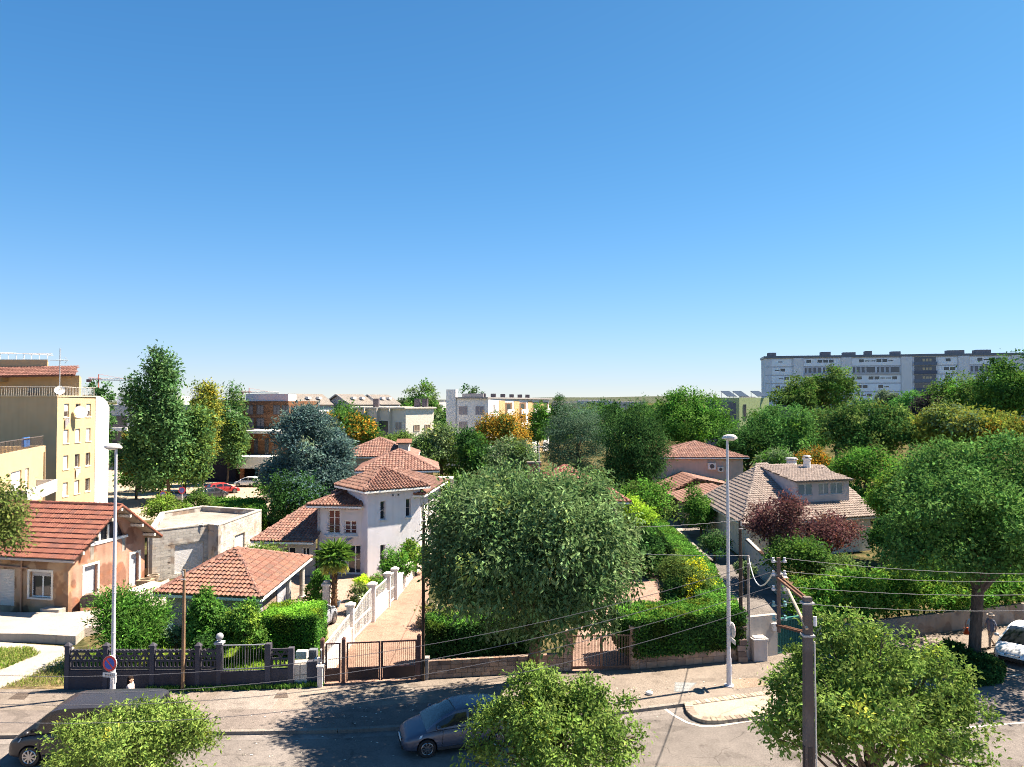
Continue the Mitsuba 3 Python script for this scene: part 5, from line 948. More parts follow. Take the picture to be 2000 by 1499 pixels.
# concrete pole with its steel bracket
k = thing('concrete_pole', 'tall grey concrete electricity pole in the right foreground', 'utility pole'); q = at(1580, 1499, 15.6); px_, py_ = q[0], q[1]; H = at(1578, 1166, 15.6)[2]; m = MB((.17, .148, .138))
def hs(z, s): return [V(px_ + x, py_ + y, z) for x, y in ((-s, -s * .8), (s, -s * .8), (s, s * .8), (-s, s * .8))]
m.hexa(hs(-.2, .135) + hs(H, .082)); obj('shaft', m, 'wall', k, s=.45)
m = MB((.16, .14, .135))
for z in np.arange(1.0, H - 3.2, .95): s_ = .135 - .053 * z / H; m = MB((.09, .078, .072)); m.box([px_ - s_ * .98, py_, z], [.03, s_ * .9, .62]); m.box([px_, py_ - s_ * .8, z], [s_ * .9, .02, .62]); obj('web_recess', m, 'wall', k, s=.3)  # raised dark plates; the shade of recesses is put into their colour
m = MB((.40, .39, .38)); [m.box([px_, py_, z], [.25, .21, .04]) for z in (H - .82, H - .13)]; m.tube([V(px_ + .08, py_ - .16, H - .9), V(px_ + .12, py_ - .17, 0)], .018, 5); m.tube([V(px_ + .13, py_ - .08, H - .6), V(px_ + .13, py_ - .08, H - .4)], .04, 6, (.6, .6, .62)); obj('clamp', m, 'paint', k)
k = thing('line_bracket', 'rusty steel bracket with insulators fixed to the top of the concrete pole', 'bracket'); T0 = V(px_, py_, H); oa, ob = at(1521, 1128, 16.6), at(1521, 1222, 16.6); RU = (.17, .105, .08)
for s_ in (-.05, .05):
    for p0, p1 in ((T0 + V(s_, 0, -.08), oa + V(s_, 0, 0)), (T0 + V(s_, 0, -.78), ob + V(s_, 0, 0))): m = MB(RU); m.beam(p0, p1, .04, .045); obj('arm', m, 'wall', k, s=.5); m = MB((.16, .12, .105)); m.tube([oa + V(0, 0, .45), ob + V(0, 0, -.15)], .045, 8); obj('upright', m, 'wall', k); m = MB((.48, .42, .34)); m.tube([oa + V(.1, -.05, -.1), T0 + V(-.05, -.1, -.66)], .035, 8); obj('stay', m, 'wall', k, s=.4)
ins = []
for z in (.36, .06, -.28, -.64, -.96):
    for s_ in (-1, 1):
        c = oa + V(.13 * s_, -.02, z); m = MB((.50, .50, .52) if z > -.5 else (.15, .30, .30)); m.tube([c + V(-.1 * s_, 0, 0), c], .016, 5, (.2, .2, .2)); m.tube([c + V(0, 0, -.02), c + V(0, 0, .03), c + V(0, 0, .05), c + V(0, 0, .1)], [.04, .045, .025, .03], 10); obj('insulator', m, 'glass', k); ins.append(c + V(0, 0, .08))
wires = []
def wire(label, a, b, sag=.25, r=.011, col=(.11, .11, .12), group=None):
    p = [a + (b - a) * t - V(0, 0, sag * 4 * t * (1 - t)) for t in np.linspace(0, 1, 25)]; m = MB(col); m.tube(p, r, 5)
    return obj('overhead_wire', m, 'paint', None, label=label, cat='wire', group=group)
for i, (py1, py2, D2) in enumerate(((1284, 1256, 23), (1318, 1290, 22.6), (1340, 1318, 22.2), (1376, 1352, 21.8))):
    e_ = at(-120, py1 + 30, 17.5 - i * .3); wire('overhead wire crossing the left half of the photo down from the bracket, %s of four' % ('topmost', 'second', 'third', 'lowest')[i], ins[2 * i], e_, .95, .007 + .001 * (i == 1), (.09, .09, .1))
for i, y in enumerate((1121, 1143, 1166, 1200)):
    e_ = at(2120, (1121, 1133, 1158, 1189)[i] - 0, 16.8); wire('overhead wire running right from the bracket, %s of four' % ('topmost', 'second', 'third', 'lowest')[i], ins[2 * i + 1], e_, .12, .0055, (.2, .2, .21))
wire('cable looping from the pair of poles to the bracket', tops['b'] + V(0, -.1, -.1), ins[2], .75, .02, (.42, .43, .45)); wire('service wire from the taller pole towards the double gate', tops['a'], tops['m'], .5, .012, (.22, .22, .23)); wire('thin wire from the shorter pole to the hedge side', tops['b'], tops['m'] + V(0, 0, -.7), .4, .012, (.3, .3, .31))
wire('thin service wire from the slim left pole to the garage', tops['l'], V(-15.5, 39.5, 3.9), .15, .01)
# ================================================================ TREES, SHRUBS, HEDGES
RNG = np.random.default_rng(42)
def rdir(n, r=RNG):
    v = r.normal(size=(n, 3)); return v / np.linalg.norm(v, axis=1, keepdims=True)
def nrm(v): return v / (np.linalg.norm(v, axis=1, keepdims=True) + 1e-9)
def leaves(P, axis, normal, L, aspect, col, jit=.22, fold=.12, r=RNG):
    """One folded rhombus per leaf."""
    n = len(P); L = (L * r.uniform(.55, 1.4, n))[:, None]; A = nrm(axis); S = nrm(np.cross(A, normal)); N = np.cross(S, A); W = L * aspect * .5
    v = np.stack([P, P + A * L * .5 + S * W + N * L * fold, P + A * L, P + A * L * .5 - S * W + N * L * fold], 1).reshape(-1, 3)
    i = np.arange(n) * 4; f = np.vstack([np.stack([i, i + 1, i + 2], 1), np.stack([i, i + 2, i + 3], 1)])
    c = np.clip(col * r.uniform(1 - jit, 1 + jit, (n, 1)) * (1 + r.normal(0, .05, (n, 3))), .004, .95); return v, f, np.repeat(c, 4, 0)
def pick(pal, n, r=RNG): return np.array(pal, float)[r.integers(0, len(pal), n)]
def lumps(c, rad, k, r=RNG, lo=.30, hi=.50, up=-.35):
    """Sub-crowns round the main ellipsoid: they give the outline its lobes and shade one another."""
    d = rdir(k * 3, r); d = d[d[:, 2] > up][:k]; s = r.uniform(lo, hi, len(d)); q = c + d * rad * (1.03 - s[:, None] * .78)
    return [(np.array(c, float), np.array(rad) * .64)] + [(q[i], np.array(rad) * s[i]) for i in range(len(d))]
def crown_cloud(blobs, n, L, aspect, pal, droop=.2, clump=28, cr=.35, flat=.8, inner=.22, r=RNG, low=None, horiz=0.0):
    w = np.array([np.prod(b[1]) ** (2 / 3) for b in blobs]); w /= w.sum(); nc = max(4, n // clump); b = r.choice(len(blobs), nc, p=w)
    C = np.array([x[0] for x in blobs])[b]; Rr = np.array([x[1] for x in blobs])[b]; d = rdir(nc, r); d[:, 2] = np.where(d[:, 2] < -.3, d[:, 2] * .4, d[:, 2]); d = nrm(d)
    f = np.where(r.random(nc) < inner, r.uniform(.25, .8, nc), 1 - np.abs(r.normal(0, .10, nc)))[:, None]; P = C + d * Rr * f
    keep = np.ones(nc, bool)
    for c, rr in blobs: keep &= ~((np.linalg.norm((P - c) / rr, axis=1) < .62) & (r.random(nc) > .35))
    if low is not None: keep &= P[:, 2] > low
    P, d = P[keep], d[keep]; nc = len(P); pc = pick(pal, nc, r) * r.uniform(.66, 1.3, (nc, 1)); yl = r.random(nc) < .02; pc[yl] = pc[yl] * V(1.6, 1.25, .8)
    k = max(1, n // nc); off = r.normal(0, 1, (nc, k, 3)) * cr * V(1, 1, flat); p = (P[:, None] + off).reshape(-1, 3); D = np.repeat(d, k, 0); col = np.repeat(pc, k, 0)
    out = nrm(off.reshape(-1, 3) / cr * .5 + D); ax = nrm(out * .5 + rdir(len(p), r) * .7 + V(0, 0, -droop)); 
    if horiz: ax[:, 2] *= 1 - horiz
    nr = nrm(out * .8 + V(0, 0, .35) + rdir(len(p), r) * .42); return leaves(p, ax, nr, L, aspect, col, r=r)
def trunk_mesh(base, top, r0, limbs=(), col=(.11, .085, .065), bend=.15, sides=10):
    m = MB(col); h = top - base; s = [base + V(0, 0, -.1), base + V(0, 0, .12), base + h * .3 + V(bend * r0 * 2, 0, 0), base + h * .65 - V(bend * r0, 0, 0), top]; m.tube(s, [r0 * 1.45, r0 * 1.08, r0 * .9, r0 * .75, r0 * .5], sides)
    for q, t in limbs:
        a = base + h * t; q = np.asarray(q); mid = a + (q - a) * .5 + V(0, 0, np.linalg.norm(q - a) * .09); m.tube([a, mid, q], [r0 * .48, r0 * .32, r0 * .1], 6)
    return m
G1 = [(.050, .090, .022), (.066, .108, .027), (.040, .074, .022), (.085, .125, .034)]            # plain green
GD = [(.026, .052, .020), (.034, .066, .024), (.044, .080, .028), (.022, .042, .018)]            # dark green
GO = [(.085, .105, .034), (.070, .092, .032), (.105, .118, .042), (.060, .080, .030)]            # olive
GY = [(.125, .150, .030), (.105, .135, .030), (.150, .165, .040), (.080, .115, .027)]            # yellow-green
GB = [(.064, .084, .108), (.084, .104, .130), (.046, .062, .084), (.115, .134, .158)]            # glaucous
GS = [(.105, .120, .072), (.130, .140, .090), (.080, .098, .055), (.155, .160, .110)]            # silvery green
GR = [(.058, .115, .024), (.072, .135, .028), (.090, .155, .036), (.048, .095, .022)]            # fresh green
OR = [(.30, .125, .022), (.25, .11, .024), (.34, .16, .035), (.16, .10, .025)]                   # rust
YO = [(.19, .150, .034), (.165, .145, .036), (.22, .165, .040), (.10, .11, .03), (.14, .135, .035)]  # yellowing
PU = [(.075, .026, .038), (.098, .034, .046), (.056, .021, .032), (.135, .062, .072)]             # purple plum
PD = [(.030, .022, .032), (.042, .026, .038), (.022, .018, .026)]
def tree(name, label, cat, px, top, width, D, bottom, n, L, pal, aspect=.55, k=9, droop=.2, trunk=None, base=None, group=None, depth=1.0, flat=.8, cr=None, inner=.22, up=-.35, lo=.36, hi=.52, mix=None, horiz=0.0, r0=None, clump=40):
    """A tree surveyed from the photograph: crown centre px, crown top and bottom rows, width in pixels, distance D."""
    a, b = at(px, top, D), at(px, bottom, D); rx = width / 2 * D / FOCAL; rz = (a[2] - b[2]) / 2; c = V(a[0], D, (a[2] + b[2]) / 2); rad = V(rx, rx * depth, rz)
    key = thing(name, label, cat, group); bl = lumps(c, rad, k, lo=lo, hi=hi, up=up)
    v, f, cl = crown_cloud(bl, n, L, aspect, pal, droop, clump=clump, cr=cr or min(.5, rx * .15), flat=flat, inner=inner, low=.1, horiz=horiz)
    m = MB(); m.v, m.f, m.c, m.n = [v], [f], [cl], len(v)
    if mix:                                                                       # a second leaf colour on some of the lobes
        for q in bl[1:1 + mix[1]]:
            v, f, cl = crown_cloud([q], n // 14, L, aspect, mix[0], droop, clump=clump, cr=cr or min(.5, rx * .15), flat=flat, inner=inner, low=.1); m.add(v, f); m.c[-1] = cl
    g = V(c[0], c[1], 0) if base is None else V(*base, 0); t = V(c[0], c[1], c[2] + rz * .35)
    obj('trunk', trunk_mesh(g, t, r0 or max(.08, min(.32, rx * .07)), [(q[0], RNG.uniform(.35, .8)) for q in bl[1:8]]), 'bark', key, s=.6, smooth=40); obj('crown', m, 'leaf', key); return key, bl
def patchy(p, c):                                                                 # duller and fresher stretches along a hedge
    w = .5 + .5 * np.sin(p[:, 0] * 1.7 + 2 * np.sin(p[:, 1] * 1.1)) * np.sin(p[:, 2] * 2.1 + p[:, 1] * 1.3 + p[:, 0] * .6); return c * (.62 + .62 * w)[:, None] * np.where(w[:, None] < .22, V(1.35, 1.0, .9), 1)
def hedge(name, label, cat, foot, z0, z1, n, L, pal, wob=.10, aspect=.55, group=None, tilt=.0, core=(.018, .026, .012), lit_top_pal=None):  # top leaves take a lighter palette: sunlit top put into the colour
    """A clipped hedge over a footprint polygon: leaves over its top and sides round an added solid core, part twigs."""
    P = Polygon([tuple(q[:2]) for q in foot]).buffer(0); key = thing(name, label, cat, group); m = MB(core); m.prism(P.buffer(-.16), z0, z1 - .16); obj('twigs', m, 'bark', key, s=.8)  # solid dark filler, added to block the view through the leaves
    ring, per, area, h = P.exterior, P.exterior.length, P.area, z1 - z0; nt = int(n * area / (area + per * h)); mb = MB(); x0, y0, x1, y1 = P.bounds; pts = []
    pp = prep(P)
    while len(pts) < nt:
        q = RNG.uniform((x0, y0), (x1, y1), (nt, 2)); pts += [p for p in q if pp.contains(Point(p))]
    q = np.array(pts[:nt]); p = np.c_[q, z1 + RNG.normal(0, wob * .6, nt) - .04 + .07 * np.sin(q[:, 0] * 2.3) * np.cos(q[:, 1] * 1.9) + .06 * np.sin(q[:, 0] * 5.1 + 1) * np.sin(q[:, 1] * 4.3) + np.where(RNG.random(nt) < .05, RNG.uniform(.05, .26, nt), 0)]; N = np.tile(V(0, 0, 1), (nt, 1)); ax = nrm(rdir(nt) * V(1, 1, .35) + V(0, 0, .5)); v, f, c = leaves(p, ax, nrm(N + rdir(nt) * .7), L, aspect, patchy(p, pick(lit_top_pal or pal, nt))); mb.add(v, f); mb.c[-1] = c
    ns = n - nt; s = RNG.uniform(0, per, ns); pt = np.array([ring.interpolate(x).coords[0] for x in s]); p2 = np.array([ring.interpolate((x + .05) % per).coords[0] for x in s]); tg = p2 - pt; nn = np.stack([tg[:, 1], -tg[:, 0], tg[:, 0] * 0], 1); nn = nrm(nn)
    cen = np.array(P.centroid.coords[0]); 
    if ring.is_ccw is False: nn = -nn
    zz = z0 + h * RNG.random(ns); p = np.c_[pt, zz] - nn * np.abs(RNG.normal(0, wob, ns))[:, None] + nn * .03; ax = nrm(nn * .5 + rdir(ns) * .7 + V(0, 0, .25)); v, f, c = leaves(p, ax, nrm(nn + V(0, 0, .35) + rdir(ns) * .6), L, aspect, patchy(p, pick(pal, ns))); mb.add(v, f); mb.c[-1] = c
    obj('foliage', mb, 'leaf', key); return key
def shrub(name, label, cat, px, top, width, D, bottom, n, L, pal, **kw): return tree(name, label, cat, px, top, width, D, bottom, n, L, pal, **{**dict(k=7, inner=.15, up=-.6), **kw})

# ---- the large tree in the middle: long drooping leaves, several hanging lobes
key = thing('large_tree', 'large dense broadleaf tree with long drooping leaves in the middle, overhanging the pavement', 'tree')
X0, Y0 = .95, 29.6; bl = [(V(X0, Y0, 6.3), V(3.3, 3.1, 2.6))]
for (px, py, D, rx, rz) in ((900, 1015, 30, 1.5, 1.3), (1000, 965, 30.6, 1.7, 1.25), (1110, 980, 30.6, 1.7, 1.2), (1190, 1040, 29.6, 1.35, 1.2), (880, 1095, 29.2, 1.1, 1.2), (1210, 1110, 28.8, 1.05, 1.0), (960, 1085, 27.4, 1.45, 1.3), (1085, 1075, 27.0, 1.6, 1.4), (905, 1155, 28.4, 1.05, .95), (1000, 1150, 27.0, 1.2, 1.0), (1150, 1130, 27.4, 1.3, 1.1), (1095, 1180, 27.6, 1.15, .95), (1075, 1235, 28.6, .75, .75), (1165, 1200, 28.8, .8, .5), (985, 1205, 29.0, .85, .6), (945, 955, 32.4, 1.6, 1.15), (1140, 960, 32.2, 1.6, 1.1), (1055, 1000, 28.0, 1.45, 1.2), (955, 1015, 28.4, 1.35, 1.15), (1150, 1050, 27.6, 1.3, 1.1), (1040, 935, 30.4, .9, .6), (860, 1050, 29.8, .7, .7)):
    q = at(1043 + (px - 1043) * .955, py + (12 if py < 1000 else 0), D); bl.append((q, V(rx, rx, rz) * .95))
m = MB()
LT = [(.104, .124, .066), (.082, .104, .054), (.130, .146, .084), (.056, .076, .038)]
for b_, nn_ in ((bl[:1], 9000), (bl[1:], 46000)):
    v, f, c = crown_cloud(b_, nn_, .23, .40, LT, droop=.5, clump=48, cr=.25, flat=1.15, inner=.2); m.add(v, f); m.c[-1] = c
g = V(1.0, 33.5, 0); obj('trunk', trunk_mesh(g, V(X0, Y0 + .5, 6.2), .30, [(q[0], RNG.uniform(.3, .7)) for q in bl[1:]]), 'bark', key, s=.6, smooth=40); obj('crown', m, 'leaf', key)

# ---- near street trees, tops only in the frame
def near_tree(label, px, D, lobes, n, L, pal, aspect=.5):
    key = thing('street_tree', label, 'tree', 'small street trees on the near pavement'); bl = [(at(x, y, D + dd), V(rx, rx * .95, rz)) for x, y, dd, rx, rz in lobes]; bl = [x_ for q_, r_ in bl for x_ in lumps(q_, r_, 7, lo=.28, hi=.46, up=-.5)] + [(q_ + d_ * r_ * RNG.uniform(1.0, 1.25), V(.10, .10, .13)) for q_, r_ in bl for d_ in rdir(9) if d_[2] > -.35]; v, f, c = crown_cloud(bl, n, L, aspect, pal, droop=.12, clump=40, cr=.13, flat=.85, inner=.2); m = MB(); m.add(v, f); m.c[-1] = c
    b = at(px, 1499, D); g = V(b[0], D, -.02); obj('trunk', trunk_mesh(g, V(b[0], D, bl[0][0][2] + .4), .10, [(q[0], RNG.uniform(.45, .85)) for q in bl[::5]]), 'bark', key, s=.6, smooth=40); obj('crown', m, 'leaf', key)
NT = [(.118, .140, .040), (.096, .118, .034), (.146, .160, .054), (.068, .088, .026)]
near_tree('rounded bright green street tree in the right foreground behind the concrete pole', 1700, 18.0, [(1690, 1400, 0, 2.2, 1.7), (1640, 1300, 0, 1.1, .9), (1720, 1275, .2, 1.0, .8), (1800, 1340, 0, 1.1, .9), (1850, 1410, .1, .85, .75), (1555, 1400, 0, .9, .65), (1590, 1350, .2, .8, .55), (1640, 1245, 0, .45, .5), (1690, 1232, .2, .35, .4), (1880, 1370, 0, .35, .25), (1750, 1420, -1.2, 1.2, 1.0), (1650, 1400, -1.2, 1.1, 1.0), (1860, 1480, 0, .9, .7), (1540, 1440, 0, .65, .4)], 33000, .12, NT)
near_tree('bright green street tree at the bottom centre in front of the blue-grey car', 1090, 18.5, [(1085, 1440, 0, 1.7, 1.2), (1050, 1365, 0, .85, .65), (1110, 1375, .2, .9, .6), (1170, 1410, 0, .9, .65), (1200, 1470, 0, .7, .5), (985, 1420, .1, .8, .6), (945, 1470, 0, .5, .35), (1035, 1330, 0, .35, .3), (1150, 1352, .1, .35, .25), (1100, 1450, -1, 1.1, .8), (1010, 1480, -.5, 1.0, .5)], 23000, .11, NT)
near_tree('feathery yellow-green street tree at the bottom left covering the dark van', 250, 18.5, [(250, 1455, 0, 1.5, .9), (315, 1408, 0, .8, .42), (235, 1418, .1, .7, .38), (360, 1420, 0, .6, .4), (160, 1440, 0, .7, .4), (120, 1438, 0, .35, .2), (180, 1480, 0, .9, .45), (330, 1470, 0, .9, .5), (375, 1450, .1, .5, .3), (240, 1460, -1, 1.0, .6)], 20000, .10, [(.134, .146, .044), (.114, .128, .038), (.160, .168, .056), (.086, .10, .030)], .42)
key = thing('overhanging_tree', 'dark olive branch of a near tree hanging in above the red roof', 'tree'); q = at(-30, 1010, 21); bl = [(q, V(.8, .8, .9)), (at(10, 985, 21), V(.5, .5, .35)), (at(15, 1045, 21), V(.4, .4, .5)), (at(-60, 1010, 21.5), V(1.2, 1.2, 1.1)), (at(25, 960, 21), V(.3, .3, .2))]
v, f, c = crown_cloud(bl, 7000, .12, .5, [(.085, .085, .030), (.065, .070, .026), (.10, .095, .036)], droop=.5, clump=18, cr=.18); m = MB(); m.add(v, f); m.c[-1] = c; obj('trunk', trunk_mesh(V(q[0] - 1.2, 21, 0), q + V(-.6, 0, .3), .14, [(b_[0], .8) for b_ in bl]), 'bark', key, smooth=40); obj('crown', m, 'leaf', key)

# ---- big tree on the right with its visible forked trunk
key = thing('roadside_tree', 'big dark green roadside tree with forked trunk standing by the white car', 'tree'); g = G(1903, 1284); bl = []
for (px, py, D, rx, rz) in ((1895, 1010, 37, 3.1, 2.5), (1800, 965, 37, 1.4, 1.2), (1850, 910, 38, 2.0, 1.2), (1950, 900, 37, 1.9, 1.2), (1790, 1045, 36, 1.2, .9), (1830, 1090, 35, 1.7, .9), (1900, 1080, 34.5, 1.6, 1.0), (1970, 1010, 34.5, 1.8, 1.3), (2050, 950, 36, 2.2, 1.6), (2010, 1090, 34, 1.6, 1.0), (1770, 1090, 36.5, 1.1, .65), (1815, 1005, 34.5, 1.3, 1.0), (1890, 960, 34.5, 1.7, 1.1), (2060, 1050, 32, 1.8, 1.4)): bl.append((at(px, py, D), V(rx, rx, rz)))
v, f, c = crown_cloud(bl, 48000, .19, .6, [(.062, .104, .034), (.050, .088, .031), (.084, .126, .042), (.102, .142, .050)], droop=.25, clump=44, cr=.3, inner=.22); m = MB(); m.add(v, f); m.c[-1] = c
t = MB((.10, .082, .072)); fk = at(1910, 1150, 35); t.tube([g + V(0, 0, -.1), g + V(0, 0, .15), (g + fk) / 2, fk], [.36, .28, .25, .26], 12)
for q in (at(1880, 1090, 35.4), at(1945, 1100, 34.6), at(2000, 1085, 34.2)): t.tube([fk + V(0, 0, -.2), (fk + q) / 2 + V(0, 0, .12), q, q + (q - fk) * .8 + V(0, 0, .8)], [.2, .15, .11, .05], 8)
for b_ in bl[:10]: t.tube([fk + V(0, 0, .3), (fk + b_[0]) / 2 + V(0, 0, .5), b_[0]], [.12, .08, .03], 6)
obj('trunk', t, 'bark', key, s=.6, smooth=40); obj('crown', m, 'leaf', key)

# ---- trees behind the hedge on the right, orchard and garden trees
tree('garden_tree', 'yellow-green garden tree between the dormer house and the roadside tree', 'tree', 1762, 905, 100, 56, 1060, 12000, .26, GY[:2] + GR[:2], droop=.3)
tree('garden_tree', 'dark-trunked garden tree right of the purple plum, in shade below', 'tree', 1740, 1010, 85, 47, 1090, 9000, .2, GD + G1[:1], base=at(1707, 1100, 47)[:2])
tree('plum_tree', 'purple-leaved plum tree in front of the dormer house', 'tree', 1515, 952, 122, 50, 1095, 7000, .19, PU, k=10, inner=.3, lo=.22, hi=.38)
tree('plum_tree', 'lower right purple plum tree at the eaves of the dormer house', 'tree', 1618, 998, 118, 50.5, 1075, 5200, .18, PU, k=9, lo=.22, hi=.38)
labels['plum_tree']['group'] = labels['plum_tree_001']['group'] = 'purple plum trees by the dormer house'
shrub('leafy_shrub', 'green shrub under the purple plum trees beside the drive wall', 'shrub', 1560, 1055, 120, 47.5, 1150, 8000, .18, G1 + GO[:2]); shrub('leafy_shrub', 'pale green shrub left of the dark-trunked garden tree', 'shrub', 1640, 1080, 90, 46, 1145, 6000, .18, GO + GS[:1])
key = thing('roadside_hedge', 'tall bright green leafy hedge above the roadside wall on the right', 'hedge'); m = MB((.07, .055, .04)); bl = []; xs = np.linspace(pts[0][0] - .5, 33, 22)
for i, x in enumerate(xs): q = along(pts, max(x, pts[0][0])); bl += [(V(x, q[1] + .75 + RNG.uniform(-.1, .15), 1.55), V(1.15, .85, .95)), (V(x + .5, q[1] + 1.9, 2.25 + RNG.uniform(-.2, .25)), V(1.2, 1.1, .95 + RNG.uniform(-.1, .2)))]; m.tube([V(x, q[1] + 1.2, 0), V(x, q[1] + 1.2, 1.9)], .05, 5)
bl = [x_ for q_, r_ in bl for x_ in lumps(q_, r_, 5, lo=.3, hi=.45, up=-.2)]; v, f, c = crown_cloud(bl, 46000, .19, .58, GR + GY[:2], .1, clump=36, cr=.2, inner=.2); mb = MB(); mb.add(v, f); mb.c[-1] = c; obj('stems', m, 'bark', key); obj('foliage', mb, 'leaf', key)
# ---- right middle garden: front hedge, long hedge, shrubs
fh0, fh1 = fpx(1206), fpx(1452)
hedge('front_hedge', 'clipped front hedge on the low stone block wall right of the garden gate', 'hedge', [fpx(1240) + V(0, -.16), fpx(1330) + V(0, -.18), fh1 + V(-.05, -.16), fh1 + V(.1, 2.1), fpx(1330) + V(0, 2.4), fpx(1206) + V(0.1, 2.6), fpx(1206) + V(.2, .7)], .55, 2.3, 30000, .13, GD + GR[:1], wob=.12, lit_top_pal=GR + GY[:1])
hedge('long_hedge', 'long clipped hedge running back along the side drive', 'hedge', [V(9.6, 36.5), V(11.3, 36.6), V(12.8, 46), V(13.2, 56), V(13.3, 67), V(12.2, 67), V(11.8, 56), V(11.0, 46)], 0, 2.15, 38000, .14, GD, wob=.09, lit_top_pal=GR + [(.10, .17, .035)])
shrub('flowering_shrub', 'yellow-flowering shrub beside the long hedge', 'shrub', 1340, 1085, 92, 41, 1190, 9000, .12, GO + [(.10, .10, .03)], mix=([(.50, .36, .02), (.45, .33, .03)], 4)); shrub('leafy_shrub', 'dark shrub in front of the yellow-flowering shrub, left of it', 'shrub', 1310, 1120, 45, 40.5, 1190, 3000, .13, GD)
shrub('bright_shrub', 'bright yellow-green shrub right of the large central tree', 'shrub', 1232, 975, 80, 60, 1030, 6000, .2, [(.20, .24, .03), (.16, .21, .03), (.24, .27, .04)]); shrub('leafy_shrub', 'feathery green shrub just behind the bright yellow-green one', 'shrub', 1245, 945, 100, 68, 1010, 7000, .24, GR + GO[:2]); tree('garden_tree', 'small dark garden tree in the shade between the large central tree and the long hedge', 'tree', 1255, 1035, 70, 52, 1140, 6000, .18, GD + G1[:1])
shrub('climbing_shrub', 'leafy climber on the end wall of the low annex', 'shrub', 1368, 950, 62, 66, 1045, 6000, .2, G1 + GR[:2]); shrub('lavender_bush', 'grey-green bush at the foot of the dormer house wall', 'shrub', 1395, 1040, 60, 56.5, 1085, 2500, .16, GD + GS[:1]); shrub('leafy_shrub', 'silvery shrub beside the pair of poles at the side drive', 'shrub', 1455, 1095, 35, 47, 1130, 2500, .15, GS)
hedge('verge_planting', 'low dark clipped ground cover in the kerbside bed at the foot of the roadside tree', 'ground cover', [G(x, y)[:2] for x, y in ((1848, 1300), (1870, 1334), (1905, 1338), (1955, 1330), (1962, 1310), (1925, 1288), (1890, 1283))], -.1, .32, 9000, .11, GD, wob=.08); shrub('leafy_shrub', 'sprawling shrub left of the roadside tree trunk', 'shrub', 1866, 1248, 50, 35, 1300, 1600, .16, GD + GO[:1], inner=.1)
# ---- middle left: hedges and shrubs round the drive
hedge('middle_hedge', 'bright-topped hedge right of the double gate under the central tree', 'hedge', [fpx(836) + V(0, .5), fpx(1040) + V(0, .5), fpx(1040) + V(0, 1.9), fpx(950) + V(0, 2.3), fpx(822) + V(0, 2.6)], .2, 2.15, 16000, .15, GD, wob=.14, lit_top_pal=GR + G1)
hedge('block_hedge', 'cube-clipped hedge between the garage and the white boundary wall', 'hedge', [V(-12.25, 35.0), V(-9.55, 35.3), V(-9.75, 37.9), V(-12.4, 37.4)], .25, 2.05, 20000, .11, GR + GD[:2], wob=.09, lit_top_pal=[(.13, .21, .03), (.15, .23, .035), (.10, .18, .03)])
shrub('spiky_shrub', 'big spiky green shrub behind the left street lamp', 'shrub', 248, 1165, 150, 34.5, 1285, 12000, .2, G1 + GR[:2], aspect=.28, droop=-.2, hi=.45); shrub('leafy_shrub', 'tall glossy shrub against the garage left of the slim pole', 'shrub', 412, 1155, 80, 35, 1290, 9000, .16, G1 + GR[:1]); shrub('leafy_shrub', 'glossy shrub right of the slim pole, before the garage wall', 'shrub', 482, 1180, 75, 34.6, 1290, 8000, .15, G1 + GY[:1])
shrub('grey_shrub', 'small grey-leaved shrub left of the slim wooden pole', 'shrub', 345, 1210, 42, 34.4, 1275, 3000, .12, GS + GB[:1]); shrub('grey_shrub', 'rounded dark shrub under the tall glossy one behind the lattice fence', 'shrub', 415, 1235, 60, 33.6, 1300, 3500, .13, GD + G1[:1])
labels['grey_shrub_001']['category'] = 'shrub'
shrub('leafy_shrub', 'green shrub filling the corner below the tower house wall', 'shrub', 778, 1070, 55, 48.5, 1135, 5000, .15, GR + G1[:2]); shrub('leafy_shrub', 'bright yellow-green shrub along the white wall by the tower house', 'shrub', 812, 1055, 50, 52, 1115, 4500, .16, GY + GR[:1]); shrub('leafy_shrub', 'light green plants at the far end of the white boundary wall', 'shrub', 740, 1125, 45, 46.5, 1160, 2500, .13, GR + GY[:1]); shrub('flowering_shrub', 'pale flowering shrub right of the palm trunk', 'shrub', 702, 1140, 48, 43, 1195, 3000, .13, GO + [(.42, .32, .28)]); shrub('bright_shrub', 'round yellow topiary above the pale flowering shrub', 'shrub', 704, 1124, 26, 45.5, 1146, 1200, .11, [(.36, .36, .03), (.30, .32, .03)], k=3)
shrub('leafy_shrub', 'leafy shrub under the garage eaves beside its columns', 'shrub', 622, 1120, 50, 44, 1185, 3500, .15, GR + G1[:1]); shrub('leafy_shrub', 'rounded shrub behind the pyramid roof of the garage', 'shrub', 520, 1062, 80, 49, 1110, 4000, .17, [(.14, .13, .05), (.10, .12, .04)] + G1[:1])
shrub('drying_bush', 'wilted pinkish bush at the right edge of the drive beside the dark pole', 'shrub', 835, 1175, 60, 40.5, 1240, 2600, .16, [(.20, .13, .12), (.16, .10, .10), (.10, .10, .05)])
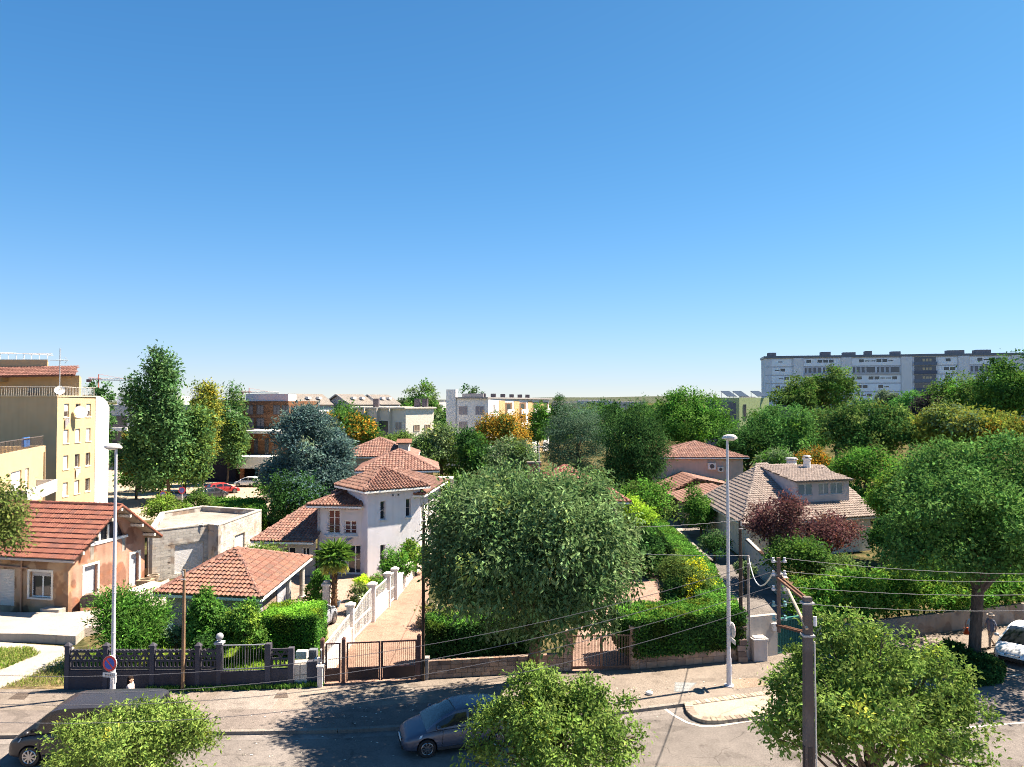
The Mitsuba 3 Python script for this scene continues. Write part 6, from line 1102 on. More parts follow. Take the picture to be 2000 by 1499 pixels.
# palm
key = thing('palm_tree', 'fan palm with shaggy dry skirt in front of the tower house', 'palm tree'); pb = G(652, 1197); m = MB((.13, .075, .045)); m.tube([pb, pb + V(.02, 0, 1.2), pb + V(.03, 0, 3.1)], [.2, .15, .17], 10)
for i in range(60): a_ = i * 2.4; z = .3 + i * .045; m.tube([pb + V(.15 * math.cos(a_), .15 * math.sin(a_), z), pb + V(.24 * math.cos(a_), .24 * math.sin(a_), z + .12)], .025, 4)
obj('trunk', m, 'bark', key, s=.7); ctr = pb + V(.03, 0, 3.2); m, m2 = MB(), MB()
for i in range(64):
    a_, el = i * 2.39996, 1.35 - 2.15 * i / 64 + RNG.uniform(-.12, .12); d = V(math.cos(a_) * math.cos(el), math.sin(a_) * math.cos(el), math.sin(el)); hub = ctr + d * (.55 + .1 * RNG.random()); s_ = unit(np.cross(d, [0, 0, 1])); u_ = np.cross(s_, d); dry = i > 46
    mb = m2 if dry else m; mb.tube([ctr, hub], .012, 4, (.10, .11, .03)); n_ = 22; ph = np.linspace(-1.9, 1.9, n_); A = np.array([d * math.cos(p_) + s_ * math.sin(p_) - V(0, 0, .18 + (.9 if dry else .1)) for p_ in ph]); v, f, c = leaves(np.tile(hub, (n_, 1)), A, np.tile(u_, (n_, 1)), .62 if not dry else .55, .11, pick([(.36, .25, .08), (.30, .22, .09), (.40, .30, .12)] if dry else [(.085, .12, .03), (.11, .14, .035), (.065, .10, .028)] if i > 20 else [(.10, .135, .03), (.075, .11, .028)], n_)); mb.add(v, f); mb.c[-1] = c
obj('fronds', m, 'leaf', key); obj('dry_skirt', m2, 'leaf', key, label='straw-coloured hanging dead fronds')

# ---- left: poplars, cedar, trees of the car park
GP = [(.062, .100, .048), (.080, .120, .058), (.100, .138, .068), (.050, .084, .040)]
key, _ = tree('poplar', 'tallest dark green poplar beside the yellow block', 'tree', 304, 674, 92, 88, 965, 24000, .42, GP, k=30, lo=.20, hi=.34, up=-.9, cr=.6, base=at(333, 985, 88)[:2]); tree('poplar', 'broader lighter poplar just right of the tallest one', 'tree', 362, 772, 86, 91, 962, 15000, .40, GP + GO[:2], k=16, lo=.25, hi=.4, up=-.9, cr=.55); tree('poplar', 'low bushy poplar left of the tallest one behind the left street lamp', 'tree', 268, 815, 70, 92, 960, 8000, .4, GP + OR[3:], k=10, up=-.9, mix=(YO, 2)); tree('poplar', 'yellowing narrow poplar right of the tallest poplar', 'tree', 398, 746, 48, 100, 930, 10000, .36, YO[:3] + GO[2:3], k=16, lo=.3, hi=.45, up=-.9, cr=.5); tree('poplar', 'narrow green poplar standing before the charcoal wing', 'tree', 452, 752, 52, 109, 925, 10000, .38, GP + GO[:2], k=16, lo=.3, hi=.45, up=-.9, cr=.5, base=at(444, 945, 109)[:2]); tree('poplar', 'small distant green poplar directly behind the yellow block', 'tree', 197, 738, 48, 112, 960, 8000, .45, GD + GP, k=14, up=-.9)
for q in [x for x in labels if x.startswith('poplar')]: labels[q]['group'] = 'poplars round the car park'
tree('cedar', 'broad blue cedar behind the tower house', 'tree', 600, 803, 152, 76, 1000, 40000, .40, GB, aspect=.34, k=40, flat=.6, droop=.05, cr=.45, lo=.18, hi=.30, up=-.85, clump=50, inner=.3)
tree('sumac_tree', 'green tree turning orange behind the blue cedar', 'tree', 672, 786, 105, 100, 890, 10000, .36, G1 + GD[:2], k=10, mix=(OR, 3))
shrub('parking_shrub', 'yellow-green shrubs at the edge of the car park, leftmost', 'shrub', 325, 972, 70, 66, 1015, 4000, .2, GY + GO[:1]); shrub('parking_shrub', 'green shrubs at the edge of the car park, right of the yellow-green ones', 'shrub', 385, 960, 55, 70, 1005, 4000, .2, GO + G1[:1])
hedge('parking_hedge', 'bright clipped hedge behind the flat-roofed annex', 'hedge', [at(398, 900, 72)[:2], at(520, 900, 69)[:2], at(515, 900, 76)[:2], at(402, 900, 77)[:2]], 0, 2.2, 12000, .2, GR + G1[:1], lit_top_pal=GR)
# ---- middle distance
tree('plane_tree', 'pale plane trees behind the cream block, left group', 'tree', 822, 756, 88, 175, 880, 12000, .55, GS[:2] + GR[:2] + GO[:1], k=14); tree('plane_tree', 'plane tree showing above the roof of the white apartment block', 'tree', 922, 752, 55, 205, 860, 5000, .6, GD + GO[:2])
tree('olive_tree', 'silvery olive-green tree right of the cream block', 'tree', 862, 835, 105, 100, 935, 11000, .36, GS + GO[:2]); tree('broadleaf_tree', 'dark green tree between the silvery tree and the orange tree', 'tree', 925, 838, 75, 95, 940, 8000, .34, GD + G1[:1]); tree('broadleaf_tree', 'small silvery tree below the orange tree', 'tree', 1000, 858, 85, 84, 940, 7000, .30, GS + GO[:1]); tree('sumac_tree', 'rust-orange tree in front of the white apartment block', 'tree', 985, 808, 100, 105, 900, 9000, .34, OR, k=10, mix=(GO, 2)); tree('broadleaf_tree', 'fresh green tree right of the orange tree', 'tree', 1050, 795, 62, 112, 885, 6000, .36, GR + G1[:2])
tree('conifer', 'large silver-blue conifer behind the central tree', 'tree', 1128, 790, 125, 92, 940, 20000, .34, [(.07, .092, .080), (.09, .112, .098), (.055, .075, .062), (.11, .128, .11)], aspect=.2, k=20, flat=.35, droop=.3, cr=.6, horiz=.3, up=-.8, clump=40); tree('conifer', 'dark spire-topped conifer left of the silver-blue one', 'tree', 1090, 772, 40, 112, 900, 4000, .34, GD, k=8, aspect=.25); tree('conifer', 'tall very dark conifer left of the pale pink house', 'tree', 1232, 782, 118, 80, 965, 22000, .32, [(.026, .050, .022), (.036, .064, .028), (.05, .08, .032)], aspect=.3, k=20, droop=.5, up=-.9, cr=.55)
tree('broadleaf_tree', 'wide domed green tree behind the pale pink house', 'tree', 1348, 770, 160, 112, 895, 20000, .40, GR[:2] + G1, k=18); tree('broadleaf_tree', 'dark green tree squeezed behind the silver-blue conifer', 'tree', 1185, 785, 60, 115, 900, 5000, .4, GD + G1[:1])
tree('broadleaf_tree', 'round-topped tree before the slab block, left of the pair', 'tree', 1553, 738, 85, 150, 830, 8000, .5, GO + G1[:1], k=10); tree('broadleaf_tree', 'taller round-topped tree before the slab block, right of the pair', 'tree', 1632, 722, 105, 152, 835, 10000, .5, GO + G1[:2], k=12)
tree('acacia', 'light feathery green acacia behind the dormer house', 'tree', 1535, 797, 150, 104, 910, 16000, .36, [(.05, .095, .035), (.062, .115, .04), (.08, .13, .045)], k=14); tree('acacia', 'olive acacia between the feathery one and the domed dark tree', 'tree', 1600, 805, 80, 108, 880, 6000, .36, GO + GR[:1]); tree('broadleaf_tree', 'big domed olive-dark tree right of the dormer house chimneys', 'tree', 1693, 790, 165, 92, 915, 20000, .38, GD + GO[:3], k=18)
tree('broadleaf_tree', 'grey-green small tree in front of the dark stair recess of the slab block', 'tree', 1733, 768, 52, 150, 825, 3000, .5, [(.10, .105, .085), (.08, .085, .07)]); tree('broadleaf_tree', 'fresh green young tree right of the grey-green one', 'tree', 1775, 770, 58, 140, 840, 3500, .45, [(.08, .15, .045), (.065, .13, .04)]); tree('copper_beech', 'dark purple copper beech left of the yellowing acacias', 'tree', 1808, 775, 62, 118, 860, 5000, .4, PD); tree('broadleaf_tree', 'olive-green domed tree at the right in front of the slab block', 'tree', 1885, 730, 130, 118, 850, 13000, .42, GO + GR[:2], k=14); tree('broadleaf_tree', 'tall dark green tree at the right edge of the photo', 'tree', 1978, 697, 110, 104, 850, 12000, .4, G1 + GD[:1], k=14); tree('conifer', 'small dark conifer rising before the roof of the slab block', 'tree', 1944, 686, 26, 130, 790, 1200, .4, GD, k=6)
tree('acacia', 'yellowing acacia at the right, larger and left of the two', 'tree', 1860, 803, 140, 86, 890, 13000, .36, YO, k=12, mix=(GS, 3)); tree('acacia', 'yellowing acacia at the right edge above the roadside tree', 'tree', 1955, 812, 130, 84, 900, 11000, .36, YO + OR[:1] + GO[:1], k=12)
tree('broadleaf_tree', 'low green tree behind the right end of the dormer house', 'tree', 1690, 880, 95, 78, 960, 8000, .3, GR + GO[:1]); shrub('leafy_shrub', 'pale green feathery shrub behind the dormer house ridge', 'shrub', 1520, 882, 70, 80, 925, 4000, .26, GS[:2] + GR[:2]); shrub('leafy_shrub', 'rust-brown shrub behind the dormer house chimneys', 'shrub', 1580, 872, 60, 82, 925, 3500, .26, OR[:2] + GO[:1]); tree('broadleaf_tree', 'dark leafy mass behind the pale pink house, right side', 'tree', 1460, 838, 110, 100, 930, 9000, .38, GD, k=10)
shrub('leafy_shrub', 'young shrub on the dry lawn behind the tower house', 'shrub', 893, 925, 36, 80, 962, 1800, .26, GR + GO[:1]); shrub('leafy_shrub', 'yellowish plants beside the porch of the ochre house', 'shrub', 862, 930, 40, 76, 960, 1500, .24, GY); shrub('leafy_shrub', 'dense low shrubs behind the parked white car near the tower house', 'shrub', 885, 958, 70, 66, 1000, 4000, .24, GO + G1[:1])
tree('broadleaf_tree', 'shaded trees under the blue cedar, behind the low wing', 'tree', 570, 930, 110, 68, 1040, 8000, .26, GD + GB[:1]); tree('broadleaf_tree', 'low green tree in front of the cream block', 'tree', 778, 848, 75, 110, 880, 3500, .36, GO)
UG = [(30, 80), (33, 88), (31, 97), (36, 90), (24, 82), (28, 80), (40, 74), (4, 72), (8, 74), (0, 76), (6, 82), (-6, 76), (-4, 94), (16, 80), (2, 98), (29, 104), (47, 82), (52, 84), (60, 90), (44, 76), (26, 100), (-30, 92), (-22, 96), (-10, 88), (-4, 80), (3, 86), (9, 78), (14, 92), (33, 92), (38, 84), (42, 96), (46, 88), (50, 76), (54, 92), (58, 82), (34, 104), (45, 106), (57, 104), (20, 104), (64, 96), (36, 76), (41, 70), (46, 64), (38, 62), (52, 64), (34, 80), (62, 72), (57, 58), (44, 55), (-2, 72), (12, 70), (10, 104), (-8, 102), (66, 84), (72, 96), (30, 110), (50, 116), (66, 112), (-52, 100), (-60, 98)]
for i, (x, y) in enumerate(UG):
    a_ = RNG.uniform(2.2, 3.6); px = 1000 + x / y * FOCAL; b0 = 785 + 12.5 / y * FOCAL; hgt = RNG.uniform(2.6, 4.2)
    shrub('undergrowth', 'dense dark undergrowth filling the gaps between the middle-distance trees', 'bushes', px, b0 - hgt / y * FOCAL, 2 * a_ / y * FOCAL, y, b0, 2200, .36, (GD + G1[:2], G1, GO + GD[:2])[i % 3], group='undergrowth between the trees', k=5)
# far belt of trees closing the view
key = thing('far_trees', 'far belt of trees along the horizon', 'trees'); del labels[key]; COUNT['far_trees'] = -1
m = MB()
for D, n in ((230, 130), (330, 90), (520, 70)):
    for i in range(n):
        x = RNG.uniform(-.80, .80) * D; s = RNG.uniform(4, 6.2) * (1 + D / 2500)
        if D < 300 and (60 < x < 190 or -22 < x < 40): s *= .6
        c_ = V(x, D + RNG.uniform(-20, 20), s * .8); v, f, c = crown_cloud([(c_, V(s, s, s * .85))], 620, s * .17, .85, GD + G1 + GO[:1], clump=10, cr=s * .10, inner=.2); m.add(v, f); m.c[-1] = c
obj('far_trees', m, 'leaf', None, label='far belt of trees along the horizon', cat='trees', kind='stuff')
# grass blades, weeds along the plinth, litter
def scatter(poly, n, r=RNG):
    P = Polygon([tuple(q[:2]) for q in poly]).buffer(0); pp = prep(P); x0, y0, x1, y1 = P.bounds; out = []
    while len(out) < n: out += [q for q in r.uniform((x0, y0), (x1, y1), (n, 2)) if pp.contains(Point(q))]
    return np.array(out[:n])
def blades(q, h, pal, z=0.0, w=.16):
    n = len(q); return leaves(np.c_[q, np.full(n, z)], rdir(n) * V(.6, .6, .3) + V(0, 0, .9), rdir(n), h, w, pick(pal, n))
q = scatter([G(x, y) for x, y in ((150, 1343), (560, 1340), (640, 1270), (640, 1230), (500, 1262), (170, 1272))], 9000); m = MB(); v, f, c = blades(q, .16, [(.17, .22, .03), (.20, .24, .04), (.13, .19, .03)]); m.add(v, f); m.c[-1] = c; obj('lawn_grass', m, 'leaf', None, label='short yellow-green grass behind the lattice fence', cat='grass', kind='stuff')
q = scatter([G(x, y) for x, y in ((-60, 1272), (60, 1268), (78, 1280), (0, 1312), (-60, 1310))], 3500); m = MB(); v, f, c = blades(q, .2, [(.12, .15, .03), (.18, .17, .06), (.25, .19, .09)]); m.add(v, f); m.c[-1] = c; q = scatter([G(x, y) for x, y in ((0, 1345), (60, 1320), (135, 1275), (136, 1340))], 1500); v, f, c = blades(q, .14, [(.22, .17, .08), (.15, .15, .04)]); m.add(v, f); m.c[-1] = c; obj('dry_grass', m, 'leaf', None, label='patchy dry grass beside the pale ramp at the left', cat='grass', kind='stuff')
m = MB(); pp_ = np.concatenate([np.array([fpx(x) for x in RNG.uniform(300, 640, 260)]) + RNG.normal(0, .05, (260, 2)) - V(0, .18)]); v, f, c = blades(np.repeat(pp_, 5, 0) + RNG.normal(0, .05, (1300, 2)), .2, [(.07, .12, .03), (.10, .14, .04)], 0, .3); m.add(v, f); m.c[-1] = c; obj('weeds', m, 'leaf', None, label='weeds along the foot of the dark fence', cat='weeds', kind='stuff')
m = MB()
for q in np.vstack([scatter([G(x, y) for x, y in ((430, 1390), (660, 1385), (1200, 1345), (1480, 1310), (1480, 1345), (1200, 1382), (900, 1405), (430, 1425))], 160), scatter([G(x, y, -.13) for x, y in ((420, 1440), (1300, 1400), (1300, 1480), (420, 1490))], 60)]):
    z = .012 if q[1] > 27.6 else -.118; s_ = RNG.uniform(.02, .055); m.box([q[0], q[1], z], [s_ * 1.4, s_, .008], RNG.uniform(0, 3), col=RNG.choice([.45, .6, .7, .2]) * V(1, .92, .8))
obj('litter', m, 'matte', None, label='scattered pale leaves and scraps on pavement and road', cat='litter', kind='stuff')
k = obj('paper_bag', MB((.74, .72, .70)).sphere(G(1268, 1357) + V(0, 0, .07), (.16, .12, .09), sub=2), 'matte', None, smooth=True, label='crumpled white bag lying on the pavement left of the utility cover', cat='bag')
# ================================================================ VEHICLES
from scipy.interpolate import PchipInterpolator as Pchip
def car(label, cat, center, heading, spec, paint, group=None, name='parked_car'):
    """x forward. body: (x, top, half width, underside) along the length; roof: (x, z) from windscreen foot to rear window foot."""
    k = thing(name, label, cat, group); M = frame((center[0], center[1], center[2] if len(center) > 2 else -.13), heading); Wd = spec['W'] / 2; zb = spec['zb']; B = np.array(spec['body']); R_ = spec['wheel']; paint = np.array(paint, float)
    top, wid = Pchip(B[:, 0], B[:, 1]), Pchip(B[:, 0], B[:, 2]); low = Pchip(B[:, 0], B[:, 3]); nose, tail = B[-1, 0], B[0, 0]
    xs = np.unique(np.r_[np.linspace(tail, tail + .35, 9), np.linspace(tail + .35, nose - .45, 26), np.linspace(nose - .45, nose, 11)]); prof = [(0, 0), (-.6, 0), (-.88, .015), (-.965, .10), (-.995, .26), (-1.0, .45), (-.985, .56), (-.992, .66), (-.97, .80), (-.925, .91), (-.84, .965), (-.62, .995), (-.3, 1.012)]
    prof = prof + [(0, 1.02)] + [(-y, t) for y, t in prof[::-1][:-1]]
    rings = [[V(x, y * wid(x) * Wd, low(x) + t * (top(x) - low(x))) for y, t in prof] for x in xs]
    tmp = MB(); tmp.loft(rings); v, f, _ = tmp.data(); tm = trimesh.Trimesh(v, f, process=True); tm.fix_normals()
    body = manifold3d.Manifold(manifold3d.Mesh(np.asarray(tm.vertices, np.float32), np.asarray(tm.faces, np.uint32)))
    if body.volume() < 0: body = manifold3d.Manifold(manifold3d.Mesh(np.asarray(tm.vertices, np.float32), np.asarray(tm.faces[:, ::-1], np.uint32)))
    for x in spec['axles']:
        for s in (-1, 1): body = body - manifold3d.Manifold.cylinder(.5, R_ * 1.13, R_ * 1.13, 40, True).rotate((90, 0, 0)).translate((x, s * (Wd - .12), R_ + .01))
    m = MB(paint); m.M = M; m.mesh(body); obj('body', m, 'carpaint', k, smooth=35)
    # greenhouse: one curved shell cut into roof, pillars and panes
    Rf = np.array(spec['roof']); H = Pchip(Rf[:, 0], Rf[:, 1]); xd, xa = Rf[0, 0], Rf[-1, 0]; xc, xb = spec['rear_top'], spec['ws_top']; n, q = 52, 12
    X = np.unique(np.r_[np.linspace(xd, xa, n), xc, xb, [x for w_ in spec['windows'] for x in w_]]); wt = spec['tumble']
    def P(x, s):                                                                   # s: -1 .. 1 from one belt over the roof to the other
        zt, zl = float(H(x)), float(top(x)) - .03; e = min(1, max(.0, (zt - zl) / .42)); wbelt = Wd * .945 * float(wid(x)) ** .5; wr = wbelt * (1 - (1 - wt) * e); a = abs(s)
        if a >= .5: u = (1 - a) / .5; return V(x, np.sign(s) * (wbelt + (wr - wbelt) * u ** 1.25), zl + (zt - .045 * e - zl) * u)
        y = a / .5; return V(x, np.sign(s) * wr * y, zt - .045 * e * y ** 3.2)
    S = np.r_[np.linspace(-1, -.5, 8), np.linspace(-.44, .44, q), np.linspace(.5, 1, 8)]; grid = np.array([[P(x, s) for s in S] for x in X]); parts = {}
    for i in range(len(X) - 1):
        xm = (X[i] + X[i + 1]) / 2
        for j in range(len(S) - 1):
            sm = abs((S[j] + S[j + 1]) / 2); nm = 'roof'
            if sm < .44 and xm > xb: nm = 'windscreen'
            elif sm < .40 and xm < xc: nm = 'rear_window'
            elif .56 < sm < .93:
                for w0, w1 in spec['windows']:
                    if w0 < xm < w1: nm = ('side_window', w0, S[j] > 0)
            parts.setdefault(nm, []).append([grid[i, j], grid[i + 1, j], grid[i + 1, j + 1], grid[i, j + 1]])
    for nm, qs in parts.items():
        gl = nm != 'roof'; m = MB((.012, .015, .019) if gl else paint); m.M = M; qs = np.array(qs); m.add(qs.reshape(-1, 3), np.arange(len(qs) * 4).reshape(-1, 4)); obj(nm if isinstance(nm, str) else nm[0], m, 'glass' if gl else 'carpaint', k, smooth=50)
    for i in range(spec.get('ribs', 0)):
        y = (-.8 + 1.6 * i / (spec['ribs'] - 1)) * Wd * .8; m = MB(paint * 1.2); m.M = M; m.beam(V(xb - .1, y, H(xb - .1) - .015), V(xc + .15, y, H(xc + .15) - .015), .05, .03); obj('roof_rib', m, 'carpaint', k)
    for s in (-1, 1):
        hx, hz, hl = spec['lamp']; pts = [V(x, s * (float(wid(x)) * Wd * yy + off), float(low(x)) + t * (float(top(x)) - float(low(x)))) for x, yy, t, off in ((hx + .02, .62, .62, .015), (hx - .06, .93, .60, .02), (hx - hl, .99, .80, .012), (hx - hl - .05, .955, .90, .012), (hx - .10, .80, .93, .015), (hx + .0, .62, .80, .015))]
        m = MB((.50, .53, .56)); m.M = M; ce = sum(pts) / 6; m.add([ce + V(.03, s * .03, .02)] + pts, [[0, i + 1, (i + 1) % 6 + 1] for i in range(6)]); obj('headlight', m, 'glass', k, smooth=60)
        m = MB((.30, .015, .02)); m.M = M; tx, tz = spec['tail']; m.box([tx, s * Wd * .83, tz], [.14, .2, .36], 0, ry=.12); obj('tail_light', m, 'glass', k)
        m = MB(paint * .7); m.M = M; mx = xa - .42; mz = float(top(mx)) + .10; m.sphere([mx, s * (Wd + .08), mz], [.09, .12, .075], sub=2); m.beam(V(mx, s * Wd * .9, mz - .08), V(mx, s * (Wd + .05), mz - .03), .06, .04); obj('mirror', m, 'carpaint', k, smooth=40)
        m = MB(paint * .5); m.M = M
        for hx_ in spec.get('handles', (.05, -.95)): m.beam(V(hx_, s * Wd * .975, spec['belt'] - .15), V(hx_ - .2, s * Wd * .975, spec['belt'] - .15), .05, .035)
        obj('door_handle', m, 'carpaint', k); m = MB((.015, .015, .017)); m.M = M
        for xx in spec.get('seams', (.78, -.2)): m.tube([V(xx, s * Wd * 1.0, zb + .15), V(xx - .03, s * Wd * 1.003, zb + .4), V(xx - .06, s * Wd * .955, spec['belt'] - .07)], .007, 5)
        obj('door_seam', m, 'paint', k)
        m = MB((.03, .03, .033)); m.M = M; m.beam(V(spec['axles'][0] - R_ * 1.2, s * Wd * .985, zb + .09), V(spec['axles'][1] + R_ * 1.2, s * Wd * .985, zb + .09), .05, .09); obj('sill_trim', m, 'paint', k)
        for x in spec['axles']:
            y = s * (Wd - .10); m = MB((.014, .014, .016)); m.M = M; rr = [[V(x + r * math.cos(g), y + yy, R_ + r * math.sin(g)) for g in np.linspace(0, 2 * math.pi, 32, endpoint=False)] for yy, r in ((-.1, R_ * .62), (-.1, R_ * .94), (-.07, R_), (.07, R_), (.1, R_ * .94), (.085, R_ * .66))]; m.loft(rr); wk = obj('wheel', m, 'paint', k, smooth=40)
            m = MB(spec.get('rim', (.30, .30, .32))); m.M = M
            for i in range(9): g = i * 2 * math.pi / 9; m.beam(V(x + .05 * math.cos(g), y + s * .098, R_ + .05 * math.sin(g)), V(x + R_ * .62 * math.cos(g), y + s * .092, R_ + R_ * .62 * math.sin(g)), .05, .03, up=(0, 1, 0))
            m.tube([V(x, y + s * .07, R_), V(x, y + s * .118, R_)], .06, 14); m.tube([V(x + R_ * .64 * math.cos(g), y + s * .092, R_ + R_ * .64 * math.sin(g)) for g in np.linspace(0, 2 * math.pi, 25)], .02, 6); obj('rim', m, 'chrome', wk)
    m = MB((.014, .014, .016)); m.M = M; m.box([nose - .03, 0, zb + .14], [.09, Wd * 1.25, .15]); obj('lower_grille', m, 'paint', k); m = MB((.02, .02, .022)); m.M = M; m.box([nose - .045, 0, float(top(nose - .05)) - .06], [.08, Wd * .7, .09]); obj('grille', m, 'paint', k)
    m = MB((.64, .64, .62)); m.M = M; m.box([nose + .012, 0, zb + .29], [.02, .52, .11]); obj('number_plate', m, 'paint', k)
    m = MB((.02, .02, .022)); m.M = M; m.box([0, 0, zb + .06], [(nose - tail) * .8, Wd * 1.5, .1]); obj('underbody', m, 'paint', k); return k
HATCH = dict(W=1.81, zb=.19, wheel=.32, axles=(1.30, -1.30), belt=.97, lamp=(2.02, .68, .52), tail=(-2.0, .93), tumble=.76,
             body=[(-2.14, .62, .70, .36), (-2.10, .92, .84, .30), (-1.95, .98, .92, .26), (-1.3, .99, .985, .20), (-.3, .97, 1.0, .19), (.7, .945, 1.0, .19), (1.15, .915, .99, .19), (1.6, .82, .955, .20), (1.95, .69, .85, .22), (2.10, .56, .70, .25), (2.15, .46, .58, .30)],
             roof=[(-2.02, .98), (-1.78, 1.20), (-1.52, 1.39), (-1.0, 1.475), (-.3, 1.505), (.2, 1.47), (.55, 1.36), (.95, 1.15), (1.32, .91)], rear_top=-1.58, ws_top=.22, windows=((-1.62, -1.18), (-1.10, -.24), (-.16, .98)))
VAN = dict(W=1.95, zb=.24, wheel=.345, axles=(1.60, -1.50), belt=1.16, lamp=(2.34, .92, .40), tail=(-2.42, 1.22), tumble=.90, handles=(.5, -.6), seams=(1.3, .12, -1.15), rim=(.50, .50, .52), ribs=7,
           body=[(-2.5, .95, .92, .40), (-2.47, 1.12, .97, .32), (-2.2, 1.17, .99, .26), (-1, 1.17, 1.0, .24), (.8, 1.16, 1.0, .24), (1.5, 1.12, .99, .24), (1.95, 1.03, .96, .25), (2.25, .90, .88, .26), (2.42, .74, .76, .28), (2.48, .56, .64, .34)],
           roof=[(-2.49, 1.14), (-2.44, 1.55), (-2.36, 1.86), (-2.1, 1.95), (-1, 1.97), (.5, 1.95), (.95, 1.86), (1.35, 1.58), (1.75, 1.28), (2.05, 1.02)], rear_top=-2.38, ws_top=.98, windows=((-2.25, -1.2), (-1.1, .1), (.2, 1.45)))
SEDAN = HATCH
car('dark blue-grey hatchback parked in tree shade at the bottom centre', 'car', (-2.0, 26.95), math.radians(196), HATCH, (.060, .074, .112), 'cars parked along the road')
car('dark grey-brown van with ribbed roof parked at the left behind the feathery street tree', 'van', (-15.15, 26.15), math.radians(183), VAN, (.036, .032, .036), name='parked_van')
car('white car parked facing left at the right edge beside the roadside tree', 'car', (25.5, 35.9), math.radians(220), SEDAN, (.74, .75, .78), 'cars parked along the road')
cp = 'cars in the far car park'
car('white car at the right of the far car park', 'car', (*at(487, 945, 106)[:2], 0), math.radians(172), HATCH, (.72, .72, .74), cp); car('red car between the dark and the white car in the far car park', 'car', (*at(435, 957, 98)[:2], 0), math.radians(40), HATCH, (.40, .03, .03), cp); car('dark car left of the red one in the far car park', 'car', (*at(413, 965, 93)[:2], 0), math.radians(60), HATCH, (.03, .03, .04), cp); car('grey car half hidden by the car park shrubs', 'car', (*at(342, 965, 90)[:2], 0), math.radians(30), HATCH, (.30, .31, .33), cp)
car('white car parked at the end of the drive behind the tower house', 'car', (*at(858, 985, 64)[:2], 0), math.radians(100), HATCH, (.74, .74, .75))
car('grey-blue car under the curved white gate, parked behind the cube hedge', 'car', (-11.1, 39.6, 0), math.radians(80), HATCH, (.30, .33, .38))
labels['parked_car']['label'] = 'dark blue-grey hatchback parked in tree shade at the bottom centre'
for px, py, D, lab in ((319, 966, 84, 'small round sign at the left of the car park entrance'), (356, 958, 86, 'small round sign right of the other car park sign')):
    k = thing('car_park_sign', lab, 'traffic sign', 'round signs at the car park'); q = at(px, py, D); m = MB((.5, .5, .5)); m.tube([V(q[0], D, 0), V(q[0], D, q[2] + .4)], .045, 6); obj('post', m, 'paint', k); m = MB(); disc(m, q + V(0, -.06, 0), .42, V(0, -1, .05), .02, (.55, .06, .08)); disc(m, q + V(0, -.085, 0), .30, V(0, -1, .05), .01, (.10, .12, .40)); obj('face', m, 'paint', k)

# ================================================================ GARDEN FURNITURE
tb = G(262, 1148, .45); tb = V(-22.2, 43.6, .45)
k = thing('garden_table', 'long white garden table on the terrace beside the gabled house', 'table'); m = MB((.70, .68, .64)); m.M = frame((-22.45, 44.2, .45), 1.36); m.box([0, 0, .72], [2.2, .95, .05]); obj('table_top', m, 'paint', k)
for x in (-.95, .95):
    for y in (-.38, .38): m = MB((.66, .64, .6)); m.M = frame((-22.45, 44.2, .45), 1.36); m.box([x, y, .35], [.06, .06, .7]); obj('leg', m, 'paint', k)
for i, (x, y, a, lab) in enumerate(((-21.6, 43.6, 1.8, 'white plastic garden chair nearer the street'), (-21.45, 44.4, 1.6, 'white plastic garden chair nearer the planters'))):
    k = thing('garden_chair', lab, 'chair', 'white chairs at the garden table'); M_ = frame((x, y, .45), a); m = MB((.70, .67, .62)); m.M = M_; m.box([0, 0, .43], [.5, .5, .04]); obj('seat', m, 'paint', k); m = MB((.70, .67, .62)); m.M = M_; m.box([0, -.24, .85], [.5, .04, .1]); [m.box([xx, -.24, .64], [.04, .04, .4]) for xx in (-.23, -.08, .08, .23)]; obj('backrest', m, 'paint', k)
    for xx in (-.22, .22):
        for yy in (-.22, .22): m = MB((.68, .65, .6)); m.M = M_; m.box([xx, yy, .21], [.05, .05, .42]); obj('leg', m, 'paint', k)
for i, (px, py, s, col, lab) in enumerate(((284, 1152, .8, (.36, .28, .20), 'square brown planter beyond the garden table'), (300, 1138, .7, (.40, .33, .26), 'stone bowl planter next to the square brown planter'), (289, 1122, .6, (.5, .44, .38), 'pale pot on the wall by the flat-roofed annex'))):
    q = G(px, py, .45); k = thing('planter', lab, 'planter'); m = MB(col)
    if i == 0: m.box(q + V(0, 0, .3), [s, s, .62]); m.box(q + V(0, 0, .62), [s * 1.08, s * 1.08, .06])
    else: m.tube([q, q + V(0, 0, .4), q + V(0, 0, .5)], [s * .3, s * .5, s * .55], 14)
    obj('pot', m, 'wall', k, s=.4); m = MB((.07, .055, .04)); m.tube([q + V(0, 0, .5), q + V(0, 0, .66 if i == 0 else .51)], s * .4, 10); obj('soil', m, 'matte', k)
k = thing('wicker_chest', 'dark rounded chest against the gable wall of the gabled house', 'chest'); m = MB((.17, .135, .105)); m.M = frame((-24.75, 42.35, .45), .2); pr = Polygon([(-.55, 0), (.55, 0), (.55, .5), (.4, .68), (0, .75), (-.4, .68), (-.55, .5)]); tm = trimesh.creation.extrude_polygon(pr, .5, engine='earcut'); q = np.array(tm.vertices); m.add(np.c_[q[:, 0], q[:, 2], q[:, 1]], tm.faces); obj('body', m, 'bark', k, s=.5)
k = thing('flower_pot', 'blue pot at the foot of the palm', 'pot'); q = G(657, 1186); m = MB((.06, .13, .22)); m.tube([q, q + V(0, 0, .3), q + V(0, 0, .36)], [.17, .25, .27], 14); obj('pot', m, 'paint', k); m = MB((.07, .055, .04)); m.tube([q + V(0, 0, .34), q + V(0, 0, .37)], .22, 12); obj('soil', m, 'matte', k)
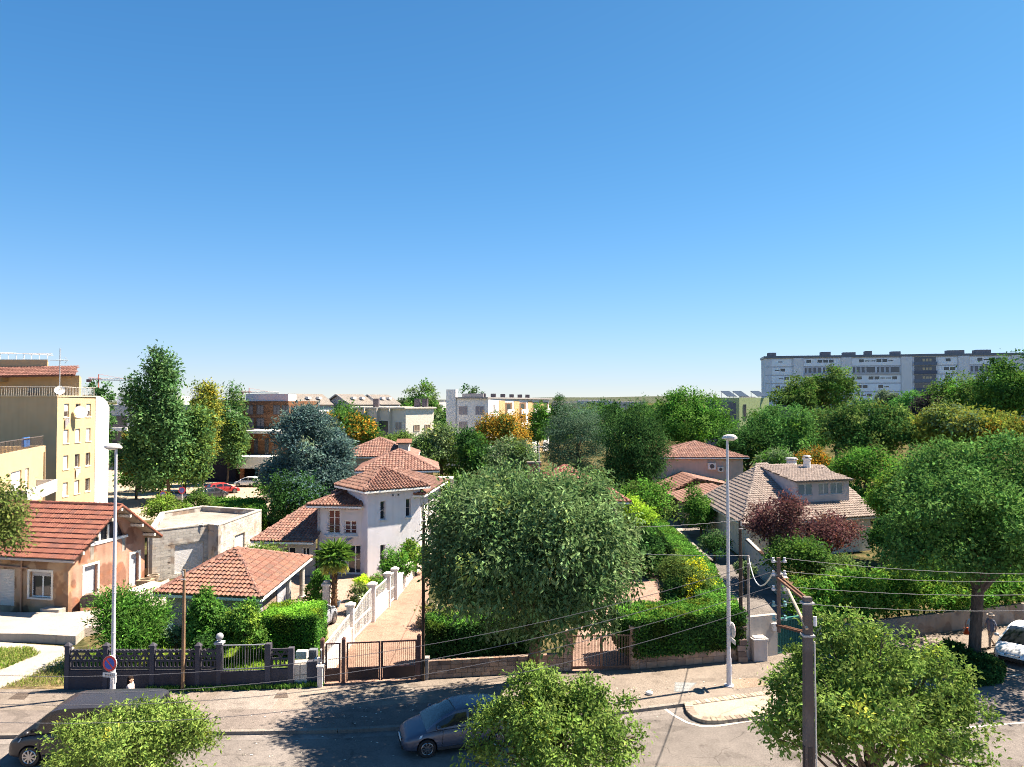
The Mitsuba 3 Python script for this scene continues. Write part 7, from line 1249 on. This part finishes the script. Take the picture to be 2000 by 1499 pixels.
k = thing('gate_pillar', 'white-capped pillar left of the palm', 'pillar'); q = G(638, 1196); m = MB((.55, .51, .47)); m.box(q + V(0, 0, .8), [.4, .4, 1.6]); obj('shaft', m, 'wall', k); m = MB((.66, .63, .6)); m.box(q + V(0, 0, 1.65), [.55, .55, .12]); m.tube([q + V(0, 0, 1.71), q + V(0, 0, 1.85)], [.16, .2], 10); obj('cap', m, 'wall', k)

# ================================================================ PEOPLE
def person(label, pos, face, skin, top, legs_col, hair, pose='walk', hat=None, bag=None, group=None, H=1.72, shoe=(.08, .07, .07)):
    key = thing('person', label, 'person', group); s = H / 1.72; Mf = frame(pos, face); sph = lambda c, r: manifold3d.Manifold.sphere(r, 14).translate(tuple(float(x) for x in c))
    def bones(segs):
        out = manifold3d.Manifold()
        for a, ra, b, rb in segs: out = out + manifold3d.Manifold.batch_hull([sph(np.array(a) * s, ra * s), sph(np.array(b) * s, rb * s)])
        q = out.refine_to_length(.03 * s).to_mesh(); tm = trimesh.Trimesh(q.vert_properties[:, :3], q.tri_verts, process=True); trimesh.smoothing.filter_taubin(tm, iterations=8); return tm
    st = .16 if pose == 'walk' else .03                                                # x forward, y left, z up
    hipL, hipR, knL, knR, anL, anR = (0, .09, .92), (0, -.09, .92), (st * .9, .10, .50), (-st * .1, -.10, .49), (st, .10, .09), (-st * 1.7, -.10, .12)
    shL, shR, elL, elR, wrL, wrR = (0, .19, 1.40), (0, -.19, 1.40), (-.10, .25, 1.12), (.07, -.25, 1.12), (-.02, .25, .88), (.24, -.22, .92)
    hands = []
    for w, e, sd in ((np.array(wrL), np.array(elL), 1), (np.array(wrR), np.array(elR), -1)):
        d = unit(w - e); o = unit(np.cross(d, [0, 1, 0])); y = V(0, 1, 0); palm = w + d * .05; hands.append((w, .026, palm, .034))
        for i, (off, ln) in enumerate(((-.027, .07), (-.009, .082), (.009, .078), (.027, .062))): b0 = palm + o * off + d * .02; b1 = b0 + d * ln * .55 - y * sd * .008; b2 = b1 + d * ln * .45 - y * sd * .022; hands += [(b0, .0105, b1, .0095), (b1, .0095, b2, .008)]
        hands.append((palm - o * .02, .013, palm - o * .055 + d * .03, .010))
    skin_m = bones([((0, 0, 1.40), .058, (.01, 0, 1.53), .052), ((.0, 0, 1.625), .095, (.02, 0, 1.575), .075), ((.035, 0, 1.545), .055, (.045, 0, 1.53), .04), ((.095, 0, 1.60), .016, (.112, 0, 1.582), .014), ((0, .092, 1.60), .02, (0, .095, 1.585), .018), ((0, -.092, 1.60), .02, (0, -.095, 1.585), .018),
                    (shL, .05, elL, .042), (elL, .042, wrL, .028), (shR, .05, elR, .042), (elR, .042, wrR, .028), ((0, .12, 1.36), .08, (0, -.12, 1.36), .08), ((0, 0, 1.36), .10, (0, 0, 1.0), .11)] + hands)
    m = MB(skin); m.M = Mf; m.mesh(skin_m); obj('body', m, 'paint', key, smooth=60)
    m = MB(top); m.M = Mf; m.mesh(bones([((0, .13, 1.36), .095, (0, -.13, 1.36), .095), ((0, .08, 1.36), .115, (0, .07, 1.12), .115), ((0, -.08, 1.36), .115, (0, -.07, 1.12), .115), ((0, .07, 1.12), .115, (0, .09, .90), .115), ((0, -.07, 1.12), .115, (0, -.09, .90), .115), (shL, .066, (-.07, .235, 1.2), .06), (shR, .066, (.05, -.235, 1.2), .06)])); obj('shirt', m, 'matte', key, smooth=60)
    m = MB(legs_col); m.M = Mf; m.mesh(bones([(hipL, .10, hipR, .10), (hipL, .098, knL, .066), (knL, .066, anL, .05), (hipR, .098, knR, .066), (knR, .066, anR, .05)])); obj('trousers', m, 'matte', key, smooth=60)
    for a in (anL, anR): m = MB(shoe); m.M = Mf; m.mesh(bones([((a[0] - .03, a[1], a[2] - .035), .045, (a[0] + .13, a[1], a[2] - .05), .038)])); obj('shoe', m, 'paint', key, smooth=60)
    m = MB(hair); m.M = Mf; m.mesh(bones([((-.015, 0, 1.645), .10, (-.03, 0, 1.60), .095), ((.03, 0, 1.67), .075, (-.03, 0, 1.67), .08)] + ([((-.05, .05, 1.6), .06, (-.07, .05, 1.42), .05), ((-.05, -.05, 1.6), .06, (-.07, -.05, 1.42), .05)] if hat is None else []))); obj('hair', m, 'matte', key, smooth=60)
    m = MB((.03, .025, .025)); m.M = Mf; [m.sphere(V(.088, y, 1.612) * s, .012 * s, sub=1) for y in (-.033, .033)]; m.sphere(V(.098, 0, 1.548) * s, (.008, .022, .006), col=(.30, .10, .09), sub=1); obj('face_features', m, 'paint', key)
    if hat is not None:
        m = MB(hat); m.M = Mf; m.tube([V(0, 0, 1.665) * s, V(0, 0, 1.68) * s], .175 * s, 20); m.tube([V(0, 0, 1.67) * s, V(0, 0, 1.73) * s, V(0, 0, 1.775) * s], [.108 * s, .10 * s, .07 * s], 18); obj('hat', m, 'matte', key, smooth=40)
    if bag is not None:
        kk = thing('shoulder_bag', bag[1], 'bag'); m = MB(bag[0]); m.M = Mf; pr = Polygon([(-.17, 0), (.17, 0), (.15, .3), (-.15, .3)]).buffer(.02); tm = trimesh.creation.extrude_polygon(pr, .12, engine='earcut'); q = np.array(tm.vertices); m.add(np.c_[q[:, 0], q[:, 2] + bag[2], q[:, 1] + .62], tm.faces); obj('pouch', m, 'matte', kk); m = MB(np.array(bag[0]) * .7); m.M = Mf; sy = bag[2] + .06; m.tube([V(-.13, sy, .92), V(-.06, sy, 1.30), V(0, np.sign(bag[2]) * .2, 1.47), V(.06, sy, 1.30), V(.13, sy, .92)], .012, 6); obj('strap', m, 'matte', kk)
    return key
q = G(1936, 1266); person('person in pale sun hat, blue-grey shirt and beige trousers walking beside the white car', (q[0], q[1], .0), math.radians(185), (.45, .29, .21), (.20, .21, .27), (.50, .43, .36), (.2, .17, .14), hat=(.60, .50, .42))
q = at(1899, 1262, 36.6); person('person in white top carrying an orange bag, mostly hidden behind the roadside trunk', (q[0] + .0, 36.6, 0), math.radians(180), (.55, .33, .22), (.70, .69, .68), (.30, .12, .09), (.30, .18, .10), bag=((.62, .13, .05), 'orange-red bag on the shoulder of the person behind the roadside trunk', -.42))
q = at(255, 1322, 28.4); person('person with dark hair and pale pink top on the pavement behind the dark van', (q[0], 28.4, .0), math.radians(10), (.55, .33, .22), (.72, .60, .58), (.10, .10, .13), (.03, .022, .02))

# ================================================================ groups of repeats
for base, g in {'street_lamp': 'tall street lamps along the road', 'manhole_cover': 'covers in the pavement', 'satellite_dish': 'satellite dishes of the yellow block', 'air_conditioner': 'air conditioners on the pale pink wall', 'gabled_block': 'grey-roofed gabled blocks', 'distant_block': 'low blocks on the horizon', 'tower_crane': 'far tower cranes', 'drive_gate': 'leaves of the drive gate', 'garden_gate': 'leaves of the garden gate', 'gate_post': 'steel posts of the drive gates', 'stone_pillar': 'stone pillars of the garden wall', 'no_parking_sign': 'no-parking signs on the lamps', 'wooden_pole': 'wooden utility poles', 'overhead_wire': 'overhead wires', 'garden_tree': 'garden trees on the right', 'leafy_shrub': 'leafy garden shrubs', 'grey_shrub': 'small shrubs behind the lattice fence', 'flowering_shrub': 'flowering shrubs', 'bright_shrub': 'bright yellow-green shrubs', 'parking_shrub': 'shrubs at the car park edge', 'sumac_tree': 'trees turning orange', 'plane_tree': 'plane trees behind the blocks', 'broadleaf_tree': 'broadleaf trees in the middle distance', 'conifer': 'conifers in the middle distance', 'acacia': 'acacias on the right', 'planter': 'planters on the terrace', 'person': 'people on the pavement', 'house': 'hip-roofed houses', 'laundry': 'laundry on the yellow block'}.items():
    same = [x for x in labels if x == base or (x.startswith(base + '_') and x[len(base) + 1:].isdigit())]
    for x in same:
        if len(same) > 1: labels[x].setdefault('group', g)
